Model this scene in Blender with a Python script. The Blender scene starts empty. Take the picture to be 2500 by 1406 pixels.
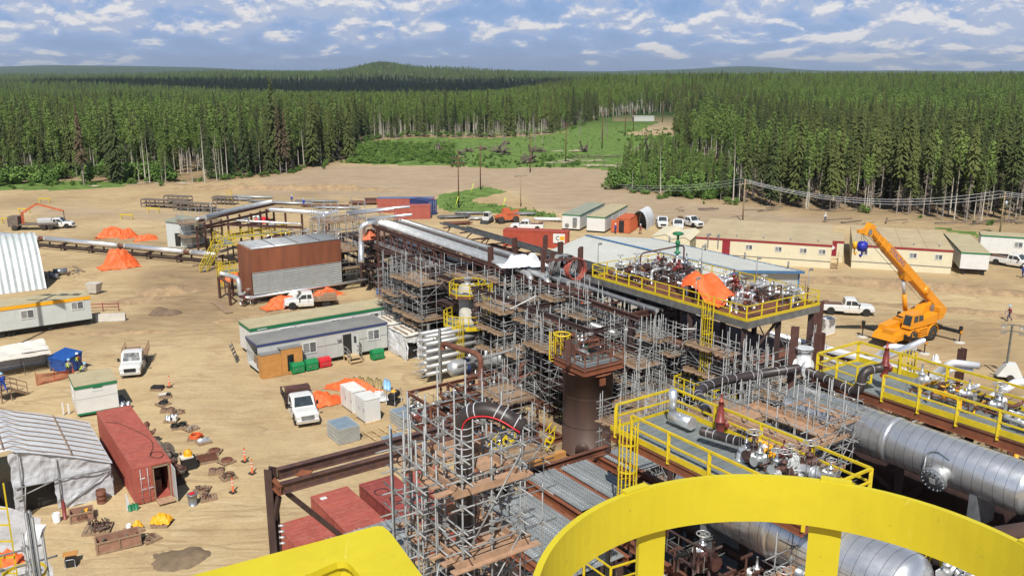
import bpy,math,random
from mathutils import Vector,Matrix,noise
R=math.radians
rnd=random.Random(7)
C=bpy.context.scene.collection
SC=bpy.context.scene
F,PIT,H=2150.0,R(13.92),28.0
CP,SP=math.cos(PIT),math.sin(PIT)
cam=bpy.data.cameras.new('camera');camo=bpy.data.objects.new('camera',cam);C.objects.link(camo)
cam.sensor_width=36;cam.lens=36*F/2500;cam.clip_end=60000;cam.clip_start=0.05
camo.location=(0,0,H);camo.rotation_euler=(math.pi/2-PIT,0,0)
SC.camera=camo
SUN_EL,SUN_AZ=R(52),R(-3)
sl=bpy.data.lights.new('sun','SUN');so=bpy.data.objects.new('sun',sl);C.objects.link(so)
sl.energy=4.6;sl.angle=R(0.53);sl.color=(1,.955,.88)
so.rotation_euler=(math.pi/2-SUN_EL,0,SUN_AZ)
SC.view_settings.view_transform='Standard';SC.view_settings.look='None'
SC.view_settings.exposure=0.25;SC.view_settings.gamma=1
SC.cycles.max_bounces=5;SC.cycles.diffuse_bounces=2;SC.cycles.glossy_bounces=2
SC.cycles.transmission_bounces=3;SC.cycles.transparent_max_bounces=6;SC.cycles.volume_bounces=0
SC.cycles.use_adaptive_sampling=True;SC.cycles.adaptive_threshold=0.02
def nn(nt,typ,**kw):
	n=nt.nodes.new(typ)
	for k,v in kw.items():
		if k in('op',):n.operation=v
		else:setattr(n,k,v)
	return n
def lk(nt,a,b):nt.links.new(a,b)
def math_n(nt,op,a,b=None,clamp=False):
	n=nt.nodes.new('ShaderNodeMath');n.operation=op;n.use_clamp=clamp
	for i,x in enumerate((a,b)):
		if x is None:continue
		if isinstance(x,(int,float)):n.inputs[i].default_value=x
		else:nt.links.new(x,n.inputs[i])
	return n.outputs[0]
def mix_n(nt,fac,a,b,blend='MIX'):
	n=nt.nodes.new('ShaderNodeMix');n.data_type='RGBA';n.blend_type=blend
	for s,x in((n.inputs[0],fac),(n.inputs[6],a),(n.inputs[7],b)):
		if isinstance(x,(int,float)):s.default_value=x
		elif isinstance(x,tuple):s.default_value=(*x[:3],1)
		else:nt.links.new(x,s)
	return n.outputs[2]
def ramp_n(nt,fac,stops):
	n=nt.nodes.new('ShaderNodeValToRGB');nt.links.new(fac,n.inputs[0])
	el=n.color_ramp.elements
	while len(el)<len(stops):el.new(0.5)
	for e,(p,c)in zip(el,stops):
		e.position=p;e.color=(c,c,c,1)if isinstance(c,(int,float))else(*c,1)
	return n.outputs[0]
def noise_n(nt,vec,scale,detail=4,rough=.55,dist=0):
	n=nt.nodes.new('ShaderNodeTexNoise');n.inputs['Scale'].default_value=scale
	n.inputs['Detail'].default_value=detail;n.inputs['Roughness'].default_value=rough
	n.inputs['Distortion'].default_value=dist
	if vec is not None:nt.links.new(vec,n.inputs['Vector'])
	return n.outputs[0]
W=bpy.data.worlds.new('World');SC.world=W;W.use_nodes=True
def build_world():
	nt=W.node_tree;nt.nodes.clear()
	sky=nt.nodes.new('ShaderNodeTexSky');sky.sky_type='NISHITA';sky.sun_disc=False
	sky.sun_elevation=SUN_EL;sky.sun_rotation=math.pi-SUN_AZ;sky.altitude=300
	sky.air_density=1.0;sky.dust_density=0.6;sky.ozone_density=2.5
	tc=nt.nodes.new('ShaderNodeTexCoord');sep=nt.nodes.new('ShaderNodeSeparateXYZ')
	lk(nt,tc.outputs['Generated'],sep.inputs[0])
	x,y,z=sep.outputs
	az=math_n(nt,'ARCTAN2',x,y)
	def layer(dz,k,sx,sy,seed,thr,fl):
		el=math_n(nt,'LOGARITHM',math_n(nt,'MAXIMUM',math_n(nt,'ADD',math_n(nt,'ADD',z,dz),.030),.004),2.718)
		cb=nt.nodes.new('ShaderNodeCombineXYZ');lk(nt,math_n(nt,'MULTIPLY',az,sx),cb.inputs[0]);lk(nt,math_n(nt,'MULTIPLY',el,sy),cb.inputs[1]);cb.inputs[2].default_value=seed
		n=noise_n(nt,cb.outputs[0],k,10,.62,.25)
		vo=nt.nodes.new('ShaderNodeTexVoronoi');vo.feature='SMOOTH_F1';vo.inputs['Scale'].default_value=k*1.15;vo.inputs['Smoothness'].default_value=.7;lk(nt,cb.outputs[0],vo.inputs['Vector'])
		return math_n(nt,'SUBTRACT',math_n(nt,'ADD',n,thr),math_n(nt,'MULTIPLY',vo.outputs['Distance'],fl))
	cc=nt.nodes.new('ShaderNodeCombineXYZ');lk(nt,math_n(nt,'MULTIPLY',az,2.4),cc.inputs[0]);lk(nt,math_n(nt,'MULTIPLY',z,14),cc.inputs[1]);cc.inputs[2].default_value=4.2
	big=math_n(nt,'MULTIPLY',math_n(nt,'SUBTRACT',noise_n(nt,cc.outputs[0],1.3,3,.5),.5),.55)
	side=math_n(nt,'MULTIPLY',math_n(nt,'ABSOLUTE',math_n(nt,'ADD',az,.06)),.30)
	low=math_n(nt,'MULTIPLY',math_n(nt,'SUBTRACT',1.0,math_n(nt,'MULTIPLY',z,34,True),True),.17)
	def field(dz):
		s=layer(dz,1.9,11.0,1.9,2.7,.125,.36)
		return math_n(nt,'SUBTRACT',math_n(nt,'ADD',s,math_n(nt,'ADD',big,side)),low)
	d0,d1=field(0.0),field(0.006)
	mask=ramp_n(nt,d0,[(.46,0),(.56,1)])
	thin=ramp_n(nt,d0,[(.30,0),(.50,.8)])
	top=ramp_n(nt,math_n(nt,'ADD',math_n(nt,'MULTIPLY',math_n(nt,'SUBTRACT',d0,d1),4.2),.34),[(.32,0),(.78,1)])
	lit=mix_n(nt,top,(5.6,6.5,8.6),(11.6,11.0,10.4))
	skyc=mix_n(nt,.62,sky.outputs[0],(1.5,3.5,8.6))
	hz=math_n(nt,'SUBTRACT',1.0,math_n(nt,'MULTIPLY',z,20,True),True)
	skyc=mix_n(nt,math_n(nt,'MULTIPLY',hz,.45),skyc,(4.0,5.7,9.2))
	veil=mix_n(nt,thin,skyc,(4.3,5.9,9.2))
	allc=mix_n(nt,math_n(nt,'MULTIPLY',mask,.80),veil,lit)
	up=math_n(nt,'MULTIPLY',math_n(nt,'SUBTRACT',z,.15),4,True)
	allc=mix_n(nt,up,allc,sky.outputs[0])
	bg=nt.nodes.new('ShaderNodeBackground');bg.inputs[1].default_value=.072
	out=nt.nodes.new('ShaderNodeOutputWorld')
	lk(nt,allc,bg.inputs[0]);lk(nt,bg.outputs[0],out.inputs[0])
build_world()
def P(u,v,z=0.0):
	x,y=u-1250,v-703
	t=(H-z)/(F*SP+y*CP)
	return Vector((x*t,(F*CP-y*SP)*t,z))
AZ=R(34.7);CA,SA=math.cos(AZ),math.sin(AZ)
def G(p,q,z=0.0):return Vector((p*CA-q*SA,p*SA+q*CA,z))
def S(u,v,z=0.0):
	w=P(u,v,z);return(w.x*CA+w.y*SA,-w.x*SA+w.y*CA)
def zat(v,Y):
	y=v-703;return H-Y*(F*SP+y*CP)/(F*CP-y*SP)
M={}
def mat(name,col,rough=.6,metal=0.0,var=.18,scale=1.2,bump=0.0,bscale=20,dirt=0.0,dirtcol=(.30,.22,.13),spec=.5,col2=None,streak=False,alpha=1.0):
	m=bpy.data.materials.new(name);m.use_nodes=True;nt=m.node_tree
	b=nt.nodes['Principled BSDF'];tc=nt.nodes.new('ShaderNodeTexCoord')
	vec=tc.outputs['Object']
	if streak:
		mp=nt.nodes.new('ShaderNodeMapping');mp.inputs['Scale'].default_value=(1,1,.12)
		lk(nt,vec,mp.inputs[0]);svec=mp.outputs[0]
	else:svec=vec
	n1=noise_n(nt,svec,scale,5,.6)
	lo=tuple(c*(1-var)for c in col);hi=tuple(min(1,c*(1+var))for c in col)
	if col2 is not None:lo=col2
	c=mix_n(nt,ramp_n(nt,n1,[(.33,0),(.68,1)]),lo,hi)
	if dirt>0:
		n2=noise_n(nt,svec,scale*2.7,6,.65,.4)
		c=mix_n(nt,math_n(nt,'MULTIPLY',ramp_n(nt,n2,[(.45,0),(.7,1)]),dirt),c,dirtcol)
	lk(nt,c,b.inputs['Base Color'])
	b.inputs['Metallic'].default_value=metal
	rr=math_n(nt,'ADD',math_n(nt,'MULTIPLY',n1,.25),rough-.12,True);lk(nt,rr,b.inputs['Roughness'])
	b.inputs['Specular IOR Level'].default_value=spec
	if bump>0:
		bp=nt.nodes.new('ShaderNodeBump');bp.inputs['Strength'].default_value=1;bp.inputs['Distance'].default_value=bump
		lk(nt,noise_n(nt,vec,bscale,4),bp.inputs['Height']);lk(nt,bp.outputs[0],b.inputs['Normal'])
	if alpha<1:b.inputs['Alpha'].default_value=alpha
	M[name]=m;return m
mat('galv',(.27,.275,.27),.5,.25,.25,3,dirt=.3,dirtcol=(.16,.14,.11))
mat('galvdark',(.20,.20,.19),.55,.5,.25,2)
mat('decking',(.42,.45,.45),.42,.6,.16,.7,dirt=.25,dirtcol=(.26,.25,.22))
mat('clad',(.84,.85,.86),.34,.78,.06,2,bump=.004,bscale=4)
mat('claddull',(.60,.61,.60),.42,.6,.12,1.5,bump=.004,bscale=3,dirt=.2,dirtcol=(.35,.33,.3))
mat('corr',(.50,.54,.53),.5,.15,.1,.6,dirt=.12,dirtcol=(.4,.42,.4))
mat('rust',(.155,.058,.032),.72,0,.3,.7,dirt=.5,dirtcol=(.07,.03,.022),streak=True)
mat('rustwarm',(.23,.075,.032),.75,0,.28,.6,dirt=.5,dirtcol=(.12,.045,.03),streak=True)
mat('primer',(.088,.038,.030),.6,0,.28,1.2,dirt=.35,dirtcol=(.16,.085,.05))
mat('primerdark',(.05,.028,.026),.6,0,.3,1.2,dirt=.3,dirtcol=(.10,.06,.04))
mat('beam',(.090,.050,.045),.5,.0,.3,1.5,dirt=.5,dirtcol=(.24,.10,.035))
mat('siloshell',(.082,.050,.040),.6,.15,.25,.5,dirt=.45,dirtcol=(.13,.070,.045),streak=True)
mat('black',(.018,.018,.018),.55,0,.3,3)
mat('blackpipe',(.035,.028,.027),.45,0,.3,3,dirt=.3,dirtcol=(.10,.05,.03))
mat('rubber',(.022,.021,.020),.85,0,.3,4,dirt=.5,dirtcol=(.20,.15,.10))
mat('yellow',(.62,.46,.012),.42,0,.14,2,dirt=.25,dirtcol=(.34,.25,.04))
mat('yellownear',(.60,.50,.018),.5,0,.07,2.5,bump=.00015,bscale=160,dirt=.5,dirtcol=(.48,.38,.018))
mat('wood',(.27,.18,.11),.8,0,.22,4,dirt=.35,dirtcol=(.36,.28,.19))
mat('woodnew',(.38,.235,.145),.78,0,.2,4,dirt=.25,dirtcol=(.27,.18,.12))
mat('plywood',(.50,.24,.065),.75,0,.15,2,dirt=.3,dirtcol=(.33,.14,.04))
mat('timber',(.50,.36,.19),.8,0,.2,4)
mat('orange',(.78,.13,.028),.6,0,.2,3,bump=.08,bscale=2.4)
mat('orangered',(.50,.12,.045),.6,0,.2,3,bump=.02,bscale=4)
mat('crane',(.74,.28,.010),.35,0,.07,1.5,dirt=.08,dirtcol=(.5,.25,.06))
mat('white',(.66,.66,.63),.5,0,.05,1.2,dirt=.10,dirtcol=(.50,.46,.38))
mat('whitedirty',(.74,.74,.70),.5,0,.08,1.2,dirt=.55,dirtcol=(.50,.38,.24),streak=True)
mat('truckwhite',(.66,.66,.64),.28,0,.03,2,dirt=.12,dirtcol=(.48,.40,.28))
mat('truckdirty',(.66,.60,.50),.45,0,.1,2,dirt=.6,dirtcol=(.42,.31,.19))
mat('tarpwhite',(.64,.65,.66),.45,0,.08,1.5,bump=.05,bscale=2.2)
mat('tarpgrey',(.50,.51,.53),.45,0,.12,1.5,bump=.06,bscale=2.0)
mat('tarpcream',(.66,.63,.56),.6,0,.08,1,bump=.02,bscale=2)
mat('beige',(.66,.60,.42),.6,0,.04,1)
mat('beigeroof',(.44,.35,.21),.8,0,.12,.4,dirt=.3,dirtcol=(.40,.33,.2))
mat('tanroof',(.42,.36,.22),.85,0,.1,.8,dirt=.3,dirtcol=(.34,.28,.18))
mat('greyroof',(.20,.20,.19),.8,0,.12,.8,dirt=.3,dirtcol=(.26,.24,.2))
mat('greenroof',(.27,.29,.22),.8,0,.12,.8)
mat('greywall',(.47,.48,.46),.6,0,.05,.8,dirt=.15,dirtcol=(.5,.45,.36))
mat('palewall',(.52,.55,.52),.55,0,.05,.8)
mat('blueroof',(.47,.48,.44),.6,.0,.05,.5)
mat('bluetrim',(.06,.17,.34),.5,0,.1,1)
mat('navy',(.03,.05,.16),.5,0,.1,1)
mat('green',(.015,.17,.07),.5,0,.12,1)
mat('greenbox',(.01,.22,.07),.45,0,.15,2)
mat('redbox',(.58,.02,.03),.45,0,.15,2)
mat('maroon',(.26,.02,.03),.5,0,.1,1)
mat('amber',(.80,.38,.01),.5,0,.08,1)
mat('container',(.36,.085,.06),.6,0,.12,1.0,dirt=.45,dirtcol=(.46,.20,.14))
mat('containerdk',(.26,.055,.045),.6,0,.15,1.0,dirt=.4,dirtcol=(.36,.13,.09))
mat('containerred',(.36,.06,.032),.55,0,.15,1.0,dirt=.35,dirtcol=(.36,.1,.06))
mat('blue',(.012,.075,.30),.5,0,.15,1.5)
mat('royal',(.02,.03,.35),.45,0,.15,1.5)
mat('valvered',(.20,.035,.03),.45,0,.2,6)
mat('glass',(.035,.045,.05),.12,0,.3,2,spec=.8)
mat('winglass',(.10,.11,.12),.15,0,.4,3,spec=.8)
mat('insul',(.42,.40,.34),.7,0,.15,2,bump=.02,bscale=5)
mat('plastic',(.62,.63,.62),.25,0,.3,4,bump=.05,bscale=7)
mat('steelgrey',(.30,.32,.34),.4,.6,.2,2)
mat('grating',(.24,.27,.27),.6,.4,.15,1.0,bump=.02,bscale=60)
mat('rustbits',(.16,.085,.055),.7,.2,.5,5,dirt=.5,dirtcol=(.32,.24,.17))
mat('hivis',(.62,.80,.04),.6,0,.1,6)
mat('skin',(.45,.25,.17),.6,0,.05,8)
mat('denim',(.03,.05,.13),.8,0,.2,8)
mat('darkcloth',(.03,.03,.035),.85,0,.2,8)
mat('greycloth',(.25,.26,.27),.85,0,.2,8)
mat('coverall',(.02,.06,.36),.8,0,.2,8)
mat('redcloth',(.22,.05,.06),.8,0,.2,8)
mat('hatblue',(.25,.50,.80),.4,0,.05,8)
mat('hatwhite',(.80,.82,.85),.4,0,.05,8)
mat('bark',(.13,.10,.08),.9,0,.3,2)
mat('barkgrey',(.20,.17,.14),.9,0,.3,2)
mat('birch',(.36,.33,.27),.8,0,.25,1.5,dirt=.3,dirtcol=(.15,.13,.11))
mat('polebrown',(.13,.055,.035),.8,0,.3,2)
mat('polewood',(.30,.22,.13),.85,0,.2,2)
mat('debris',(.15,.12,.095),.9,0,.4,3)
mat('logs',(.46,.38,.29),.85,0,.3,2)
mat('concrete',(.50,.47,.41),.85,0,.1,2)
mat('mudpile',(.16,.11,.07),.9,0,.25,1.5,bump=.05,bscale=4)
mat('cablered',(.42,.10,.07),.5,0,.5,14)
def leafmat(name,a,b,sc=.35):
	m=bpy.data.materials.new(name);m.use_nodes=True;nt=m.node_tree
	bs=nt.nodes['Principled BSDF'];oi=nt.nodes.new('ShaderNodeObjectInfo');geo=nt.nodes.new('ShaderNodeNewGeometry')
	tc=nt.nodes.new('ShaderNodeTexCoord')
	n1=noise_n(nt,geo.outputs['Position'],sc,3)
	n2=noise_n(nt,geo.outputs['Position'],.02,2)
	f=math_n(nt,'ADD',math_n(nt,'MULTIPLY',oi.outputs['Random'],.5),math_n(nt,'MULTIPLY',n1,.5))
	f=math_n(nt,'ADD',f,math_n(nt,'MULTIPLY',math_n(nt,'SUBTRACT',n2,.5),1.5),True)
	lk(nt,mix_n(nt,f,a,b),bs.inputs['Base Color']);bs.inputs['Roughness'].default_value=.75
	bs.inputs['Specular IOR Level'].default_value=.2
	M[name]=m;return m
leafmat('needles',(.026,.045,.017),(.118,.138,.038))
leafmat('needlesbrown',(.080,.066,.036),(.12,.085,.05))
leafmat('leaves',(.085,.14,.028),(.175,.25,.06))
leafmat('shrubs',(.055,.115,.020),(.160,.250,.055))
leafmat('grassmat',(.090,.190,.018),(.180,.330,.045))
class MB:
	def __init__(s):s.v=[];s.f=[];s.sm=[]
	def face(s,*ids,smooth=False):s.f.append(ids);s.sm.append(smooth)
	def add(s,vs,fs,smooth=False):
		o=len(s.v);s.v.extend(vs)
		for f in fs:s.f.append(tuple(i+o for i in f));s.sm.append(smooth)
		return s
	def box(s,x0,y0,z0,x1,y1,z1):
		return s.add([(x0,y0,z0),(x1,y0,z0),(x1,y1,z0),(x0,y1,z0),(x0,y0,z1),(x1,y0,z1),(x1,y1,z1),(x0,y1,z1)],[(0,3,2,1),(4,5,6,7),(0,1,5,4),(1,2,6,5),(2,3,7,6),(3,0,4,7)])
	def hexa(s,pts):
		return s.add([tuple(p)for p in pts],[(0,3,2,1),(4,5,6,7),(0,1,5,4),(1,2,6,5),(2,3,7,6),(3,0,4,7)])
	def obox(s,c,sx,sy,sz,rz=0,rx=0,ry=0):
		m=Matrix.Translation(c)@Matrix.Rotation(rz,4,'Z')@Matrix.Rotation(ry,4,'Y')@Matrix.Rotation(rx,4,'X')
		pts=[m@Vector((a*sx/2,b*sy/2,e*sz/2))for e in(-1,1)for a,b in((-1,-1),(1,-1),(1,1),(-1,1))]
		return s.hexa(pts)
	def bar(s,a,b,w,h=None,up=(0,0,1)):
		h=h or w;a,b=Vector(a),Vector(b);d=(b-a)
		if d.length<1e-6:return s
		d.normalize();u=Vector(up)
		if abs(d.dot(u))>.98:u=Vector((CA,SA,0))
		x=d.cross(u).normalized()*(w/2);y=x.cross(d).normalized()*(h/2)
		return s.hexa([a-x-y,a+x-y,a+x+y,a-x+y,b-x-y,b+x-y,b+x+y,b-x+y])
	def ibeam(s,a,b,w,h,t=.02,up=(0,0,1)):
		a,b=Vector(a),Vector(b);d=(b-a).normalized();u=Vector(up)
		if abs(d.dot(u))>.98:u=Vector((CA,SA,0))
		x=d.cross(u).normalized();y=x.cross(d).normalized()
		s.bar(a+y*(h/2-t/2),b+y*(h/2-t/2),w,t,y)
		s.bar(a-y*(h/2-t/2),b-y*(h/2-t/2),w,t,y)
		s.bar(a,b,t,h-2*t-.002,y);return s
	def tube(s,a,b,r,n=8,r2=None,cap=True):
		a,b=Vector(a),Vector(b);r2=r if r2 is None else r2;d=b-a
		if d.length<1e-6:return s
		d.normalize();u=Vector((0,0,1))if abs(d.z)<.95 else Vector((1,0,0))
		x=d.cross(u).normalized();y=d.cross(x);o=len(s.v)
		for p,rr in((a,r),(b,r2)):
			for i in range(n):
				t=2*math.pi*i/n;s.v.append(tuple(p+x*(math.cos(t)*rr)+y*(math.sin(t)*rr)))
		for i in range(n):
			j=(i+1)%n;s.face(o+i,o+n+i,o+n+j,o+j,smooth=n>4)
		if cap:s.face(*[o+i for i in range(n)]);s.face(*[o+n+n-1-i for i in range(n)])
		return s
	def path(s,pts,r,n=10,bend=None,closed=False,cap=True):
		pts=[Vector(p)for p in pts]
		if bend:
			q=[pts[0]]
			for i in range(1,len(pts)-1):
				a,b,c=pts[i-1],pts[i],pts[i+1]
				d1,d2=(a-b),(c-b);l=min(bend,d1.length*.49,d2.length*.49)
				p1,p2=b+d1.normalized()*l,b+d2.normalized()*l
				for k in range(6):
					t=k/5;q.append(p1*(1-t)**2+b*2*t*(1-t)+p2*t*t)
			q.append(pts[-1]);pts=q
		m=len(pts);o=len(s.v);x=None
		rr=r if isinstance(r,(list,tuple))else[r]*m
		for i,p in enumerate(pts):
			if closed:d=pts[(i+1)%m]-pts[i-1]
			else:d=pts[min(i+1,m-1)]-pts[max(i-1,0)]
			d.normalize()
			if x is None:
				u=Vector((0,0,1))if abs(d.z)<.9 else Vector((1,0,0));x=d.cross(u).normalized()
			else:x=(x-d*x.dot(d)).normalized()
			y=d.cross(x)
			for k in range(n):
				t=2*math.pi*k/n;s.v.append(tuple(p+x*(math.cos(t)*rr[i])+y*(math.sin(t)*rr[i])))
		for i in range(m if closed else m-1):
			i2=(i+1)%m
			for k in range(n):
				k2=(k+1)%n;s.face(o+i*n+k,o+i2*n+k,o+i2*n+k2,o+i*n+k2,smooth=True)
		if cap and not closed:
			s.face(*[o+k for k in range(n)][::-1]);s.face(*[o+(m-1)*n+k for k in range(n)])
		return s
	def lathe(s,prof,o0=(0,0,0),axis=(0,0,1),n=16):
		o0,ax=Vector(o0),Vector(axis).normalized()
		u=Vector((0,0,1))if abs(ax.z)<.95 else Vector((1,0,0))
		x=ax.cross(u).normalized();y=ax.cross(x);o=len(s.v)
		for r,z in prof:
			for k in range(n):
				t=2*math.pi*k/n;s.v.append(tuple(o0+ax*z+x*(math.cos(t)*r)+y*(math.sin(t)*r)))
		for i in range(len(prof)-1):
			for k in range(n):
				k2=(k+1)%n;s.face(o+i*n+k,o+(i+1)*n+k,o+(i+1)*n+k2,o+i*n+k2,smooth=True)
		s.face(*[o+k for k in range(n)][::-1]);e=o+(len(prof)-1)*n;s.face(*[e+k for k in range(n)])
		return s
	def grid(s,fn,nx,ny,smooth=True):
		o=len(s.v)
		for j in range(ny+1):
			for i in range(nx+1):s.v.append(tuple(fn(i/nx,j/ny)))
		for j in range(ny):
			for i in range(nx):
				a=o+j*(nx+1)+i;s.face(a,a+1,a+nx+2,a+nx+1,smooth=smooth)
		return s
	def mesh(s,name,m=None):
		me=bpy.data.meshes.new(name);me.from_pydata([tuple(v)for v in s.v],[],s.f)
		me.polygons.foreach_set('use_smooth',s.sm)
		if m is not None:me.materials.append(M[m]if isinstance(m,str)else m)
		me.update();return me
	def build(s,name,m,parent=None,loc=None,rz=0):
		return put(name,s.mesh(name,m),parent,loc,rz)
def put(name,me,parent=None,loc=None,rz=0):
	o=bpy.data.objects.new(name,me);C.objects.link(o)
	if parent is not None:o.parent=parent
	if loc is not None:o.location=loc
	o.rotation_euler.z=rz
	return o
def tag(o,label=None,cat=None,group=None,kind=None):
	if label:o['label']=label
	if cat:o['category']=cat
	if group:o['group']=group
	if kind:o['kind']=kind
	return o
def thing(name,label,cat,loc=(0,0,0),rz=0,group=None,kind=None):
	o=bpy.data.objects.new(name,None);C.objects.link(o);o.empty_display_size=.2
	o.location=loc;o.rotation_euler.z=rz
	return tag(o,label,cat,group,kind)
def copy_tree(o,loc=None,rz=None,label=None,parent=None,scale=None):
	c=o.copy();C.objects.link(c);c.parent=parent
	if loc is not None:c.location=loc
	if rz is not None:c.rotation_euler.z=rz
	if scale is not None:c.scale=scale if isinstance(scale,tuple)else(scale,)*3
	if label:c['label']=label
	for ch in KIDS.get(o.name,None)or[k for k in o.children]:copy_tree(ch,parent=c)
	return c
KIDS={}
mat('louvre',(.46,.47,.44),.45,.2,.1,1.5)
mat('vesselclad',(.74,.75,.76),.30,.80,.05,1.5,bump=.003,bscale=3,dirt=.15,dirtcol=(.42,.40,.38))
mat('wet',(.19,.135,.08),.7,0,.2,1.5)
mat('dirt',(.34,.235,.13),.95,0,.25,.8,bump=.2,bscale=2,dirt=.4,dirtcol=(.20,.14,.085))
mat('jug',(.30,.24,.10),.6,0,.2,5)
mat('bluegrey',(.24,.31,.37),.5,.2,.15,2)
mat('cladbright',(.88,.89,.90),.35,.35,.05,2)
def scuff(name):
	nt=M[name].node_tree;b=nt.nodes['Principled BSDF'];src=b.inputs['Base Color'].links[0].from_socket;tc=nt.nodes.new('ShaderNodeTexCoord')
	sp=ramp_n(nt,noise_n(nt,tc.outputs['Object'],95,2,.5),[(.70,0),(.74,1)]);mp=nt.nodes.new('ShaderNodeMapping');mp.inputs['Scale'].default_value=(40,4,14);lk(nt,tc.outputs['Object'],mp.inputs[0])
	sc=ramp_n(nt,noise_n(nt,mp.outputs[0],1.5,4,.7,1.5),[(.68,0),(.74,1)])
	c=mix_n(nt,math_n(nt,'MULTIPLY',sp,.25),src,(.22,.15,.04));c=mix_n(nt,math_n(nt,'MULTIPLY',sc,.35),c,(.86,.78,.30));lk(nt,c,b.inputs['Base Color'])
scuff('yellownear')
mat('rustpale',(.30,.155,.10),.8,0,.2,2,dirt=.3,dirtcol=(.36,.25,.17))
def pw(pts):return[tuple(P(u,v)[:2])for u,v in pts]
def inside(poly,x,y):
	c=False;j=len(poly)-1
	for i in range(len(poly)):
		xi,yi=poly[i];xj,yj=poly[j]
		if(yi>y)!=(yj>y)and x<(xj-xi)*(y-yi)/(yj-yi)+xi:c=not c
		j=i
	return c
CLEARPX=[(-1400,462),(0,460),(140,455),(240,452),(420,452),(560,438),(700,425),(790,403),(850,396),(862,384),(880,352),(900,340),(1010,330),(1200,333),(1350,326),(1420,308),(1470,300),(1530,292),(1660,288),(1700,292),(1660,305),(1640,330),(1640,372),(1540,398),(1520,430),(1505,455),(1560,472),(1700,490),(1800,500),(2000,518),(2200,527),(2350,552),(2500,545),(3200,560)]
CLEAR=pw(CLEARPX)+[(500,-200),(-500,-200)]
GREENS=[pw(p)for p in([(860,398),(850,385),(880,345),(1000,325),(1200,328),(1350,322),(1500,330),(1640,330),(1640,372),(1560,392),(1520,418),(1380,412),(1200,408),(1000,404)],[(1075,478),(1110,470),(1180,456),(1235,466),(1160,482),(1160,495),(1250,505),(1330,512),(1375,522),(1375,538),(1300,530),(1180,522),(1100,518),(1070,508)],[(-1400,470),(-1400,445),(0,445),(200,442),(330,448),(180,462),(0,468)],[(1500,290),(1700,290),(1640,330),(1350,330)],[(2300,565),(2500,576),(2700,590),(2700,615),(2460,600),(2400,582)])]
DARKS=[(pw(p),s)for p,s in(([(1420,385),(1660,372),(1660,395),(1540,408),(1400,402)],.9),([(1450,330),(1660,320),(1660,335),(1500,345)],.45),([(830,640),(1060,640),(1300,830),(1060,770),(900,710)],.7),([(1900,490),(2500,545),(2500,590),(2250,560),(1950,530)],.5),([(380,1375),(440,1335),(520,1345),(505,1378),(420,1406)],0),([(0,480),(260,478),(300,500),(0,505)],.45),([(560,472),(760,470),(860,500),(640,505)],.55),([(240,560),(450,600),(420,650),(200,640)],.55),([(350,660),(560,640),(620,760),(330,770)],.7),([(0,800),(600,745),(1060,720),(1060,740),(640,775),(0,835)],.55),([(130,830),(500,780),(600,800),(150,850)],.35),([(2000,660),(2500,680),(2500,720),(2000,690)],.4),([(1950,720),(2100,740),(2500,790),(2500,900),(2100,830)],.5),([(1050,830),(1600,760),(2060,850),(2500,950),(2700,1500),(1000,1500),(1300,1000)],.75))]  # entries under the pipe bridge and modules paint their shade into the ground
PALES=[(pw(p),s)for p,s in(([(600,470),(640,430),(800,402),(1520,412),(1520,462),(1800,505),(2100,535),(2100,545),(1700,560),(1300,505),(1230,462),(1100,470),(1060,490),(900,485)],1.0),([(0,495),(400,520),(480,545),(0,512)],.9),([(280,850),(600,800),(1040,880),(1000,1100),(700,1300),(560,1100),(400,960)],.12))]
BARES=[pw([(1490,293),(1640,291),(1640,303),(1500,303)]),pw([(1515,330),(1560,322),(1620,300),(1640,300),(1640,330),(1560,332)])]
def hill(x,y):
	d=math.hypot(x,y)
	if d<300:return 0.0
	t=min(1,(d-300)/500)
	az=math.atan2(x,y)
	h=t*(noise.noise((x/420,y/420,.3))*4+noise.noise((x/1500,y/1500,4.3))*6-7)
	h+=t*14*max(0,min(1,(az+.02)/.12))*math.exp(-((d-900)/520)**2)
	h-=16*math.exp(-((d-1500)/500)**2)*math.exp(-((az+.12)/.2)**2)
	r=math.exp(-((d-4200)/1300)**2)
	g=lambda c,w,a:a*math.exp(-((az-c)/w)**2)
	h+=r*(g(-.145,.030,34)+g(-.10,.10,40)+g(-.30,.10,22)+g(.02,.06,6))
	f=math.exp(-((d-9500)/2500)**2)
	h+=f*(20+g(.25,.06,42)+g(-.45,.12,52)+g(-.33,.05,16)+6*noise.noise((az*14,0,0)))
	return h
def ground_z(x,y):
	d=math.hypot(x,y);z=hill(x,y)
	if d<330:
		z+=.10*noise.noise((x/9,y/9,0))+.05*noise.noise((x/2.5,y/2.5,2))
	return z
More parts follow.
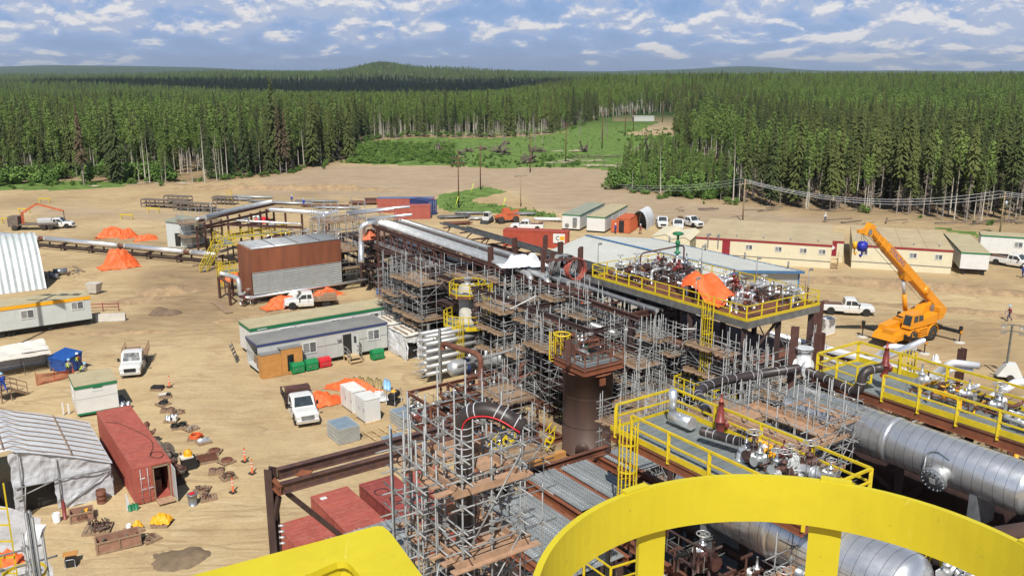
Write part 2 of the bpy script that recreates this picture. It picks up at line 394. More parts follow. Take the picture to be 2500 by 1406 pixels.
def terrain():
	mb=MB();att=[]
	rings=[];r=14.0
	while r<16000:rings.append(r);r*=1.0125 if r<700 else 1.03
	angs=[R(a)for a in range(-180,-44,8)]+[R(-44+.32*i)for i in range(275)]+[R(a)for a in range(45,180,8)]
	mb.v.append((0,0,0));att.append((0,0,0))
	na=len(angs)
	def w(x,y):
		jx=noise.noise((x/14,y/14,7))*5;jy=noise.noise((x/14,y/14,9))*7
		k=min(1,max(.2,(math.hypot(x,y)-40)/160));return x+jx*k,y+jy*k
	for r in rings:
		for a in angs:
			x,y=r*math.sin(a),r*math.cos(a);mb.v.append((x,y,ground_z(x,y)-.03))
			g=d=p=0.0;wx,wy=w(x,y)
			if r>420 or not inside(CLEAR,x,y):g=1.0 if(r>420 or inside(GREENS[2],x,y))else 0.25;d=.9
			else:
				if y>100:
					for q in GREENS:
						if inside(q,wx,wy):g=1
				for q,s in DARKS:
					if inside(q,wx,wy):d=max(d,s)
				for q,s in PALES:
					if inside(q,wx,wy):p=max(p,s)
			for q in BARES:
				if inside(q,x,y):g=0;p=.6;d=0
			att.append((g,d,p))
	for rep in range(5):
		new=list(att)
		for i in range(1,len(rings)-1):
			if rings[i]>420:break
			for k in range(20,na-20):
				j=1+i*na+k;nb=(att[j-1],att[j+1],att[j-na],att[j+na])
				g0=att[j][0]if rings[i]>150 else(att[j][0]*2+sum(q[0]for q in nb))/6
				new[j]=(g0,(att[j][1]*2+sum(q[1]for q in nb))/6,(att[j][2]*2+sum(q[2]for q in nb))/6)
		att=new
	for k in range(na):mb.f.append((0,1+(k+1)%na,1+k));mb.sm.append(True)
	for i in range(len(rings)-1):
		for k in range(na):
			a=1+i*na+k;b=1+i*na+(k+1)%na
			mb.f.append((a,b,b+na,a+na));mb.sm.append(True)
	m=bpy.data.materials.new('ground');m.use_nodes=True;nt=m.node_tree;b=nt.nodes['Principled BSDF']
	at=nt.nodes.new('ShaderNodeAttribute');at.attribute_name='cover';sp=nt.nodes.new('ShaderNodeSeparateXYZ');lk(nt,at.outputs['Vector'],sp.inputs[0])
	geo=nt.nodes.new('ShaderNodeNewGeometry');pos=geo.outputs['Position']
	mp=nt.nodes.new('ShaderNodeMapping');mp.inputs['Rotation'].default_value=(0,0,-R(30));mp.inputs['Scale'].default_value=(.16,.55,1);lk(nt,pos,mp.inputs[0])
	nbig=noise_n(nt,pos,.045,4);nmid=noise_n(nt,pos,.35,6,.62);nfine=noise_n(nt,pos,3.2,6,.7);nrut=noise_n(nt,mp.outputs[0],.9,6,.65,1.2)
	sand=mix_n(nt,ramp_n(nt,nbig,[(.35,0),(.65,1)]),(.40,.290,.152),(.55,.42,.232))
	sand=mix_n(nt,math_n(nt,'MULTIPLY',ramp_n(nt,nmid,[(.48,0),(.66,1)]),.38),sand,(.31,.20,.11))
	sand=mix_n(nt,math_n(nt,'MULTIPLY',ramp_n(nt,nrut,[(.50,0),(.62,1)]),.25),sand,(.57,.45,.28))
	sand=mix_n(nt,math_n(nt,'MULTIPLY',ramp_n(nt,nfine,[(.42,0),(.7,1)]),.28),sand,(.27,.185,.105))
	pale=mix_n(nt,ramp_n(nt,nrut,[(.40,0),(.62,1)]),(.31,.236,.165),(.42,.325,.235))
	pale=mix_n(nt,math_n(nt,'MULTIPLY',ramp_n(nt,nfine,[(.45,0),(.65,1)]),.35),pale,(.22,.165,.115))
	def trackline(rot,off,sc,w):
		m2=nt.nodes.new('ShaderNodeMapping');m2.inputs['Rotation'].default_value=(0,0,R(rot));m2.inputs['Location'].default_value=(off,off,0);m2.inputs['Scale'].default_value=(.05,.22,1);lk(nt,pos,m2.inputs[0])
		n=noise_n(nt,m2.outputs[0],sc,3,.5,.4);d=math_n(nt,'ABSOLUTE',math_n(nt,'SUBTRACT',math_n(nt,'FRACT',math_n(nt,'MULTIPLY',n,9)),.5))
		return math_n(nt,'MULTIPLY',math_n(nt,'LESS_THAN',d,w),ramp_n(nt,noise_n(nt,pos,.13,3),[(.42,0),(.58,1)]))
	t1=math_n(nt,'ADD',trackline(-35,3,.8,.07),trackline(-14,40,.7,.06),True);t2=trackline(50,9,.8,.06)
	sand=mix_n(nt,math_n(nt,'MULTIPLY',t1,.42),sand,(.27,.185,.10));sand=mix_n(nt,math_n(nt,'MULTIPLY',t2,.32),sand,(.60,.48,.30))
	peb=ramp_n(nt,noise_n(nt,pos,9,3,.8),[(.62,0),(.72,1)]);sand=mix_n(nt,math_n(nt,'MULTIPLY',peb,.30),sand,(.22,.16,.10))
	c=mix_n(nt,math_n(nt,'MULTIPLY',sp.outputs[2],.75),sand,pale)
	mud_shade=mix_n(nt,ramp_n(nt,nmid,[(.4,0),(.6,1)]),(.115,.078,.048),(.25,.17,.10))  # mud tone, also the shade painted under bridge and modules
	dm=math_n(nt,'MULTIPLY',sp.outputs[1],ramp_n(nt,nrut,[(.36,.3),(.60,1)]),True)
	c=mix_n(nt,dm,c,mud_shade)
	gr=mix_n(nt,ramp_n(nt,nmid,[(.35,0),(.65,1)]),(.075,.130,.028),(.165,.265,.060))
	gr=mix_n(nt,math_n(nt,'MULTIPLY',ramp_n(nt,nfine,[(.5,0),(.7,1)]),.4),gr,(.16,.13,.07))
	gm=ramp_n(nt,math_n(nt,'ADD',sp.outputs[0],math_n(nt,'MULTIPLY',math_n(nt,'SUBTRACT',nmid,.5),.8)),[(.45,0),(.6,1)])
	c=mix_n(nt,gm,c,gr)
	ln=nt.nodes.new('ShaderNodeVectorMath');ln.operation='LENGTH';lk(nt,pos,ln.inputs[0])
	nfar=noise_n(nt,pos,.02,6,.7)
	wood=mix_n(nt,ramp_n(nt,nfar,[(.35,0),(.65,1)]),(.020,.042,.014),(.055,.095,.024))
	c=mix_n(nt,math_n(nt,'MULTIPLY',math_n(nt,'SUBTRACT',ln.outputs[1],430),.01,True),c,wood)
	lk(nt,c,b.inputs['Base Color']);b.inputs['Roughness'].default_value=.95;b.inputs['Specular IOR Level'].default_value=.15
	bp=nt.nodes.new('ShaderNodeBump');bp.inputs['Distance'].default_value=.35
	lk(nt,math_n(nt,'ADD',math_n(nt,'MULTIPLY',math_n(nt,'ADD',nfine,math_n(nt,'MULTIPLY',t1,-.4)),.25),math_n(nt,'ADD',math_n(nt,'MULTIPLY',nmid,.5),math_n(nt,'MULTIPLY',nrut,.4))),bp.inputs['Height'])
	bp.inputs['Strength'].default_value=.7;lk(nt,bp.outputs[0],b.inputs['Normal'])
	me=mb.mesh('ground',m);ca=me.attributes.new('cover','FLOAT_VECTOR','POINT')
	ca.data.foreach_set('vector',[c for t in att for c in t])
	g=put('ground',me);g['kind']='structure';return g
terrain()
def spruce(h,rad,cb,seed,sparse=1.0):
	r=random.Random(seed);t=MB();c=MB()
	t.path([(0,0,-.4),(r.uniform(-.15,.15),r.uniform(-.15,.15),h*.5),(0,0,h)],[.14,.09,.02],6)
	for k in range(int(70*cb)):
		zz=r.uniform(.06,cb+.08)*h;a=r.uniform(0,6.28);l=r.uniform(.3,rad*.75);t.bar((0,0,zz),(math.cos(a)*l,math.sin(a)*l,zz-l*.35),.05,.14)
	z=cb*h
	while z<h-.1:
		f=(z-cb*h)/(h*(1-cb));L=rad*(1-f)**.75*(.55+.45*min(1,f*6+.4))
		n=int(5+3*(1-f))
		for k in range(n):
			if r.random()>sparse:continue
			a=r.uniform(0,6.28);l=L*r.uniform(.55,1.15)+.12;zz=z+r.uniform(-.2,.2)
			dx,dy=math.cos(a),math.sin(a);dr=-l*r.uniform(.25,.55)
			for q in range(3):
				s0=q/3;s1=(q+1.25)/3;w0=(.34-.06*q)*(.5+l*.35);w1=w0*.45
				tw=r.uniform(-.25,.25)
				b0=(dx*l*s0,dy*l*s0,zz+dr*s0*s0+.05);b1=(dx*l*s1,dy*l*s1,zz+dr*s1*s1-.05)
				c.add([(b0[0]-dy*w0,b0[1]+dx*w0,b0[2]-.16+tw*.3),(b0[0]+dy*w0,b0[1]-dx*w0,b0[2]-.16-tw*.3),(b1[0]+dy*w1,b1[1]-dx*w1,b1[2]-.1),(b1[0]-dy*w1,b1[1]+dx*w1,b1[2]-.1),(b0[0],b0[1],b0[2]+.08),(b1[0],b1[1],b1[2]+.05)],[(0,4,5,3),(4,1,2,5)])
		z+=.42*(.6+.4*(1-f))
	return t,c
def leafball(c,cx,cy,cz,rx,rz,n,s,r):
	for _ in range(n):
		while True:
			x,y,z=r.uniform(-1,1),r.uniform(-1,1),r.uniform(-1,1)
			q=x*x+y*y+z*z
			if .25<q<1:break
		p=Vector((cx+x*rx,cy+y*rx,cz+z*rz));nrm=Vector((x,y,z+.5)).normalized()+Vector((r.uniform(-.6,.6),r.uniform(-.6,.6),r.uniform(-.6,.6)))
		u=nrm.cross(Vector((r.uniform(-1,1),r.uniform(-1,1),.3))).normalized()*s*r.uniform(.6,1.3);w=nrm.cross(u).normalized()*s*r.uniform(.5,1)
		c.add([p-u,p-w,p+u,p+w],[(0,1,2,3)])
def aspen(h,seed,cb=.5):
	r=random.Random(seed);t=MB();c=MB();lx,ly=r.uniform(-.6,.6),r.uniform(-.6,.6)
	t.path([(0,0,-.4),(lx*.4,ly*.4,h*.45),(lx,ly,h*.95)],[.15,.11,.03],6)
	for k in range(7):
		f=k/6;z=h*(cb+(1-cb)*f*.92);rr=(1.9*math.sin(math.pi*(.18+.75*f))+.2)
		a=r.uniform(0,6.28);o=r.uniform(.2,.9)*(1-f*.6)
		x,y=lx*z/h+math.cos(a)*o,ly*z/h+math.sin(a)*o
		t.tube((lx*z/h,ly*z/h,z-1.0),(x,y,z),.04,4,.015)
		leafball(c,x,y,z,rr*.8,rr*.75,75,.26,r)
	return t,c
def deadtree(h,seed,bare=False):
	r=random.Random(seed);t=MB()
	lx=r.uniform(-.8,.8);t.path([(0,0,-.3),(lx*.5,r.uniform(-.2,.2),h*.6),(lx,0,h)],[.15,.10,.03],6)
	if not bare:
		for k in range(46):
			z=h*r.uniform(.25,.97);a=r.uniform(0,6.28);l=(1-z/h)*1.2+.35;x0=lx*z/h
			t.bar((x0,0,z),(x0+math.cos(a)*l,math.sin(a)*l,z-r.uniform(.1,.5)),.035)
	return t
def bushmb(seed,w=1.6,h=2.4,n=420,s=.2):
	r=random.Random(seed);c=MB()
	for k in range(8):
		a=r.uniform(0,6.28);o=r.uniform(.1,.8)*w;z=h*r.uniform(.25,.8)
		c.tube((math.cos(a)*o*.3,math.sin(a)*o*.3,-.2),(math.cos(a)*o,math.sin(a)*o,z),.03,4,.012)
		leafball(c,math.cos(a)*o,math.sin(a)*o,z,w*.5,h*.3,n//8,s,r)
	return c
GRP={}
def proto(kind,name,cat,label,group,tm,cm,trunkmat,crownmat):
	return dict(kind=kind,name=name,cat=cat,label=label,group=group,t=tm.mesh(name+'_trunk',trunkmat)if tm else None,c=cm.mesh(name+'_crown',crownmat)if cm else None)
SPR=[spruce(*a)for a in((21,2.1,.10,1),(19,1.7,.22,2),(17,1.9,.05,3),(22,1.6,.38,4),(20,1.5,.50,5),(18,1.4,.30,6,.8))]
PR={}
for i,(t,c)in enumerate(SPR):
	PR['s%d'%i]=proto('s','spruce_tree','spruce','','',t,c,'bark' if i<3 else 'barkgrey','needles' if i<5 else 'needlesbrown')
for i,(hh,sd,cb)in enumerate(((19,11,.45),(17,12,.52),(20,13,.62))):
	t,c=aspen(hh,sd,cb);PR['a%d'%i]=proto('a','aspen_tree','aspen','','',t,c,'birch','leaves')
for i in range(3):PR['d%d'%i]=proto('d','dead_tree','dead tree','','',deadtree(9+2*i,20+i),None,'barkgrey',None)
for i in range(2):PR['w%d'%i]=proto('w','bare_trunk','dead tree','','',deadtree(14+3*i,30+i,True),None,'birch',None)
for i in range(3):PR['b%d'%i]=proto('b','bush','bush','','',None,bushmb(40+i),None,'shrubs')
FIRST={}
def plant(key,x,y,rz,sc,label,cat,group,name=None):
	p=PR[key];z=ground_z(x,y)
	if p['t']is not None and p['c']is not None:
		o=bpy.data.objects.new(name or p['name'],None);C.objects.link(o);o.location=(x,y,z);o.rotation_euler.z=rz;o.scale=(sc,)*3
		tr=put('trunk',p['t'],o);cr=put('crown',p['c'],o);FIRST.setdefault(key,(tr,cr))
	else:
		o=put(name or p['name'],p['t']or p['c'],None,(x,y,z),rz);o.scale=(sc,)*3;FIRST.setdefault(key,(o,))
	tag(o,label,cat,group);return o
def forest():
	r=random.Random(5);near=[];pts=[]
	def edge_dist(x,y):
		m=1e9
		for i in range(len(CLEAR)-1):
			(ax,ay),(bx,by)=CLEAR[i],CLEAR[i+1]
			dx,dy=bx-ax,by-ay;t=max(0,min(1,((x-ax)*dx+(y-ay)*dy)/(dx*dx+dy*dy)))
			m=min(m,math.hypot(x-ax-t*dx,y-ay-t*dy))
		return m
	d=150.0
	while d<3400:
		sp=2.9 if d<330 else(3.8 if d<600 else(5.5 if d<1200 else 10 if d<2200 else 14))
		na=int(R(74)*d/sp)
		for i in range(na):
			az=R(-37)+R(74)*(i+r.random())/na;dd=d+r.uniform(-.5,.5)*sp
			x,y=dd*math.sin(az),dd*math.cos(az)
			if dd<560 and inside(CLEAR,x,y):continue
			left_shrub=az<R(-19.5)and dd<262-20*noise.noise((x/18,y/18,1))
			e=edge_dist(x,y)if dd<620 else 99
			patch=inside(SHRUBR,x,y)
			if(left_shrub or patch):continue
			if e<2.0:continue
			near.append((e,dd,x,y,az))if(e<16 and dd<420)else pts.append((x,y,dd,az))
		d+=sp
	near.sort(key=lambda t:t[0]+t[1]*.04)
	counts={'s':0,'a':0,'w':0,'d':0}
	def pick(az,dd,e):
		q=noise.noise((az*9,dd/90,3));u=r.random()
		if R(-16)<az<R(-5)and u<.16:return 'w%d'%r.randrange(2)
		if az>R(10):
			if u<.11-(az>R(22))*.03:return 'w%d'%r.randrange(2)
			if u<.30:return 'a%d'%r.randrange(3)
			if az>R(18):return r.choice(['s3','s4','s4','s3','s1'])
			return r.choice(['s0','s1','s3','s4','s2'])
		if u<.26+.25*max(0,q):return 'a%d'%r.randrange(3)
		if u<.22:return 's5'
		if dd>300 and az>R(-11)and u<.40:return 'd%d'%r.randrange(3)
		return r.choice(['s0','s1','s2','s0','s3'])
	lim={'s':290,'a':120,'w':90,'d':70}
	for e,dd,x,y,az in near:
		k=pick(az,dd,e)
		if counts[k[0]]>=lim[k[0]]:pts.append((x,y,dd,az));continue
		counts[k[0]]+=1
		side='left of the clearing' if az<R(-11)else('behind the grassy clearing' if az<R(9)else 'behind the beige camp and power line')
		lab,cat={'s':('dark green spruce along the forest edge %s','spruce'),'a':('leafy pale-trunked aspen among spruces %s','aspen'),'w':('bare pale dead trunk standing at the forest edge %s','dead tree'),'d':('grey leafless dead tree at the forest edge %s','dead tree')}[k[0]]
		if k=='s5':lab='brown dying spruce along the forest edge %s'
		sc=r.uniform(.60,1.0)*(.97 if az>R(10)else .98)
		plant(k,x,y,r.uniform(0,6.28),sc,lab%side,cat,(lab%side)+' row')
	me=bpy.data.meshes.new('forest');co=[];var=[];rot=[];scl=[]
	keys=['s0','s1','s2','s3','s4','s5','a0','a1','a2','w0']
	for x,y,dd,az in pts:
		co.append((x,y,ground_z(x,y)));q=noise.noise((x/70,y/70,5))+.3*noise.noise((x/18,y/18,8));u=r.random()
		if q+(u-.5)*.7>-.03-(.16 if dd>420 else 0):k=6+r.randrange(3)
		elif u<.03:k=9
		elif u<.07:k=5
		else:k=r.randrange(5)
		if dd>800 and k>8:k=6
		var.append(k);rot.append(r.uniform(0,6.28));s=r.uniform(.50,.90)*(1 if dd<1200 else 1.1 if dd<2200 else 1.3);scl.append(s)
	me.from_pydata(co,[],[])
	for nm,ty,dat in(('var','INT',var),('rot','FLOAT',rot),('scl','FLOAT',scl)):
		a=me.attributes.new(nm,ty,'POINT');a.data.foreach_set('value',dat)
	o=put('forest',me);tag(o,'mixed spruce and aspen forest reaching to the horizon','forest',kind='stuff')
	scatter(o,keys)
	print('forest',len(pts),counts)
def scatter(o,keys):
	ng=bpy.data.node_groups.new('scatter_'+o.name,'GeometryNodeTree')
	ng.interface.new_socket('Geometry',in_out='INPUT',socket_type='NodeSocketGeometry');ng.interface.new_socket('Geometry',in_out='OUTPUT',socket_type='NodeSocketGeometry')
	N=ng.nodes;gi=N.new('NodeGroupInput');go=N.new('NodeGroupOutput');jn=N.new('GeometryNodeJoinGeometry')
	def attr(nm,ty):
		a=N.new('GeometryNodeInputNamedAttribute');a.data_type=ty;a.inputs[0].default_value=nm;return a.outputs[0]
	var,rot,scl=attr('var','INT'),attr('rot','FLOAT'),attr('scl','FLOAT')
	cb=N.new('ShaderNodeCombineXYZ');ng.links.new(rot,cb.inputs[2])
	for i,k in enumerate(keys):
		if k not in FIRST:continue
		eq=N.new('FunctionNodeCompare');eq.data_type='INT';eq.operation='EQUAL';ng.links.new(var,eq.inputs[2]);eq.inputs[3].default_value=i
		for ob in FIRST[k]:
			oi=N.new('GeometryNodeObjectInfo');oi.inputs['Object'].default_value=ob;oi.inputs['As Instance'].default_value=True;oi.transform_space='ORIGINAL'
			ip=N.new('GeometryNodeInstanceOnPoints');ng.links.new(gi.outputs[0],ip.inputs['Points']);ng.links.new(eq.outputs[0],ip.inputs['Selection'])
			ng.links.new(oi.outputs['Geometry'],ip.inputs['Instance']);ng.links.new(cb.outputs[0],ip.inputs['Rotation']);ng.links.new(scl,ip.inputs['Scale'])
			ng.links.new(ip.outputs[0],jn.inputs[0])
	ng.links.new(jn.outputs[0],go.inputs[0])
	o.modifiers.new('scatter','NODES').node_group=ng
SHRUBR=pw([(1500,462),(1515,430),(1530,398),(1640,378),(1700,400),(1790,440),(1800,470),(1760,492)])
SHRUBL=pw([(-1400,455),(0,455),(240,445),(420,446),(420,400),(300,372),(0,360),(-1400,360)])
forest()
def shrubbery():
	r=random.Random(9)
	for nm,poly,n,lab,big in(('undergrowth',SHRUBL,700,'dense bright green bushes below the left tree line',1.7),('thicket',SHRUBR,420,'bright green bushes at the right end of the bare clearing',1.6)):
		xs=[p[0]for p in poly];ys=[p[1]for p in poly];x0=max(-190,min(xs));co=[];var=[];rot=[];scl=[]
		tries=0
		while len(co)<n and tries<40000:
			tries+=1;x,y=r.uniform(x0,max(xs)),r.uniform(min(ys),max(ys))
			if inside(poly,x,y):k=r.choice((0,0,1,1,2,2,2,3,3,4,5));co.append((x,y,ground_z(x,y)));var.append(k);rot.append(r.uniform(0,6));scl.append(r.uniform(.45,1.15)*big if k<3 else r.uniform(.22,.48))
		for i in range(12):plant('b%d'%(i%3),co[i][0],co[i][1],rot[i],scl[i]*1.1,'rounded bush in the '+('left undergrowth' if big>1.65 else 'right thicket'),'bush','bushes in the '+nm)
		me=bpy.data.meshes.new(nm);me.from_pydata(co[12:],[],[])
		for an,ty,dat in(('var','INT',var[12:]),('rot','FLOAT',rot[12:]),('scl','FLOAT',scl[12:])):
			a=me.attributes.new(an,ty,'POINT');a.data.foreach_set('value',dat)
		o=put(nm,me);tag(o,lab,'bushes',kind='stuff');scatter(o,['b0','b1','b2','a0','s1','a2'])
	co=[];var=[];rot=[];scl=[]
	for i in range(len(CLEARPX)-1):
		if CLEARPX[i][0]<-10 or CLEARPX[i][0]>2450:continue
		a,b=P(*CLEARPX[i]),P(*CLEARPX[i+1]);n=int((b-a).length/1.7)
		for k in range(n):
			t=r.random();p=a.lerp(b,t);x,y=p.x+r.gauss(0,2.2),p.y+r.gauss(1.5,2.4)
			if p.y>480:continue
			if r.random()<(.35 if p.x>40 else .9):co.append((x,y,0));scl.append(r.uniform(.25,.75))
	for u0,u1,v0,v1,n,s in((850,1110,352,400,330,.75),(1100,1420,380,410,160,.4),(900,1640,330,400,240,.25),(1080,1370,475,530,140,.16),(1500,1640,318,345,60,.5)):
		for k in range(n):
			p=P(r.uniform(u0,u1),r.uniform(v0,v1))
			if u0==1080 and not inside(GREENS[1],p.x,p.y):continue
			co.append((p.x,p.y,0));scl.append(r.uniform(.5,1.2)*s)
	for c in co:var.append(r.randrange(3));rot.append(r.uniform(0,6))
	me=bpy.data.meshes.new('brush');me.from_pydata(co,[],[])
	for an,ty,dat in(('var','INT',var),('rot','FLOAT',rot),('scl','FLOAT',scl)):
		a=me.attributes.new(an,ty,'POINT');a.data.foreach_set('value',dat)
	o=put('brush',me);tag(o,'low scattered brush on the grassy clearing and forest edge','brush',kind='stuff');scatter(o,['b0','b1','b2'])
	for k in range(46):
		u,v=r.uniform(870,1500),r.uniform(322,352);p=P(u,v)
		plant('d%d'%r.randrange(3),p.x,p.y,r.uniform(0,6),r.uniform(.45,.95),'thin grey dead tree standing in the grassy clearing','dead tree','dead trees in the clearing')
	for u,v,h in((356,447,1.0),(366,449,.8),(500,446,1.15),(405,446,.5),(340,447,.55),(556,440,.9),(530,442,.7),(1613,480,.78),(1790,492,.95),(545,438,.8),(785,405,.6),(470,445,.4)):
		p=P(u,v);plant('w%d'%r.randrange(2),p.x,p.y,r.uniform(0,6),h,'white dead trunk standing clear in front of the tree line','dead tree','white trunks in front of the trees')
	for u,v,k,s in((672,423,'s0',1.24),(765,408,'s0',1.05),(855,392,'s0',1.0),(205,452,'s5',1.08),(290,448,'s0',1.05),(275,446,'s2',1.1),(700,424,'s5',.95),(685,424,'s5',1.05)):
		p=P(u,v);plant(k,p.x,p.y,r.uniform(0,6),s,'tall full spruce standing out at the front of the tree line at image x %d'%u if 0 else 'tall full spruce standing proud at the front of the left tree line','spruce','tall front spruces')
shrubbery()
def cloud():
	for i,(sx,sy,x,y,z)in enumerate(((620,420,-330,1060,960),(300,160,900,1500,1000))):  # second cloud is out of frame, added to drop shade on the right forest
		mb=MB()
		def fn(a,b):
			t,p=a*2*math.pi,(b-.5)*math.pi;d=Vector((math.cos(t)*math.cos(p),math.sin(t)*math.cos(p),math.sin(p)))
			k=1+.32*noise.noise(d*2.2+Vector((i,0,0)))+.14*noise.noise(d*6)
			return(d.x*sx*k,d.y*sy*k,max(-30,d.z*130*k))
		mb.grid(fn,48,24)
		m=bpy.data.materials.new('cloud');m.use_nodes=True;m.node_tree.nodes['Principled BSDF'].inputs['Base Color'].default_value=(.9,.9,.92,1)
		o=put('cloud',mb.mesh('cloud',m),None,(x,y,z));o['kind']='stuff';tag(o,'white cumulus cloud high above the valley' if i==0 else 'small unseen cloud added to shade the right forest','cloud')
cloud()
def window(parent,face,L,Wd,x,z,w,h,name='window',fm='white'):
	def T(a,d,zz):return(a,-d,zz)if face=='f' else((-d,a,zz)if face=='l' else(L+d,a,zz))
	def bx(mb,a0,a1,z0,z1,d0,d1):
		p,q=T(a0,d0,z0),T(a1,d1,z1);mb.box(*[min(i,j)for i,j in zip(p,q)],*[max(i,j)for i,j in zip(p,q)])
	t=.09;f=MB();bx(f,x,x+w,z,z+t,.003,.06);bx(f,x,x+w,z+h-t,z+h,.003,.06)
	bx(f,x,x+t,z+t,z+h-t,.003,.055);bx(f,x+w-t,x+w,z+t,z+h-t,.003,.055);bx(f,x+w/2-.035,x+w/2+.035,z+t,z+h-t,.003,.05)
	fo=f.build(name,fm,parent);g=MB();bx(g,x+t,x+w-t,z+t,z+h-t,.002,.02)
	b=MB()
	for k in range(6):bx(b,x+t,x+w/2-.04,z+t+(h-2*t)*(k+.2)/6,z+t+(h-2*t)*(k+.55)/6,.02,.028)
	g.build('pane','winglass',fo);b.build('blind','greywall',fo)
def door(parent,face,L,x,z,w,h,m='white',win=False,label=None):
	def bx(mb,a0,a1,z0,z1,d0,d1):
		if face=='f':mb.box(a0,-d1,z0,a1,-d0,z1)
		elif face=='l':mb.box(-d1,a0,z0,-d0,a1,z1)
		else:mb.box(L+d0,a0,z0,L+d1,a1,z1)
	d=MB();bx(d,x,x+w,z,z+h,.003,.05);bx(d,x-.06,x,z,z+h+.06,.003,.07);bx(d,x+w,x+w+.06,z,z+h+.06,.003,.07);bx(d,x,x+w,z+h,z+h+.06,.003,.07)
	do=d.build('door',m,parent)
	k=MB();bx(k,x+w*.82,x+w*.9,z+h*.46,z+h*.52,.05,.12);k.build('handle','steelgrey',do)
	if win:g=MB();bx(g,x+w*.35,x+w*.65,z+h*.62,z+h*.85,.051,.06);g.build('pane','glass',do)
	if label:do['label']=label
	return do
def trailer(label,cat,N,rz,L,Wd,Ht,wall,roofm,trim,base=.45,trimh=.28,group=None,roofslope=0.0,seams=0,skirt='black',name='office_trailer',inner=None,panels=True,open_left=False,roofseams=0,midband=None,bulge=0):
	o=thing(name,label,cat,(N[0],N[1],0),rz,group)
	b=MB()
	if open_left:
		t=.08;zt=Ht-trimh*.5
		b.box(0,0,base,L,t,zt);b.box(0,Wd-t,base,L,Wd,zt);b.box(L-t,t,base,L,Wd-t,zt);b.box(.0,t,base,L-t,Wd-t,base+.08);b.box(2.6,t,base+.08,2.66,Wd-t,zt)
	else:b.box(0,0,base,L,Wd,Ht-.10)
	b.build('wall',wall,o)
	rf=MB()
	if bulge:
		def fn(a,c):return(-.06+(L+.12)*a,-.06+(Wd+.12)*c,Ht-.02+bulge*(1-(2*c-1)**2)*min(1,a*10,(1-a)*10))
		rf.grid(fn,20,6)
	rf.box(-.05,-.05,Ht-.095,L+.05,Wd+.05,Ht+.0)
	for k in range(1,roofseams+1):x=L*k/(roofseams+1);rf.box(x-.04,-.05,Ht+.001,x+.04,Wd+.05,Ht+.05)
	rf.build('roof',roofm,o)
	if trim:
		t=MB();z0,z1=Ht-.10-trimh,Ht-.1
		t.box(-.03,-.06,z0,L+.03,-.002,z1+.04);t.box(-.03,Wd+.002,z0,L+.03,Wd+.06,z1+.04);t.box(-.06,0,z0,-.002,Wd,z1+.04);t.box(L+.002,0,z0,L+.06,Wd,z1+.04)
		t.build('trim',trim,o)
	s=MB()
	if skirt=='beige':s.box(.03,.03,-.2,L-.03,Wd-.03,base-.02)
	else:
		for q in(.35,Wd-.5):s.box(.1,q,base-.3,L-.1,q+.15,base-.003)
		n=max(2,int(L/3));
		for k in range(n):x=.4+(L-1.1)*k/(n-1);s.box(x,.3,-.2,x+.35,.75,base-.304);s.box(x,Wd-.75,-.2,x+.35,Wd-.3,base-.304)
		if L>8:
			for k in range(2):
				for q in(.3,Wd-.55):s.tube((L*.55+k*.9,q,.3),(L*.55+k*.9,q+.24,.3),.36,12)
	s.build('skirt' if skirt=='beige' else 'chassis',skirt if skirt!='black' else 'black',o)
	if midband:
		mb=MB();z=base+(Ht-base)*.5;mb.box(.01,-.012,z,L-.01,-.001,z+.06);mb.box(-.012,.01,z,-.001,Wd,z+.06);mb.build('panel_joint',midband,o)
	if panels:
		s=MB();n=int(L/1.22)
		for k in range(1,n):s.box(L*k/n-.008,-.008,base+.02,L*k/n+.008,-.001,Ht-.4)
		tag(s.build('joint','greywall' if wall!='greywall' else 'steelgrey',o),kind='stuff')
	return o
def lettering(parent,txt,size,loc,rot,m,name='lettering',extrude=.004,align='CENTER'):
	cu=bpy.data.curves.new(name,'FONT');cu.body=txt;cu.size=size;cu.extrude=extrude;cu.align_x=align;cu.align_y='CENTER'
	o=bpy.data.objects.new(name,cu);C.objects.link(o);o.parent=parent;o.location=loc;o.rotation_euler=rot;cu.materials.append(M[m])
	dg=bpy.context.evaluated_depsgraph_get();me=bpy.data.meshes.new_from_object(o.evaluated_get(dg));q=bpy.data.objects.new(name,me);C.objects.link(q)
	q.parent=parent;q.location=loc;q.rotation_euler=rot;me.materials.clear();me.materials.append(M[m]);bpy.data.objects.remove(o);q.name=name;return q
ZS=AZ
def W2(p,q):v=G(p,q);return(v.x,v.y)
t=trailer('long grey trailer with dark flat roof, blue trim and open lobby at its left end','trailer',W2(25.1,77.95),ZS,13.4,3.3,3.15,'greywall','greyroof','navy',.45,.16,midband='steelgrey',open_left=True,bulge=.18)
window(t,'f',13.4,3.3,4.35,1.35,1.45,1.15);window(t,'f',13.4,3.3,11.2,1.5,1.35,1.1)
d=MB();d.box(8.55,-.02,.5,9.45,-.004,2.6);d.build('doorway','black',t)
d=MB();d.box(0,-.04,0,.9,.0,2.1);dd=d.build('door','greywall',t,(9.48,-.02,.5),R(-62));dd['label']='grey door standing wide open'
g=MB();g.box(.3,-.05,1.2,.62,-.041,1.9);g.build('pane','glass',dd)
a=MB();a.box(7.9,-.25,2.25,8.25,-.002,2.55);a.build('air_vent','greywall',t)
s=MB();s.box(.15,.5,.54,.6,1.1,1.5);s.box(.5,2.0,.54,1.3,2.9,1.3);s.build('shelving','wood',t)
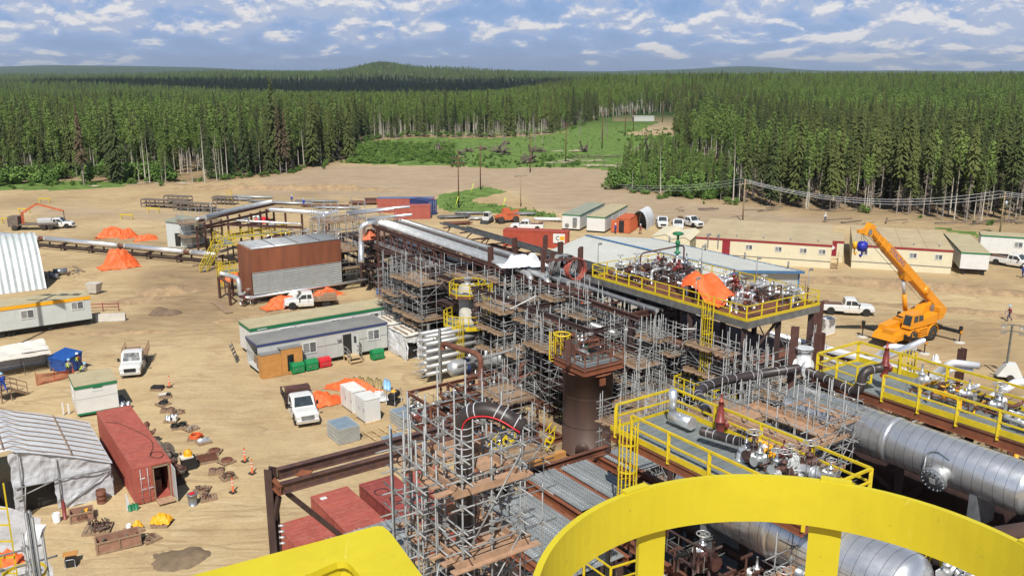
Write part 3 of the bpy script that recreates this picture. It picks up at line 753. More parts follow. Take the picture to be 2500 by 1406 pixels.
def steps(label,N,rz,w,n,rise,run,m='timber',rails=True,name='entry_steps',railm=None,plat=1.0):
	o=thing(name,label,'steps',(N[0],N[1],0),rz);mb=MB()
	for k in range(n):
		mb.box(0,-plat-run*(n-k),rise*(k+1)-.05,w,-plat-run*(n-k-1)-.03,rise*(k+1))
	mb.build('tread',m,o)
	p=MB();p.box(0,-plat,rise*n-.003,w,0,rise*n+.06);p.build('landing',m,o)
	st=MB();zt=rise*n
	for x in(.04,w-.04):
		st.bar((x,-plat-run*n,.02),(x,-plat,zt-.05),.05,.2)
		for y in(-plat+.05,-.08):st.bar((x,y,-.1),(x,y,zt-.01),.09)
	st.build('stringer',m,o)
	if rails:
		for x in(.04,w-.04):
			r=MB()
			for y,z in((-plat-run*n+.1,rise),(-plat,zt),(-.1,zt)):r.bar((x,y,z),(x,y,z+1.0),.06)
			for dz in(.55,1.0):r.bar((x,-plat-run*n+.1,rise+dz),(x,-plat,zt+dz),.05,.08);r.bar((x,-plat,zt+dz),(x,-.1,zt+dz),.05,.08)
			r.build('handrail',railm or m,o)
	return o
v=G(33.6,77.93);steps('short wooden steps at the open door of the grey trailer',(v.x,v.y),ZS,1.3,2,.24,.35,railm='galv')
def toolbox(label,u,v_,rz,L,D,Hh,m,group='site tool boxes along the grey trailer'):
	p=P(u,v_);o=thing('tool_chest',label,'tool chest',(p.x,p.y,0),rz,group)
	b=MB();b.box(0,0,.12,L,D,Hh*.72);
	for x in(.1,L-.22):b.box(x,.05,-.02,x+.12,D-.05,.119)
	b.build('body',m,o)
	l=MB();l.hexa([(-.03,-.03,Hh*.725),(L+.03,-.03,Hh*.725),(L+.03,D+.03,Hh*.725),(-.03,D+.03,Hh*.725),(0,.12,Hh),(L,.12,Hh),(L,D-.12,Hh),(0,D-.12,Hh)]);l.build('lid',m,o)
	h=MB();h.box(L*.25,-.05,Hh*.4,L*.45,-.001,Hh*.46);h.box(L*.6,-.05,Hh*.4,L*.8,-.001,Hh*.46);h.build('handle','galv',o)
toolbox('green steel tool chest nearest the plywood porch',715,915,ZS,1.2,.8,1.05,'greenbox')
toolbox('green steel tool chest next to the red one',749,908,ZS,1.2,.8,1.05,'greenbox')
toolbox('red steel tool chest in front of the grey trailer',782,900,ZS,1.15,.75,.95,'redbox')
toolbox('lone green tool chest at the right end of the grey trailer',911,881,ZS,1.25,.75,1.0,'greenbox')
p=P(641,926);t=thing('plywood_porch','orange plywood wind porch with open doorway against the grey trailer','porch',(p.x,p.y,0),ZS)
b=MB();b.box(0,0,0,1.9,.06,2.25);b.box(0,.06,0,.06,.9,2.25);b.build('wall','plywood',t)
b=MB();b.box(1.92,0,0,2.5,.06,2.5);b.box(3.15,0,0,4.0,.06,2.5);b.box(2.5,0,1.9,3.15,.06,2.5);b.box(2.5,0,0,3.15,.06,.25);b.box(3.94,.06,0,4.0,1.3,2.5);b.build('panel','plywood',t)
b=MB();b.box(-.03,-.03,2.25,1.93,.95,2.3);b.box(1.9,-.03,2.502,4.03,1.35,2.55);b.build('roof','greyroof',t)
b=MB();b.box(2.55,.8,.05,3.1,1.2,1.0);b.build('clutter','tarpgrey',t)
t=trailer('long white trailer with tan roof and green trim behind the grey trailer','trailer',W2(26.3,83.6),ZS,18.3,3.4,3.15,'white','tanroof','green',.45,.26)
for x,w in((3.0,1.4),(8.5,1.2),(12.9,1.2),(16.3,1.35)):window(t,'f',18.3,3.4,x,1.45 if x>15 else 1.6,w,1.0)
door(t,'f',18.3,5.2,.55,.9,2.0,win=True);door(t,'f',18.3,14.7,.55,.95,2.0,win=True)
for x in(4.6,11.0,14.3):
	l=MB();l.box(x,-.14,2.2,x+.12,-.002,2.6);l.build('lamp','greycloth',t)
b=MB();b.box(.7,-.066,2.84,1.7,-.0605,2.92);b.build('name_strip','white',t)
t2=MB();p=P(578,885)
o=thing('folded_steps','folded metal stair frame leaning at the left end of the trailers','steps',(p.x,p.y,0),ZS+R(60));t2.bar((0,0,0),(0,.6,1.9),.05);t2.bar((.9,0,0),(.9,.6,1.9),.05)
for k in range(5):t2.bar((0,.12*k+.05,.36*k+.15),(.9,.12*k+.05,.36*k+.15),.2,.04)
t2.build('frame','galvdark',o)
t=trailer('small white site shack with green trim and tan roof beside the red container','shack',W2(9.3,76.6),R(32.5),3.2,3.5,2.75,'white','tanroof','green',.28,.2,panels=False,midband='greywall')
window(t,'l',3.2,3.5,1.3,1.2,1.0,.95);s=MB();s.box(-.02,-.02,.15,3.22,-.003,.32);s.build('sill','green',t)
s=MB();[s.box(1.32+.14*k,-.008,1.98,1.41+.14*k,-.002,2.1)for k in range(6)];s.build('faint_lettering','greywall',t);s=MB();s.box(1.35,-.02,2.3,2.1,-.003,2.4);s.build('vent','green',t)
t=trailer('long pale trailer with yellow trim at the left edge, lamp post shadow on its wall','trailer',W2(-4.5,105.6),ZS,20.0,3.3,3.45,'palewall','tanroof','amber',.75,.34)
window(t,'f',20,3.3,13.0,1.75,1.35,1.0);window(t,'f',20,3.3,18.0,2.0,1.3,.95);window(t,'f',20,3.3,6,1.9,1.3,.95)
for k,(u,rfm,ttrim,lab)in enumerate(((1373,'greenroof','green','white trailer with green-grey roof and wall-mounted heater on its end'),(1433,'tanroof','green','white trailer with tan roof and blank end wall beside the orange container'))):
	n=P(u,522 if k==0 else 527,2.95)
	t=trailer(lab,'trailer',(n.x,n.y),R(-22),3.3,15.5,2.95,'white',rfm,ttrim,.35,.16,panels=False,group='pair of white trailers in the rear yard')
	for q in(4.5,9.5):window(t,'r',3.3,15.5,q,1.5,1.2,.9)
	if k==0:
		s=MB();s.box(2.1,-.45,1.1,2.8,-.002,2.4);s.tube((.9,-.06,.9),(.9,-.01,.9),.4,14);s.build('heater','steelgrey',t)
CR=R(-19.5)
def camp(label,x,y,L,D,doorx=None,base=1.0,Ht=3.5,wins=(),roofs=5,group='beige camp dormitories'):
	t=trailer(label,'camp building',(x,y),CR,L,D,Ht,'beige','beigeroof','maroon',base,.26,skirt='beige',name='camp_building',group=group,roofseams=roofs)
	for w in wins:window(t,'f',L,D,w,base+.95,1.05,.8)
	s=MB();s.box(-.02,-.04,base-.06,L+.02,.0,base+.02);s.build('sill','greyroof',t)
	for k in range(roofs+1):
		v=MB();x0=L*(k+.5)/(roofs+1);v.tube((x0,1.8,Ht),(x0,1.8,Ht+.45),.07,8);v.build('vent_pipe','steelgrey',t)
	return t
t=camp('left beige dormitory with maroon trim and tan roof',27.9,131.3,19.4,17.5,wins=(7.3,11.5,15.0,17.6),roofs=4)
door(t,'f',19.4,4.0,1.0,1.0,2.05,'maroon')
for x in(1.8,3.3):
	s=MB();s.bar((x,-.1,1.9),(x,-.1,3.9),.12);s.box(x-.25,-.25,3.8,x+.25,.1,4.0);s.build('flue','steelgrey',t)
t=camp('right beige dormitory with maroon trim behind the crane boom',49.4,125.4,13.2,16.5,wins=(1.1,4.6,7.6,10.9),roofs=3)
q=P(2033,655);steps('wooden stairs between the two beige dormitories',(q.x+.2,q.y+2.6),CR,1.4,5,.2,.32,railm='timber')
q=P(2330,650);steps('wooden stairs between the right dormitory and the white cabin',(q.x-.8,q.y+2.4),CR,1.3,5,.2,.32)
t=trailer('small maroon-trimmed link building between the dormitories','camp building',(46.6,129.6),CR,2.9,7,3.3,'beige','beigeroof','maroon',1.0,.26,skirt='beige',name='camp_link');door(t,'f',2.9,.9,1.0,1.0,2.05,'maroon',label='maroon door with a white diamond panel')
s=MB();s.obox((1.4,-.06,2.2),.5,.02,.5,0,0,R(45));s.build('panel','white',t)
q=P(2000-250,612);
t=trailer('white end cabin with green trim and tan roof beside the right dormitory','cabin',(62.9,120.8),R(-17),3.6,15,3.3,'white','tanroof','green',.9,.16,panels=False)
t=trailer('far white trailer with green trim at the right edge behind the cabins','trailer',(72.5,134.0),R(-22),7.6,3.3,3.3,'white','tanroof','green',.5,.18);window(t,'f',7.6,3.3,4.6,1.6,1.2,.9)
for k,(u,v_)in enumerate(((1592,576),(1637,583))):
	n=P(u,v_,2.6);o=thing('storage_shed',('left' if k==0 else 'right')+' of two small cream sheds with peaked roofs near the white pickups','shed',(n.x,n.y,0),R(-22),0,'pair of cream sheds')
	o.rotation_euler.z=R(-22);o['group']='pair of cream sheds'
	b=MB();b.box(0,0,0,3.0,8.5,2.5);b.add([(0,0,2.5),(3,0,2.5),(2.2,0,3.0)],[(0,1,2)]);b.build('wall','beige',o)
	r=MB();r.hexa([(-.1,-.1,2.5),(2.2,-.1,3.0),(2.2,8.6,3.0),(-.1,8.6,2.5),(-.1,-.1,2.56),(2.2,-.1,3.06),(2.2,8.6,3.06),(-.1,8.6,2.56)])
	r.hexa([(2.2,-.1,3.0),(3.1,-.1,2.5),(3.1,8.6,2.5),(2.2,8.6,3.0),(2.2,-.1,3.06),(3.1,-.1,2.56),(3.1,8.6,2.56),(2.2,8.6,3.06)]);r.build('roof','beige',o)
o=thing('metal_building','wide low metal building with pale ribbed roof and blue trim','building',G(70.4,67.2),ZS)
Lp,Dq,e,rg,rp=19.8,27.0,3.6,5.3,7.6
b=MB();b.box(.2,.2,0,Lp-.2,Dq-.2,e-.02);b.add([(.2,.2,e-.02),(Lp-.2,.2,e-.02),(rp,.2,rg-.05)],[(0,1,2)]);b.add([(.2,Dq-.2,e-.02),(Lp-.2,Dq-.2,e-.02),(rp,Dq-.2,rg-.05)],[(0,2,1)]);b.build('wall','greywall',o)
def ribroof(nm,x0,z0,x1,z1,D,mm,n,y0=-.3):
	r=MB();r.hexa([(x0,y0,z0),(x1,y0,z1),(x1,D,z1),(x0,D,z0),(x0,y0,z0+.06),(x1,y0,z1+.06),(x1,D,z1+.06),(x0,D,z0+.06)])
	for k in range(n):y=y0+(D-y0)*(k+.5)/n;r.hexa([(x0,y-.04,z0+.061),(x1,y-.04,z1+.061),(x1,y+.04,z1+.061),(x0,y+.04,z0+.061),(x0,y-.02,z0+.11),(x1,y-.02,z1+.11),(x1,y+.02,z1+.11),(x0,y+.02,z0+.11)])
	return r.build(nm,mm,o)
ribroof('roof',-.2,e-.02,rp,rg,Dq+.2,'blueroof',32);ribroof('roof',Lp+.2,e-.02,rp,rg,Dq+.2,'blueroof',32)
t=MB();t.bar((rp,-.3,rg+.14),(rp,Dq+.2,rg+.14),.45,.06)
for x,in((-.22,),(Lp+.22,)):t.bar((x,-.3,e-.02),(x,Dq+.2,e-.02),.12,.3)
t.bar((-.2,-.36,e),(rp,-.36,rg+.02),.1,.32);t.bar((rp,-.36,rg+.02),(Lp+.2,-.36,e),.1,.32);t.bar((Lp-.15,.15,0),(Lp-.15,.15,e-.2),.18)
t.build('trim','bluetrim',o)
v=MB()
for x,y in((-.1,3),(-.1,9),(-.1,15),(-.1,21),(-.1,26.5),(Lp,2),(Lp,9),(Lp,16),(Lp,23)):v.tube((x,y,e),(x,y,e+1.0),.12,8)
v.build('vent_pipe','greyroof',o)
n=P(1546,303);o=thing('far_shed','small pale metal shed far off at the end of the power line corridor','shed',(n.x,n.y,ground_z(n.x,n.y)),0);b=MB();b.box(0,0,-1,11,5,2.4);b.build('wall','blueroof',o);b=MB();b.box(-.2,-.2,2.402,11.2,5.2,2.55);b.build('roof','white',o)
def container(label,p,q,rz,L,D,m,Ht=2.6,end='doors',group=None,open_right=False,z=0,world=None,top=None):
	w=world or W2(p,q);o=thing('shipping_container',label,'container',(w[0],w[1],z),rz,group)
	b=MB();t=.04
	def corr(p0,p1,nrm,n):
		for k in range(n):
			a=Vector(p0).lerp(Vector(p1),(k+.1)/n);c=Vector(p0).lerp(Vector(p1),(k+.55)/n);d=Vector(nrm)*.045
			b.hexa([a,c,c+d,a+d,a+Vector((0,0,Ht-.35)),c+Vector((0,0,Ht-.35)),c+d+Vector((0,0,Ht-.35)),a+d+Vector((0,0,Ht-.35))])
	s=.06
	nx,ny=max(3,int(L/.28)),max(3,int(D/.28))
	b.box(s,s,.1,L-s,D-s,Ht-.06)if not open_right else(b.box(s,s,.1,L*.55,s+.06,Ht-.06),b.box(s,s,.1,s+.06,D-s,Ht-.06),b.box(L-s-.06,s,.1,L-s,D-s,Ht-.06),b.box(s,D-s-.06,.1,L-s,D-s,Ht-.06),b.box(s,s,.06,L-s,D-s,.1))
	if L>D:corr((s,s,.18),(L-s,s,.18),(0,-1,0),nx);corr((s,D-s,.18),(L-s,D-s,.18),(0,1,0),nx)
	corr((s,D-s,.18),(s,s,.18),(-1,0,0),ny)if D>L else None;corr((L-s,s,.18),(L-s,D-s,.18),(1,0,0),ny)if D>L else None
	b.build('body',m,o)
	f=MB()
	for x in(0,L-.12):
		for y in(0,D-.12):f.box(x,y,0,x+.12,y+.12,Ht)
	for z0 in(0.0,Ht-.12):
		f.box(.12,0,z0+.002,L-.12,.1,z0+.118);f.box(.12,D-.1,z0+.002,L-.12,D,z0+.118);f.box(0,.12,z0+.002,.1,D-.12,z0+.118);f.box(L-.1,.12,z0+.002,L,D-.12,z0+.118)
	f.build('frame',m,o)
	r=MB();r.box(.1,.1,Ht-.058,L-.1,D-.1,Ht-.03)
	if D>L:
		n=int(D/.42)
		for k in range(n):y=.15+(D-.3)*k/n;r.box(.12,y,Ht-.029,L-.12,y+.2,Ht-.012)
	else:
		n=int(L/.42)
		for k in range(n):x=.15+(L-.3)*k/n;r.box(x,.12,Ht-.029,x+.2,D-.12,Ht-.012)
	r.build('roof',top or m,o)
	if end=='doors':
		hx=L*.52 if open_right else L
		dn=1 if open_right else 2
		for k in range(dn):
			x0=.12+k*(L-.24)/2;w=(L-.24)/2-.02;d=MB();d.box(x0,-.03,.14,x0+w,.058,Ht-.14)
			for z0 in(.35,.85,1.35,1.85):d.box(x0+.12,-.06,z0,x0+w-.1,-.031,z0+.28)
			do=d.build('door',m,o);l=MB()
			for x in(x0+w*.3,x0+w*.72):l.tube((x,-.09,.1),(x,-.09,Ht-.12),.02,6);l.box(x-.02,-.1,1.0,x+.3,-.08,1.06)
			l.build('locking_bar','tarpgrey',do)
	return o
c=container('red shipping container with wooden doorway in its end, beside the white tent',9.8,57.9,ZS,2.44,12.19,'container',open_right=True)
b=MB();b.box(1.22,-.03,.1,1.30,.08,2.4);b.box(2.22,-.03,.1,2.32,.08,2.4);b.box(1.22,-.03,2.3,2.32,.08,2.42);b.build('door_frame','wood',c)
b=MB();b.box(1.25,-.95,.05,2.3,-.04,.1);b.box(1.25,-.9,.0,1.35,-.1,.049);b.build('ramp','woodnew',c)
b=MB();b.box(0,0,.1,.05,.95,2.35);dd=b.build('door','greywall',c,(2.40,-.98,0));
b=MB();b.box(1.3,.9,.12,1.9,1.4,1.0);b.box(1.5,1.9,.12,2.1,2.3,1.3);b.build('clutter','rustbits',c)
b=MB();b.box(.4,-.05,1.75,.72,-.032,2.05);b.build('notice','white',c)
b=MB();b.box(.46,-.056,1.88,.66,-.0505,1.93);b.build('notice_print','steelgrey',c)
b=MB();b.lathe([(.11,0),(.11,.02)],(.98,-.035,2.0),(0,-1,0),14);b.build('roundel','white',c)
h=MB();h.path([(.2,9.5,2.61),(.9,8.8,2.61),(1.5,7.0,2.61),(2.1,5.0,2.61),(2.15,3.8,2.61),(1.9,2.5,2.61),(1.55,1.9,2.61),(1.4,1.2,2.62),(1.9,.7,2.62),(2.3,1.1,2.62),(2.2,1.8,2.62),(1.7,2.0,2.63),(1.45,1.4,2.63)],.025,6,.5)
hw=h.build('cable','primer',None);hw.location=c.location;hw.rotation_euler=c.rotation_euler;tag(hw,'thin dark cable looped on the roof of the red container','cable')
cA=container('short red container with a plain roof between the steel frame and the scaffold',17.95,41.6,ZS,2.44,6.06,'container');
b=MB();b.box(.35,5.2,2.601,.75,5.5,2.62);b.build('sticker','white',cA)
cB=container('ribbed red container with looped cables on its roof beside the scaffold',21.1,41.4,ZS,2.44,6.06,'containerdk',Ht=2.6)
for k,(x,y)in enumerate(((.7,4.3),(1.1,3.0))):
	h=MB();h.path([(x+.42*math.cos(a*.4)*(1+.1*(a//16)),y+.42*math.sin(a*.4),2.62+.004*a/16)for a in range(32)],.018,5);hw=h.build('cable','primerdark');hw.location=cB.location;hw.rotation_euler=cB.rotation_euler
	tag(hw,('far' if k==0 else 'near')+' cable coil on the ribbed red container roof','cable','cable coils on the red container')
container('red container half hidden behind the tall scaffold tower',24.1,41.2,ZS,2.44,6.06,'container')
container('small red container with open doors left of the plain red one',15.2,43.0,ZS,2.44,3.0,'container',Ht=2.3)
container('red container at the left edge beside the white tent',-.6,57.0,ZS,2.44,6.2,'container',Ht=2.6)
n=P(1228,601);c=container('long bright red container with a logo sign at its right end',0,0,R(-12),10.6,2.44,'containerred',Ht=2.7,world=(n.x,n.y),end=None)
b=MB();b.box(8.3,-.10,.9,10.2,-.05,2.4);sg=b.build('sign','white',c)
b=MB();b.box(9.4,-.12,1.4,10.15,-.101,2.0);b.build('panel','amber',c)
l=MB();l.path([(9.1+.35*math.cos(a),-.115,1.7+.28*math.sin(a))for a in[R(60+30*k)for k in range(9)]],.05,5);l.build('emblem','black',c)
n=P(962,536);c1=container('red container in the row behind the pipe bridge',0,0,R(4),7.0,2.44,'container',world=(n.x,n.y),end=None)
n=P(905,530);container('long red container with blue-grey roof behind the pipe bridge',0,0,R(3),11.5,2.44,'container',world=(n.x+.5,n.y+5),end=None,top='bluetrim',Ht=2.9)
n=P(1052,530);container('navy blue container end beside the green mound',0,0,R(45),2.44,5.5,'navy',world=(n.x-.8,n.y+1.5),Ht=2.9)
n=P(1504,568);c=container('small orange container with its door open beside the white trailers',0,0,R(-22),2.44,6.06,'orangered',world=(n.x,n.y),end=None,Ht=2.6)
b=MB();b.box(.5,-.05,.1,1.4,-.004,2.2);b.build('doorway','black',c)
b=MB();b.box(0,0,.1,.06,1.0,2.3);b.build('door','orangered',c,(.1,-.1,0),R(110))
n=P(1541,560);o=thing('domed_shelter','small white domed fabric shelter beside the orange container','shelter',(n.x,n.y,0),R(-22));b=MB()
b.grid(lambda a,c:(1.4-1.4*math.cos(a*math.pi)*(1+.04*math.sin(c*9)),c*6,3.4*math.sin(a*math.pi)**.8),14,10);b.add([(1.4-1.4*math.cos(k/14*math.pi),6,3.4*math.sin(k/14*math.pi)**.8)for k in range(15)],[tuple(range(15))]);b.build('cover','tarpwhite',o)
b=MB();b.path([(1.4-1.42*math.cos(k/14*math.pi),0,3.42*math.sin(k/14*math.pi)**.8)for k in range(15)],.05,5);b.build('frame','galv',o)
def crumple(p,a=.08,f=.9,seed=0):
	n=noise.noise_vector(Vector(p)*f+Vector((seed,0,0)));n2=noise.noise_vector(Vector(p)*f*2.7+Vector((0,seed,0)));return Vector(p)+n*a+n2*a*.5
o=thing('workshop_tent','large white tarped workshop tent with strapped sloping roof and dark doorway','tent',G(3.5,60.2),ZS)
Lx,Dy,hl,hr=5.4,8.4,4.6,2.45
def zt(x):return hl+(hr-hl)*(x/Lx)**1.15
LW=9.0
b=MB();b.grid(lambda a,c:(lambda x,y:(x,y,(zt(x)if x>0 else hl+.25+.02*x)+.012*math.sin(c*34)+.03*noise.noise((x,y,0))))(-LW+(Lx+LW+.1)*a,-.15+(Dy+.3)*c),40,30);b.build('roof','tarpwhite',o)
s=MB()
for k in range(9):
	y=.2+k*.98;s.path([(x,y,(zt(x)if x>0 else hl+.25+.02*x)+.07)for x in[-LW+(Lx+LW)*i/16 for i in range(17)]],.035,5)
for x in(-4.6,-.6,3.2):s.path([(x,y,(zt(x)if x>0 else hl+.25+.02*x)+.09)for y in[Dy*i/8 for i in range(9)]],.045,5)
s.build('batten','wood',o)
def wallgrid(mb,f,nx,ny,a=.10,seed=0,hole=None):
	i0=len(mb.v)
	for j in range(ny+1):
		for i in range(nx+1):mb.v.append(tuple(crumple(f(i/nx,j/ny),a,1.1,seed)))
	for j in range(ny):
		for i in range(nx):
			if hole and hole((i+.5)/nx,(j+.5)/ny):continue
			q=i0+j*(nx+1)+i;mb.face(q,q+1,q+nx+2,q+nx+1,smooth=False)
w=MB();wallgrid(w,lambda a,c:(lambda x:(x,.05*math.sin(c*3),c*zt(max(x,0))))(-.4+(Lx+.4)*a),44,26,.13,3,hole=lambda a,c:.10<a<.42 and c<.50)
wallgrid(w,lambda a,c:(Lx,Dy*a,c*hr),30,12,.10,5);w.build('wall','tarpgrey',o)
w=MB();w.box(-1.2,.9,0,Lx-.6,.95,2.3);w.build('interior_shade','black',o)  # black sheet stands in for the unlit inside of the doorway
s=MB()
for a_,b_ in(((-.3,-.12,2.2),(Lx,-.12,2.0)),((2.3,-.12,.1),(5.2,-.12,1.9)),((.1,-.12,0),(.1,-.12,4.5)),((2.2,-.12,0),(2.2,-.12,3.6)),((2.2,-.12,2.2),(-.3,-.14,1.5)),((.0,-.3,0),(.3,-.15,2.2))):s.tube(a_,b_,.045,6)
s.build('pole','galv',o)
q=P(0,905);o=thing('canopy','open white canopy over scaffold frame left of the blue bin','canopy',(0,0,0),0)
n0=P(125,905)
o.location=(n0.x,n0.y,0);o.rotation_euler.z=ZS
b=MB();b.grid(lambda a,c:crumple((-7+7*a,-.1+2.8*c,2.15+.35*c+.1*math.sin(a*9)),.12,1,2),24,10);b.grid(lambda a,c:crumple((-7+7.1*a,-.15-.08*c,2.15-.35*c),.08,1,4),24,3);b.build('roof','tarpcream',o)
b=MB();b.grid(lambda a,c:crumple((-7+7*a,2.7,c*2.4),.1,1,4),20,8);b.grid(lambda a,c:crumple((0,2.7*a,c*2.2),.1,1,4),8,8);b.build('wall','tarpgrey',o)
for x in(-6.9,-4.5,-2.2,-.05):
	s=MB();s.tube((x,0,-.1),(x,0,2.3),.03,6);s.tube((x,2.6,-.1),(x,2.6,2.5),.03,6);s.build('post','galvdark',o)
s=MB();s.tube((-6.9,0,1.1),(0,0,1.1),.025,5);s.tube((-6.9,2.5,1.1),(0,2.5,1.1),.025,5);s.build('rail','galvdark',o)
def wrapshed(label,u,v_,L,D,Ht,seed):
	n=P(u,v_);o=thing('tarped_shed',label,'tarped shed',(n.x,n.y,0),ZS,'white tarped sheds beside the grey trailer')
	w=MB();wallgrid(w,lambda a,c:(L*a,-.06*math.sin(c*5),Ht*c),26,14,.14,seed,hole=lambda a,c:.04<a<.26 and c<.72)
	wallgrid(w,lambda a,c:(0,D*a,Ht*c),18,14,.13,seed+2);wallgrid(w,lambda a,c:(L,D*a,Ht*c),18,14,.12,seed+3);wallgrid(w,lambda a,c:(L*a,D,Ht*c),26,10,.1,seed+4);w.build('wall','tarpwhite',o)
	r=MB();wallgrid(r,lambda a,c:(-.1+(L+.2)*a,-.12+(D+.2)*c,Ht+.1*math.sin(c*3)),20,14,.07,seed);r.build('roof','tarpcream',o)
	s=MB()
	for k in range(6):x=L*(k+.3)/6;s.box(x,.2+.3*(k%2),Ht+.12,x+.12,D*.8,Ht+.2)
	s.build('batten','wood',o);b=MB();b.box(.25,.4,0,L*.3,.5,Ht*.75);b.build('interior_shade','black',o)  # black sheet takes the place of the shade inside the opening
wrapshed('left white tarped shed touching the green-trim trailer',945,850,3.4,3.4,2.5,1)
wrapshed('right white tarped shed behind the stacked pipe rack',993,880,4.4,4.0,2.5,11)
o=thing('arched_shelter','white corrugated arched metal shelter at the left edge','shelter',G(0,127.5),ZS);b=MB()
Rq=8.2
def arch(a,c):
	x=-18.3+32*a;w=.13*math.sin(a*2*math.pi*42);e=abs(1-2*c)
	return(x,5.6-5.6*(1-2*c)*(1+w*.02)-w*(.5-c),6.7*(1-e**1.75)+w*(1-e))
b.grid(arch,336,22);b.build('shell','corr',o)
b=MB();n=20;b.add([(13.6,5.6-5.5*(1-2*k/n),6.6*(1-abs(1-2*k/n)**1.75))for k in range(n+1)],[tuple(range(n+1))]);b.build('end_wall','steelgrey',o)  # its shade, facing away from the sun, is put into a darker grey
def loft(mb,secs,smooth=False,cap=True):
	o=len(mb.v);n=len(secs[0])
	for s in secs:mb.v.extend([tuple(p)for p in s])
	for i in range(len(secs)-1):
		for k in range(n):k2=(k+1)%n;mb.face(o+i*n+k,o+i*n+k2,o+(i+1)*n+k2,o+(i+1)*n+k,smooth=smooth)
	if cap:mb.face(*[o+k for k in range(n)][::-1]);mb.face(*[o+(len(secs)-1)*n+k for k in range(n)])
def sec(x,w,z0,z1,ins=.08,c=.08):
	return[(x,-w+c,z0),(x,w-c,z0),(x,w,z0+c),(x,w,z1-c*1.5),(x,w-ins,z1-c*.3),(x,w-ins-c,z1),(x,-w+ins+c,z1),(x,-w+ins,z1-c*.3),(x,-w,z1-c*1.5),(x,-w,z0+c)]
def wheel(parent,x,y,r=.40,w=.27,side=1):
	t=MB();t.lathe([(r*.62,-w/2),(r*.94,-w/2),(r,-w*.36),(r,w*.36),(r*.94,w/2),(r*.62,w/2)],(x,y,r),(0,1,0),20);to=t.build('wheel','rubber',parent)
	h=MB();h.lathe([(r*.60,-w*.48),(r*.60,w*.48*0+w*.40),(r*.5,w*.49),(r*.2,w*.46),(.001,w*.5)]if side>0 else[(.001,-w*.5),(r*.2,-w*.46),(r*.5,-w*.49),(r*.60,-w*.40),(r*.60,w*.48)],(x,y,r),(0,1,0),16);h.build('rim','steelgrey',to)
def pickup(label,x,y,rz,kind='bed',paint='truckwhite',crew=True,low='truckdirty'):
	o=thing('pickup_truck',label,'pickup truck',(x,y,ground_z(x,y)),rz,'white pickups about the site')
	y_of=lambda z:.93-(z-1.16)*(.20/.66)
	cb=-.55 if crew else .05
	b=MB()
	fr=[sec(cb-.0,.96,.42,1.14),sec(.9,.98,.40,1.16),sec(1.25,.98,.42,1.17,.06),sec(2.35,.96,.44,1.14,.10),sec(2.72,.93,.48,1.08,.14),sec(2.86,.88,.52,.98,.16)]
	if kind=='bed':fr=[sec(-3.05,.95,.55,1.16),sec(-2.9,.97,.5,1.18,.02,.03),sec(cb,.97,.46,1.18,.02,.03)]+fr
	loft(b,fr,False)
	top=1.92
	loft(b,[sec(cb-.02,.94,1.10,1.16,.04,.03),sec(cb+.12,.90,1.10,top-.06,.14,.06),sec(cb+.5,.90,1.10,top,.16,.06),sec(.75,.90,1.10,top-.02,.16,.06),sec(1.45,.92,1.08,1.16,.03,.03)])
	b.build('body',paint,o)
	if kind=='bed':
		i=MB();i.box(-2.95,-.82,1.181,cb-.08,.82,1.185);i.box(-2.9,-.5,1.186,-2.2,.2,1.45);i.build('load','rustbits',o)
	gl=MB()
	gl.add([(1.36,-.78,1.20),(1.36,.78,1.20),(.83,.66,1.86),(.83,-.66,1.86)],[(0,1,2,3)]);w=gl.build('windscreen','glass',o)
	w.data.transform(Matrix.Translation((.035,0,.02)))
	def side_glass(nm,pts):
		for s in(1,-1):
			m=MB();m.add([(a_,s*(b_+q_),c_)for q_ in(.0,.03)for a_,b_,c_ in pts],[(0,1,2,3),(4,5,6,7),(0,1,5,4),(1,2,6,5),(2,3,7,6),(3,0,4,7)]);m.build(nm,'glass',o)
	side_glass('side_window',[(.28,.90,1.24),(1.12,.90,1.24),(.80,.885,1.68),(.28,.885,1.72)])
	if crew:side_glass('side_window',[(cb+.22,.90,1.24),(.18,.90,1.24),(.18,.885,1.72),(cb+.25,.885,1.70)])
	m=MB();m.add([(cb-.03,-.7,1.25),(cb-.03,.7,1.25),(cb+.05,.62,1.75),(cb+.05,-.62,1.75)],[(3,2,1,0)]);m.build('rear_window','glass',o)
	g=MB();g.box(2.86,-.52,.60,2.90,.52,.93);
	for z in(.68,.77,.86):g.box(2.9,-.5,z,2.915,.5,z+.03)
	g.build('grille','black' if kind in('flat','bed')else 'steelgrey',o)
	bp=MB();bp.hexa([(2.82,-.95,.34),(3.0,-.85,.34),(3.0,.85,.34),(2.82,.95,.34),(2.82,-.95,.56),(3.0,-.85,.56),(3.0,.85,.56),(2.82,.95,.56)]);bp.build('front_bumper','clad',o)
	for s in(1,-1):
		h=MB();h.hexa([(2.70,s*.93,.72),(2.88,s*.86,.72),(2.885,s*.56,.72),(2.8,s*.56,.72),(2.66,s*.93,.96),(2.84,s*.84,.96),(2.87,s*.56,.96),(2.8,s*.56,.96)]);h.build('headlight','plastic',o)
		m=MB();m.obox((1.12,s*1.14,1.32),.12,.2,.3);m.bar((1.15,s*.93,1.2),(1.12,s*1.1,1.25),.05);m.build('mirror','black',o)
		a=MB();a.box(cb+.55 if crew else .3,s*.985-.004,1.02,cb+.7 if crew else .45,s*.985+.02,1.06);a.build('handle','steelgrey',o)
		d=MB();d.box(-.0,s*.975-.008,.55,.02,s*.975+.012,1.16);d.box(1.12,s*.98-.008,.5,1.14,s*.98+.012,1.16);d.build('door_gap','black',o)
		l=MB();l.box(cb-.0,s*.99-.012,.40,1.3,s*.99+.012,.62);l.box(cb,s*.9-.12,.34,1.3,s*.9+.16,.38);l.build('running_board',low,o)
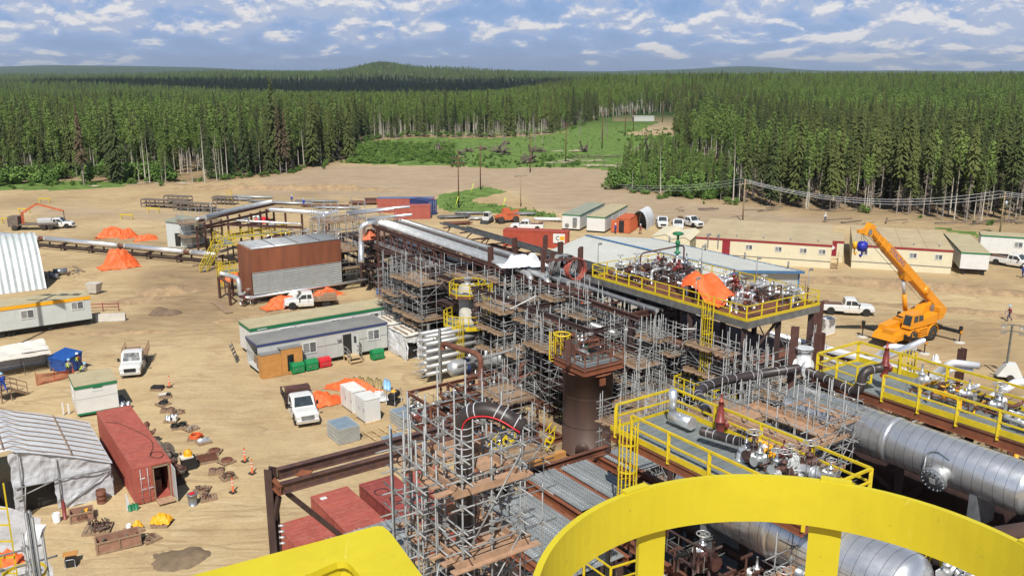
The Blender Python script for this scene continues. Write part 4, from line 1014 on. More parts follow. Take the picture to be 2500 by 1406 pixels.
	for wx in(-2.0,1.95):
		for s in(1,-1):
			wheel(o,wx,s*.84,side=s)
			a=MB();a.lathe([(.47,-.01),(.47,.012)],(wx,s*.972,.46),(0,1,0),20);a.build('wheel_arch','black',o)
			rm=MB()
	ax=MB();ax.box(-2.95,-.45,.38,2.7,.45,.5);ax.tube((-2,-.8,.4),(-2,.8,.4),.07,6);ax.tube((1.95,-.8,.4),(1.95,.8,.4),.07,6);ax.build('chassis','black',o)
	if kind in('flat','flatbox'):
		f=MB();f.box(-3.35,-1.12,.86,cb-.1,1.12,.98);f.box(-3.35,-.3,.5,cb-.1,.3,.859);f.build('flatbed','wood' if kind=='flat' else 'primerdark',o)
		r=MB()
		for s in(1,-1):
			for xx in(-3.3,-2.4,-1.5,cb-.15):r.bar((xx,s*1.08,.98),(xx,s*1.08,1.5 if kind=='flatbox' else 1.75),.06)
			r.bar((-3.3,s*1.08,1.5 if kind=='flatbox' else 1.75),(cb-.15,s*1.08,1.5 if kind=='flatbox' else 1.75),.05);r.bar((-3.3,s*1.08,1.3),(cb-.15,s*1.08,1.3),.05)
		r.bar((cb-.15,-1.08,1.75),(cb-.15,1.08,1.75),.06);r.bar((-3.3,-1.08,1.45),(-3.3,1.08,1.45),.05);r.build('rack','woodnew' if kind=='flat' else 'black',o)
		q=MB()
		if kind=='flatbox':q.box(-1.75,-1.0,.99,cb-.2,1.0,2.05);q.build('cargo_box','primer',o)
		else:q.box(-3.2,-1.0,.99,-1.8,.3,1.3);q.build('cargo','wood',o)
		if kind=='flatbox':
			e=MB();e.lathe([(.11,0),(.11,.5),(.04,.6)],(-2.6,-.5,.985),(0,0,1),10);e.build('extinguisher','redbox',o)
	if kind=='van':
		f=MB();loft(f,[sec(-3.0,.9,.6,1.85,.1),sec(cb-.05,.9,.6,1.85,.1)]);f.build('canopy_cap','greywall',o)
	return o
def head(u0,v0,u1,v1):
	a,b=P(u0,v0),P(u1,v1);return math.atan2(b.y-a.y,b.x-a.x)
p=P(312,912);pickup('white crew-cab flatbed pickup with wooden rack facing the yard near the blue bin',p.x,p.y+1.5,R(-74),'flat')
p=P(733,1035);pickup('white crew-cab pickup with dark flatbed, brown box and extinguisher in the centre of the yard',p.x-.4,p.y+2.2,R(-66),'flatbox')
p=P(2073,768);pickup('dusty white long-bed pickup parked side-on between the module and the orange crane',p.x,p.y+.6,R(-12),'bed',low='truckdirty')
p=P(752,752);pickup('white pickup with driver, loaded with tarps behind the green-trim trailer',p.x,p.y+.5,R(196),'flat')
p=P(2472,650);pickup('silver-white pickup at the right edge beside the cabins',p.x,p.y,R(-50),'bed')
p=P(140,556);pickup('white pickup near the picker truck beyond the arched shelter',p.x,p.y,R(8),'van')
p=P(1286,562);pickup('white pickup half hidden behind the long bright red container',p.x,p.y,R(172),'bed')
p=P(1616,553);pickup('white pickup facing the camera left of the cream sheds',p.x,p.y,R(-95),'bed')
p=P(1655,560);pickup('white pickup nose-on between the two cream sheds',p.x,p.y,R(-100),'bed')
p=P(1672,556);pickup('white pickup furthest right behind the cream sheds',p.x+1.3,p.y+2,R(-60),'bed')
def person(label,x,y,z,rz,pose='stand',shirt='darkcloth',pants='denim',hat='hatwhite',vest=None,hold=None,s=1.0):
	o=thing('person',label,'person',(x,y,z),rz);o.scale=(s,s,s)
	hipz=.93
	if pose=='walk':
		J=dict(pel=(0,0,.93),ch=(.04,0,1.28),nk=(.05,0,1.50),hd=(.08,0,1.66),tl=(.08,0,1.74),sl=(.03,.19,1.43),el=(-.10,.25,1.17),wl=(.02,.26,.93),sr=(.03,-.19,1.43),er=(.08,-.25,1.17),wr=(.26,-.24,1.0),hl=(0,.10,.90),kl=(.22,.11,.50),al=(.14,.11,.09),fl=(.30,.12,.04),hr=(0,-.10,.90),kr=(-.05,-.11,.48),ar=(-.36,-.11,.14),fr=(-.24,-.12,.03))
	elif pose=='crouch':
		J=dict(pel=(0,0,.42),ch=(.22,0,.70),nk=(.32,0,.90),hd=(.40,0,1.04),tl=(.42,0,1.13),sl=(.28,.19,.84),el=(.38,.24,.60),wl=(.56,.16,.45),sr=(.28,-.19,.84),er=(.40,-.24,.60),wr=(.56,-.14,.42),hl=(0,.11,.40),kl=(.38,.17,.50),al=(.16,.14,.10),fl=(.32,.15,.04),hr=(0,-.11,.40),kr=(.36,-.17,.46),ar=(.12,-.14,.10),fr=(.28,-.15,.04))
	elif pose=='sit':
		J=dict(pel=(0,0,.50),ch=(.02,0,.84),nk=(.04,0,1.06),hd=(.06,0,1.22),tl=(.07,0,1.30),sl=(.02,.19,.99),el=(.08,.25,.74),wl=(.30,.18,.66),sr=(.02,-.19,.99),er=(.08,-.25,.74),wr=(.30,-.16,.66),hl=(0,.10,.48),kl=(.42,.13,.50),al=(.40,.13,.09),fl=(.56,.14,.04),hr=(0,-.10,.48),kr=(.42,-.13,.50),ar=(.42,-.13,.09),fr=(.58,-.14,.04))
	else:
		J=dict(pel=(0,0,.94),ch=(.02,0,1.28),nk=(.02,0,1.50),hd=(.04,0,1.66),tl=(.04,0,1.74),sl=(.01,.19,1.43),el=(-.01,.27,1.16),wl=(.14,.28,.95),sr=(.01,-.19,1.43),er=(.0,-.27,1.16),wr=(.20,-.22,1.0),hl=(0,.10,.91),kl=(.02,.13,.50),al=(-.02,.15,.09),fl=(.14,.17,.04),hr=(0,-.10,.91),kr=(.03,-.13,.50),ar=(0,-.15,.09),fr=(.15,-.17,.04))
	E=[('pel','ch'),('ch','nk'),('nk','hd'),('hd','tl'),('ch','sl'),('sl','el'),('el','wl'),('ch','sr'),('sr','er'),('er','wr'),('pel','hl'),('hl','kl'),('kl','al'),('al','fl'),('pel','hr'),('hr','kr'),('kr','ar'),('ar','fr')]
	Rr=dict(pel=.145,ch=.155,nk=.062,hd=.098,tl=.075,sl=.075,el=.05,wl=.036,sr=.075,er=.05,wr=.036,hl=.105,kl=.068,al=.048,fl=.042,hr=.105,kr=.068,ar=.048,fr=.042)
	for sd in 'lr':
		w=Vector(J['w'+sd]);e=Vector(J['e'+sd]);d=(w-e).normalized();y=1 if sd=='l' else-1;side=Vector((0,0,1)).cross(d)
		if side.length<.1:side=Vector((1,0,0))
		side.normalize();inn=side.cross(d).normalized()
		J['m'+sd]=tuple(w+d*.06);Rr['m'+sd]=.030;E.append(('w'+sd,'m'+sd))
		for k,ln in enumerate((.055,.065,.06,.045)):
			a=w+d*.10+side*(.028-.018*k);b=a+d*ln*.6-inn*ln*.5;J['f%s%d'%(sd,k)]=tuple(a);J['g%s%d'%(sd,k)]=tuple(b)
			Rr['f%s%d'%(sd,k)]=.009;Rr['g%s%d'%(sd,k)]=.008;E+=[('m'+sd,'f%s%d'%(sd,k)),('f%s%d'%(sd,k),'g%s%d'%(sd,k))]
		J['t'+sd]=tuple(w+d*.07+side*.055*(1 if sd=='l' else 1)-inn*.02);Rr['t'+sd]=.010;E.append(('m'+sd,'t'+sd))
	ks=list(J);me=bpy.data.meshes.new('body');me.from_pydata([J[k]for k in ks],[(ks.index(a),ks.index(b))for a,b in E],[])
	b=bpy.data.objects.new('body',me);C.objects.link(b);b.parent=o
	md=b.modifiers.new('skin','SKIN');
	sv=me.skin_vertices[0].data if me.skin_vertices else None
	if sv is None:
		bm=bmesh_mod.new();bm.from_mesh(me);bm.verts.layers.skin.verify();bm.to_mesh(me);bm.free();sv=me.skin_vertices[0].data
	for i,k in enumerate(ks):sv[i].radius=(Rr[k],Rr[k]);sv[i].use_root=(k=='pel')
	b.modifiers.new('sub','SUBSURF').levels=1;b.modifiers['sub'].render_levels=1
	dg=bpy.context.evaluated_depsgraph_get();m2=bpy.data.meshes.new_from_object(b.evaluated_get(dg));b.modifiers.clear();b.data=m2;m2.name='body'
	m2.materials.clear()
	for q in(shirt,pants,'skin','darkcloth'):m2.materials.append(M[q])
	P_={k:Vector(v)for k,v in J.items()}
	def cls(c):
		bk=min(ks,key=lambda k:(P_[k]-c).length-Rr[k])
		if bk[0]in 'mfgtw' and bk[-1]!='r' and bk not in('wl',)or bk[0]in 'mt':return 2 if bk not in('fl','fr','tl')else(3 if bk in('fl','fr')else 2)
		if bk in('hd','tl','nk')or bk[0]=='m' or(len(bk)==3 and bk[0]in 'fg'):return 2
		if bk in('fl','fr','al','ar'):return 3
		if bk in('kl','kr','hl','hr','pel'):return 1
		return 0
	for p_ in m2.polygons:p_.material_index=cls(p_.center);p_.use_smooth=True
	hd=Vector(J['hd'])
	fc=MB();fc.obox(hd+Vector((.098,.0,.0)),.03,.025,.04);fc.obox(hd+Vector((.085,.035,.02)),.012,.02,.01);fc.obox(hd+Vector((.085,-.035,.02)),.012,.02,.01);fc.obox(hd+Vector((.088,0,-.045)),.012,.045,.012);fc.build('face','skin',b)
	if hat:
		h=MB();h.lathe([(.155,0),(.15,.012),(.125,.02),(.12,.07),(.09,.115),(.03,.14)],hd+Vector((0,0,.045)),(0,0,1),14);h.build('hard_hat',hat,o)
	if vest:
		v=MB();pe,nk=Vector(J['pel'])+Vector((0,0,.12)),Vector(J['nk']);up=(nk-pe).normalized();fw=Vector((0,1,0)).cross(up)*-1
		fw=up.cross(Vector((0,1,0)))*-1 if False else Vector((up.z,0,-up.x))
		for s_ in(1,-1):
			for sg in(1,-1):v.bar(pe+fw*.155*s_+Vector((0,.12*sg,0)),nk-up*.1+fw*.165*s_-Vector((0,.10*sg,0)),.05,.02,fw)
		v.build('vest_straps',vest,o)
	if hold:
		q=MB();q.obox(Vector(J['wr'])+Vector((.08,.0,-.05)),.04,.3,.36);q.build(hold[0],hold[1],o)
	return o
import bmesh as bmesh_mod
def at_person(label,u,v,rz,**k):
	p=P(u,v);return person(label,p.x,p.y,ground_z(p.x,p.y)+k.pop('z',0),rz,**k)
at_person('worker in grey shirt and yellow safety straps walking towards the blue bin',171,921,R(80),pose='walk',shirt='greycloth',pants='darkcloth',hat='hatblue',vest='hivis')
at_person('worker in brown jacket with yellow straps standing at the blue bin',192,905,R(95),shirt='redcloth',pants='denim',hat='hatwhite',vest='hivis')
at_person('worker crouching with yellow straps and blue hard hat behind the white shack',200,917,R(60),pose='crouch',shirt='greycloth',pants='darkcloth',hat='hatblue',vest='hivis')
at_person('person in dark clothes sitting under the white canopy',33,897,R(-80),pose='sit',shirt='darkcloth',pants='darkcloth',hat=None)
at_person('worker in blue coveralls climbing the wooden stairs at the left edge',14,982,R(150),z=.9,pose='walk',shirt='coverall',pants='coverall',hat='hatblue')
at_person('left of two far workers in blue among the stacked steel',713,497,R(60),pose='walk',shirt='coverall',pants='denim',hat='hatwhite')
at_person('right of two far workers in blue among the stacked steel',742,505,R(250),shirt='coverall',pants='coverall',hat='hatblue')
at_person('man in red shirt striding across the dirt at the right, holding a white jug',2463,783,R(170),pose='walk',shirt='redcloth',pants='denim',hat='hatblue',hold=('jug','white'),s=1.05)
at_person('worker in blue at the right edge below the parked pickup',2496,679,R(200),pose='walk',shirt='coverall',pants='denim',hat='hatwhite')
at_person('worker in blue jacket at the open orange container',1502,571,R(30),shirt='coverall',pants='denim',hat='hatwhite')
at_person('worker in rust-red coveralls beside the domed shelter',1563,571,R(-80),shirt='redcloth',pants='redcloth',hat='hatwhite')
at_person('worker in white standing among the dormitory roofs in the background',2014,542,R(-90),shirt='white',pants='denim',hat='hatwhite')
def on_plane(u,v,org,d):
	x,y=u-1250,v-703;ray=Vector((x,F*CP-y*SP,-(F*SP+y*CP)));n=Vector((d[1],-d[0],0));o_=Vector((0,0,H))
	t=(Vector(org)-o_).dot(n)/ray.dot(n);return o_+ray*t
def crane():
	ax=Vector((CA,SA,0));w_=Vector((SA,-CA,0))
	A,Bq,Cq=P(2257,862),P(2338,837),P(2104,822)
	mid1,mid2=(A+Cq)/2,None
	org=Vector((mid1.x,mid1.y,0));o=thing('mobile_crane','orange rough-terrain crane with raised boom and black outriggers beside the dusty pickup','crane',org,ZS)
	b=MB()
	b.hexa([(-1.4,-1.1,.75),(6.4,-1.1,.75),(6.4,1.1,.75),(-1.4,1.1,.75),(-1.2,-1.15,1.35),(6.4,-1.15,1.35),(6.4,1.15,1.35),(-1.2,1.15,1.35)])
	b.hexa([(-1.9,-1.3,.9),(-.2,-1.3,.9),(-.2,1.3,.9),(-1.9,1.3,.9),(-1.5,-1.25,1.5),(-.2,-1.3,1.75),(-.2,1.3,1.75),(-1.5,1.25,1.5)])
	b.hexa([(-.9,.1,1.6),(1.2,.1,1.75),(1.2,1.3,1.75),(-.9,1.3,1.6),(-.8,.15,2.1),(1.2,.15,2.35),(1.2,1.25,2.35),(-.8,1.25,2.1)])
	b.hexa([(.2,-1.5,1.25),(2.9,-1.5,1.45),(2.9,1.5,1.45),(.2,1.5,1.25),(.4,-1.45,1.7),(2.9,-1.45,1.8),(2.9,1.45,1.8),(.4,1.45,1.7)])
	for x in(1.2,4.9):
		for k in range(8):
			a0,a1=math.pi*k/8,math.pi*(k+1)/8
			for s in(-1,1):
				b.hexa([(x+.95*math.cos(a0),s*1.25-.3,.78+.95*math.sin(a0)),(x+.95*math.cos(a0),s*1.25+.3,.78+.95*math.sin(a0)),(x+.95*math.cos(a1),s*1.25+.3,.78+.95*math.sin(a1)),(x+.95*math.cos(a1),s*1.25-.3,.78+.95*math.sin(a1)),(x+1.02*math.cos(a0),s*1.25-.3,.78+1.02*math.sin(a0)),(x+1.02*math.cos(a0),s*1.25+.3,.78+1.02*math.sin(a0)),(x+1.02*math.cos(a1),s*1.25+.3,.78+1.02*math.sin(a1)),(x+1.02*math.cos(a1),s*1.25-.3,.78+1.02*math.sin(a1))])
	b.build('carrier','crane',o)
	g=MB()
	for k in range(4):g.box(2.3,-1.6,.75+.27*k,3.8,-1.45,.90+.27*k)
	g.box(2.3,-1.44,.7,3.8,-1.16,1.75);g.build('side_step','crane',o)
	for x in(1.2,4.9):
		for s in(-1,1):
			t=MB();r,w=.80,.55
			t.lathe([(r*.5,-w/2),(r*.93,-w/2),(r,-w*.32),(r,w*.32),(r*.93,w/2),(r*.5,w/2)],(x,s*1.25,r),(0,1,0),24)
			for k in range(20):a=k*math.pi/10;t.obox((x+math.cos(a)*r,s*1.25,r+math.sin(a)*r),.07,w*.9,.1,ry=-a+math.pi/2)
			to=t.build('wheel','rubber',o);h=MB();h.lathe([(r*.49,-w*.42),(r*.49,w*.42)],(x,s*1.25,r),(0,1,0),18);h.lathe([(.16,-w*.5),(.16,w*.5)],(x,s*1.25,r),(0,1,0),10);h.build('rim','crane',to)
	for x in(0,6.6):
		q=MB();q.box(x-.17,-3.6,.98,x+.17,-1.4,1.30);q.box(x-.2,1.4,.98,x+.14,3.6,1.3);q.box(x-.25,-1.4,.9,x+.25,1.4,1.38);q.build('outrigger_beam','black',o)
		for s in(-1,1):
			q=MB();q.tube((x,s*3.55,.08),(x,s*3.55,1.0),.06,8);q.box(x-.14,s*3.55-.14,.95,x+.14,s*3.55+.14,1.75);q.build('outrigger_jack','black',o)
			q=MB();q.box(x-.15,s*3.55-.155,1.0,x+.15,s*3.55+.155,1.3);q.build('jack_collar','crane',o)
			q=MB();q.lathe([(.55,-.02),(.55,.06),(.2,.1)],(x,s*3.55,0),(0,0,1),16);q.build('outrigger_float','concrete',o)
	b=MB()
	b.lathe([(.9,1.40),(.9,1.7)],(3.0,0,0),(0,0,1),20)
	b.hexa([(.9,-1.45,1.85),(5.6,-1.45,1.85),(5.6,-.35,1.85),(.9,-.35,1.85),(1.0,-1.45,2.3),(5.6,-1.45,2.9),(5.6,-.35,2.9),(1.0,-.35,2.3)])
	b.hexa([(1.8,.35,1.85),(5.6,.35,1.85),(5.6,1.35,1.85),(1.8,1.35,1.85),(1.8,.35,2.4),(5.6,.35,3.0),(5.6,1.35,3.0),(1.8,1.35,2.4)])
	b.box(2.2,-.35,1.7,6.4,.35,2.1)
	b.hexa([(3.3,-.5,2.1),(6.2,-.5,2.1),(6.2,.5,2.1),(3.3,.5,2.1),(4.6,-.5,3.5),(5.8,-.5,3.9),(5.8,.5,3.9),(4.6,.5,3.5)])
	b.build('turntable','crane',o)
	c=MB();c.hexa([(.55,-1.5,1.9),(3.0,-1.5,1.9),(3.0,-.45,1.9),(.55,-.45,1.9),(.95,-1.45,3.35),(2.85,-1.45,3.4),(2.85,-.5,3.4),(.95,-.5,3.35)]);co=c.build('cab','crane',o)
	w=MB();w.add([(1.05,-1.505,2.55),(1.85,-1.505,2.55),(1.85,-1.475,3.2),(1.15,-1.475,3.2)],[(0,1,2,3)]);w.build('cab_window','glass',co)
	w=MB();w.add([(2.0,-1.505,2.55),(2.8,-1.505,2.55),(2.75,-1.475,3.1),(2.0,-1.475,3.2)],[(0,1,2,3)]);w.build('cab_window','glass',co)
	w=MB();w.add([(.64,-1.4,2.25),(.64,-.55,2.25),(.90,-.58,3.25),(.90,-1.38,3.25)],[(3,2,1,0)]);ww=w.build('windscreen','glass',co);ww.data.transform(Matrix.Translation((-.02,0,0)))
	c=MB();c.box(6.2,-1.25,2.0,7.1,1.25,3.3);c.build('counterweight','crane',o)
	c=MB()
	for y in(-.6,.2):c.lathe([(.42,0),(.42,.05),(.3,.06),(.3,.5),(.42,.51),(.42,.56)],(5.9,y,3.2),(0,1,0),16)
	c.build('winch_drum','steelgrey',o)
	c=MB();c.box(-1.5,-.9,1.5,-.6,.3,1.95);c.box(-1.7,-1.3,.6,-1.35,-.7,1.2);
	for k in range(3):c.bar((.35-.0,-1.75,.45+.35*k),(.95,-1.75,.45+.35*k),.06)
	c.bar((.35,-1.75,.3),(.35,-1.55,1.4),.05);c.bar((.95,-1.75,.3),(.95,-1.55,1.4),.05);c.build('ladder','crane',o)
	piv_w=on_plane(2297,757,org+ax*0,ax);tip_w=on_plane(2128,565,org,ax)
	inv_=lambda p:Vector(((p-org).dot(ax),0,p.z));piv,tip=inv_(piv_w),inv_(tip_w)
	d=(tip-piv).normalized();up=Vector((-d.z,0,d.x));L=(tip-piv).length
	if up.z<0:up=-up
	b=MB()
	def bsec(s0,s1,w,hh,off=0,c=.12):
		def ring(s):
			p0=piv+d*s+up*off;return[tuple(p0+Vector((0,y,0))+up*z)for y,z in((-w+c,-hh),(w-c,-hh),(w,-hh+c),(w,hh-c),(w-c,hh),(-w+c,hh),(-w,hh-c),(-w,-hh+c))]
		loft(b,[ring(s0),ring(s1)])
	bsec(-.4,L*.82,.40,.52);bsec(L*.82,L*.88,.36,.47);bsec(L*.88,L*.93,.32,.42);bsec(L*.93,L,.28,.37)
	bo=b.build('boom','crane',o)
	b=MB();
	hp=tip+d*.1;b.hexa([hp+Vector((0,y,0))+up*z+d*a for a,z,y in((0,-.6,-.35),(.9,-.9,-.3),(.9,-.9,.3),(0,-.6,.35),(0,.5,-.35),(.8,.45,-.3),(.8,.45,.3),(0,.5,.35))])
	hk=Vector((-1,0,.1));b.hexa([hp+d*.2+Vector((0,y,0))+hk*a+Vector((0,0,z))for a,z,y in((0,-.5,-.25),(2.0,-.3,-.12),(2.0,-.3,.12),(0,-.5,.25),(0,.3,-.25),(2.0,.0,-.12),(2.0,.0,.12),(0,.3,.25))])
	b.build('boom_head','crane',o)
	b=MB();
	for y in(-.36,-.12,.12):b.lathe([(.3,0),(.3,.2)],hp+d*.5-up*.4+Vector((0,y,0)),(0,1,0),14)
	b.build('sheave','steelgrey',o)
	b=MB();b.hexa([piv+d*(L*.52)-up*.5+Vector((0,y,0))+q for y,q in((-.45,d*-.9),(-.45,d*.9),(.45,d*.9),(.45,d*-.9))]+[piv+d*(L*.52)-up*1.0+Vector((0,y,0))+q for y,q in((-.3,d*-.3),(-.3,d*.3),(.3,d*.3),(.3,d*-.3))]);
	b.lathe([(.5,-.05),(.5,.05),(.3,.1)],piv+d*(L*.28)+Vector((0,-.42,0)),(0,-1,0),16);b.build('bracket','crane',o)
	ct=piv+d*(L*.52)-up*.95;cb_=inv_(on_plane(2210,757,org,ax));cb_.z=max(cb_.z,2.0)
	b=MB();m_=cb_.lerp(ct,.52);b.tube(cb_,m_,.24,14);b.build('lift_cylinder','crane',o);b=MB();b.tube(m_,ct,.15,12);b.build('piston_rod','tarpgrey',o)
	b=MB();a0=hp+d*.5+up*.5
	for y in(-.2,.2):b.tube(Vector((5.9,y,3.5)),a0+Vector((0,y,0)),.03,4)
	aux=hp+d*.2+hk*1.9;main=hp+d*.5-up*.8+Vector((-.5,0,0))
	hz=inv_(on_plane(2107,588,org,ax));az_=inv_(on_plane(2088,590,org,ax))
	for y in(-.12,.12):b.tube((main.x,y,main.z),(hz.x,y,hz.z),.03,4)
	b.tube((aux.x,0,aux.z-.2),(az_.x,0,az_.z),.03,4)
	for y in(-.3,.3):b.tube(piv+d*L*.15-up*.8+Vector((0,y,0)),hp+d*.6-up*.8+Vector((0,y,0)),.03,4)
	b.build('wire_rope','steelgrey',o)
	b=MB();b.lathe([(.15,-.35),(.5,-.3),(.5,.3),(.15,.35)],hz-Vector((0,0,.55)),(0,1,0),14);b.box(hz.x-.35,-.25,hz.z-1.0,hz.x+.35,.25,hz.z-.1);b.path([(hz.x,0,hz.z-1.0),(hz.x,0,hz.z-1.35),(hz.x-.2,0,hz.z-1.55),(hz.x-.35,0,hz.z-1.35)],.09,8);b.build('hook_block','royal',o)
	b=MB();b.tube(az_-Vector((0,0,.0)),az_-Vector((0,0,.7)),.2,10);b.path([az_-Vector((0,0,.7)),az_-Vector((0,0,1.1)),az_-Vector((-.2,0,1.3)),az_-Vector((-.35,0,1.1))],.07,8);b.build('auxiliary_hook','amber',o)
	mid=piv+d*(L*.70);ang=math.atan2(-d.z,-d.x)
	t=lettering(o,'STERLING',.78,(0,0,0),(0,0,0),'blue','boom_lettering',.004)
	x_=-d;z_=Vector((0,-1,0));y_=z_.cross(x_)
	t.matrix_local=Matrix(((x_.x,y_.x,z_.x,mid.x),(x_.y,y_.y,z_.y,mid.y-.405),(x_.z,y_.z,z_.z,mid.z),(0,0,0,1)))
	print('crane boom',round(L,1),piv,tip)
crane()
def site(name,label,cat,p=0,q=0,z=0,group=None,rz=0):
	return thing(name,label,cat,G(p,q,z),ZS+rz,group)
def railing(o,pts,z,h=1.07,m='yellow',toe=True,step=1.5,t=.055,skip=None,close=False):
	"""posts one by one, then top rail, mid rail and toe plate along the points"""
	pts=[Vector((a[0],a[1],z if len(a)<3 else a[2]))for a in pts]
	if close:pts.append(pts[0])
	tr,mr,tp=MB(),MB(),MB();done=[]
	for i in range(len(pts)-1):
		a,b=pts[i],pts[i+1]
		u=Vector((0,0,1));tr.bar(a+u*h,b+u*h,t,t);mr.bar(a+u*h*.52,b+u*h*.52,t*.8,t*.8)
		if toe:tp.bar(a+u*.06,b+u*.06,.015,.16)
		n=max(1,round((b-a).length/step))
		for k in range(n+1):
			p=a.lerp(b,k/n)
			if any((p-d).length<.15 for d in done):continue
			done.append(p);pm=MB();pm.bar(p+Vector((0,0,-.25)),p+u*h,t*1.5,t*.9);pm.build('rail_post',m,o)
	tr.build('top_rail',m,o);mr.build('mid_rail',m,o)
	if toe:tp.build('toe_plate',m,o)
def cage_ladder(o,x,y,z0,z1,face,m='yellow',cage=True,w=.5):
	"""vertical ladder with hoops; face = unit vector pointing from the ladder out into the cage"""
	f=Vector((face[0],face[1],0)).normalized();s=Vector((-f.y,f.x,0));c=Vector((x,y,0));l=MB()
	for k in(-1,1):l.bar(c+s*k*w/2+Vector((0,0,z0)),c+s*k*w/2+Vector((0,0,z1+1)),.07,.03)
	zz=z0+.3
	while zz<z1:l.bar(c-s*w/2+Vector((0,0,zz)),c+s*w/2+Vector((0,0,zz)),.03);zz+=.3
	lo=l.build('ladder',m,o)
	if cage:
		cm=c+f*.38;R_=.40;zc=z0+(1.2 if z1-z0>4 else .1)
		for k in range(7):
			a=math.pi*(-.42+.84*k/6);q=cm+f*math.cos(a)*R_+s*math.sin(a)*R_;v=MB();v.bar(q+Vector((0,0,zc)),q+Vector((0,0,z1+1)),.05,.02);v.build('cage_strap',m,o)
		zz=zc
		while zz<z1+1.01:
			h=MB();pts=[cm+f*math.cos(a)*R_+s*math.sin(a)*R_+Vector((0,0,zz))for a in[math.pi*(-.62+1.24*k/12)for k in range(13)]]
			pts=[c-s*w/2+Vector((0,0,zz))]+pts+[c+s*w/2+Vector((0,0,zz))]
			for i in range(len(pts)-1):h.bar(pts[i],pts[i+1],.02,.07)
			h.build('cage_hoop',m,o);zz+=1.2
def scaffold(label,p,q,z0,xs,ys,top,decks=(),lift=1.0,r=.03,extra=0,seed=0,clamps=False,braces=2,toe=True,ladder=None,ledgers=None,rz=0,boardm='wood',m='galv',group='tube scaffolds around the modules',openings=()):
	o=site('scaffold',label,'scaffold',p,q,z0,group,rz);rr=random.Random(seed)
	std=MB();std.tube((0,0,0),(0,0,top),r,6);sm=std.mesh('standard',m)
	for x in xs:
		for y in ys:
			s=put('standard',sm,o,(x,y,rr.choice((0,0,.0,.35,.7))*1));
	for k in range(extra):
		s=put('standard',sm,o,(rr.choice((xs[0],xs[-1],rr.uniform(xs[0],xs[-1])))+rr.uniform(-.2,.2),rr.choice((ys[0],ys[-1],rr.uniform(ys[0],ys[-1])))+rr.uniform(-.2,.2),rr.uniform(.2,1.3)))
	zs=ledgers if ledgers is not None else[lift*k for k in range(1,int(top/lift)+1)]
	for d in decks:zs=list(zs)+[d+.5,d+1.0]
	X0,X1,Y0,Y1=xs[0]-.25,xs[-1]+.25,ys[0]-.25,ys[-1]+.25;done=[]
	for z in sorted(zs):
		if any(abs(z-d)<.2 for d in done)or z>top:continue
		done.append(z);l=MB()
		for y in(ys[0],ys[-1]):l.tube((X0-rr.uniform(0,.3),y,z),(X1+rr.uniform(0,.35),y,z),r*.93,6)
		for x in(xs[0],xs[-1]):l.tube((x,Y0-rr.uniform(0,.3),z+.05),(x,Y1+rr.uniform(0,.35),z+.05),r*.93,6)
		if any(abs(z-d)<.3 for d in decks):
			for x in xs[1:-1]:l.tube((x,Y0,z),(x,Y1,z),r*.93,5)
		if clamps:
			for x in xs:
				for y in ys:
					if x in(xs[0],xs[-1])or y in(ys[0],ys[-1]):l.obox((x,y,z+.02),.10,.10,.13,rz=rr.uniform(0,1));l.obox((x+.05,y-.04,z+.05),.05,.12,.04,rz=rr.uniform(0,3));l.tube((x+.06,y,z+.0),(x+.12,y,z+.03),.012,5)
		l.build('ledger',m,o)
	for d in decks:
		b=MB();w=.235;y=ys[0]+.04-(.25 if rr.random()<.4 else 0)
		while y<ys[-1]+.12:
			if rr.random()>.06:
				xa,xb=X0-rr.uniform(-.1,.3),X1+rr.uniform(-.1,.3);zt=d+.04+rr.uniform(0,.012)
				segs=[(xa,xb)]
				for ox0,oy0,ox1,oy1 in openings:
					if oy0<y+w/2<oy1:segs=[(xa,ox0),(ox1,xb)]
				for sa,sb in segs:b.box(sa,y,zt,sb,y+w-.012,zt+.04)
			y+=w
		b.build('deck',boardm,o)
		if toe:
			t=MB();zt=d+.085
			t.box(X0,ys[0]-.06,zt,X1,ys[0]-.025,zt+.18);t.box(X0,ys[-1]+.03,zt,X1,ys[-1]+.065,zt+.18);t.box(xs[0]-.06,ys[0],zt+.002,xs[0]-.02,ys[-1],zt+.182);t.box(xs[-1]+.02,ys[0],zt+.002,xs[-1]+.06,ys[-1],zt+.182);t.build('toe_board','woodnew' if boardm=='woodnew' else boardm,o)
	for k in range(braces):
		b=MB();za=rr.uniform(0,max(.1,top-2.6));f=rr.random()
		if f<.5:b.tube((xs[0],ys[0]-.06,za),(xs[-1],ys[0]-.06,za+min(2.4,top-za)),r*.93,6)
		else:b.tube((xs[0]-.06,ys[0],za),(xs[0]-.06,ys[-1],za+min(2.4,top-za)),r*.93,6)
		b.build('brace',m,o)
	if ladder:
		lx,ly,la,lb=ladder;l=MB()
		for k in(0,.38):l.tube((lx+k,ly,la),(lx+k,ly,lb),r*.8,5)
		zz=la+.2
		while zz<lb:l.tube((lx,ly,zz),(lx+.38,ly,zz),r*.6,5);zz+=.3
		l.build('ladder',m,o)
	return o
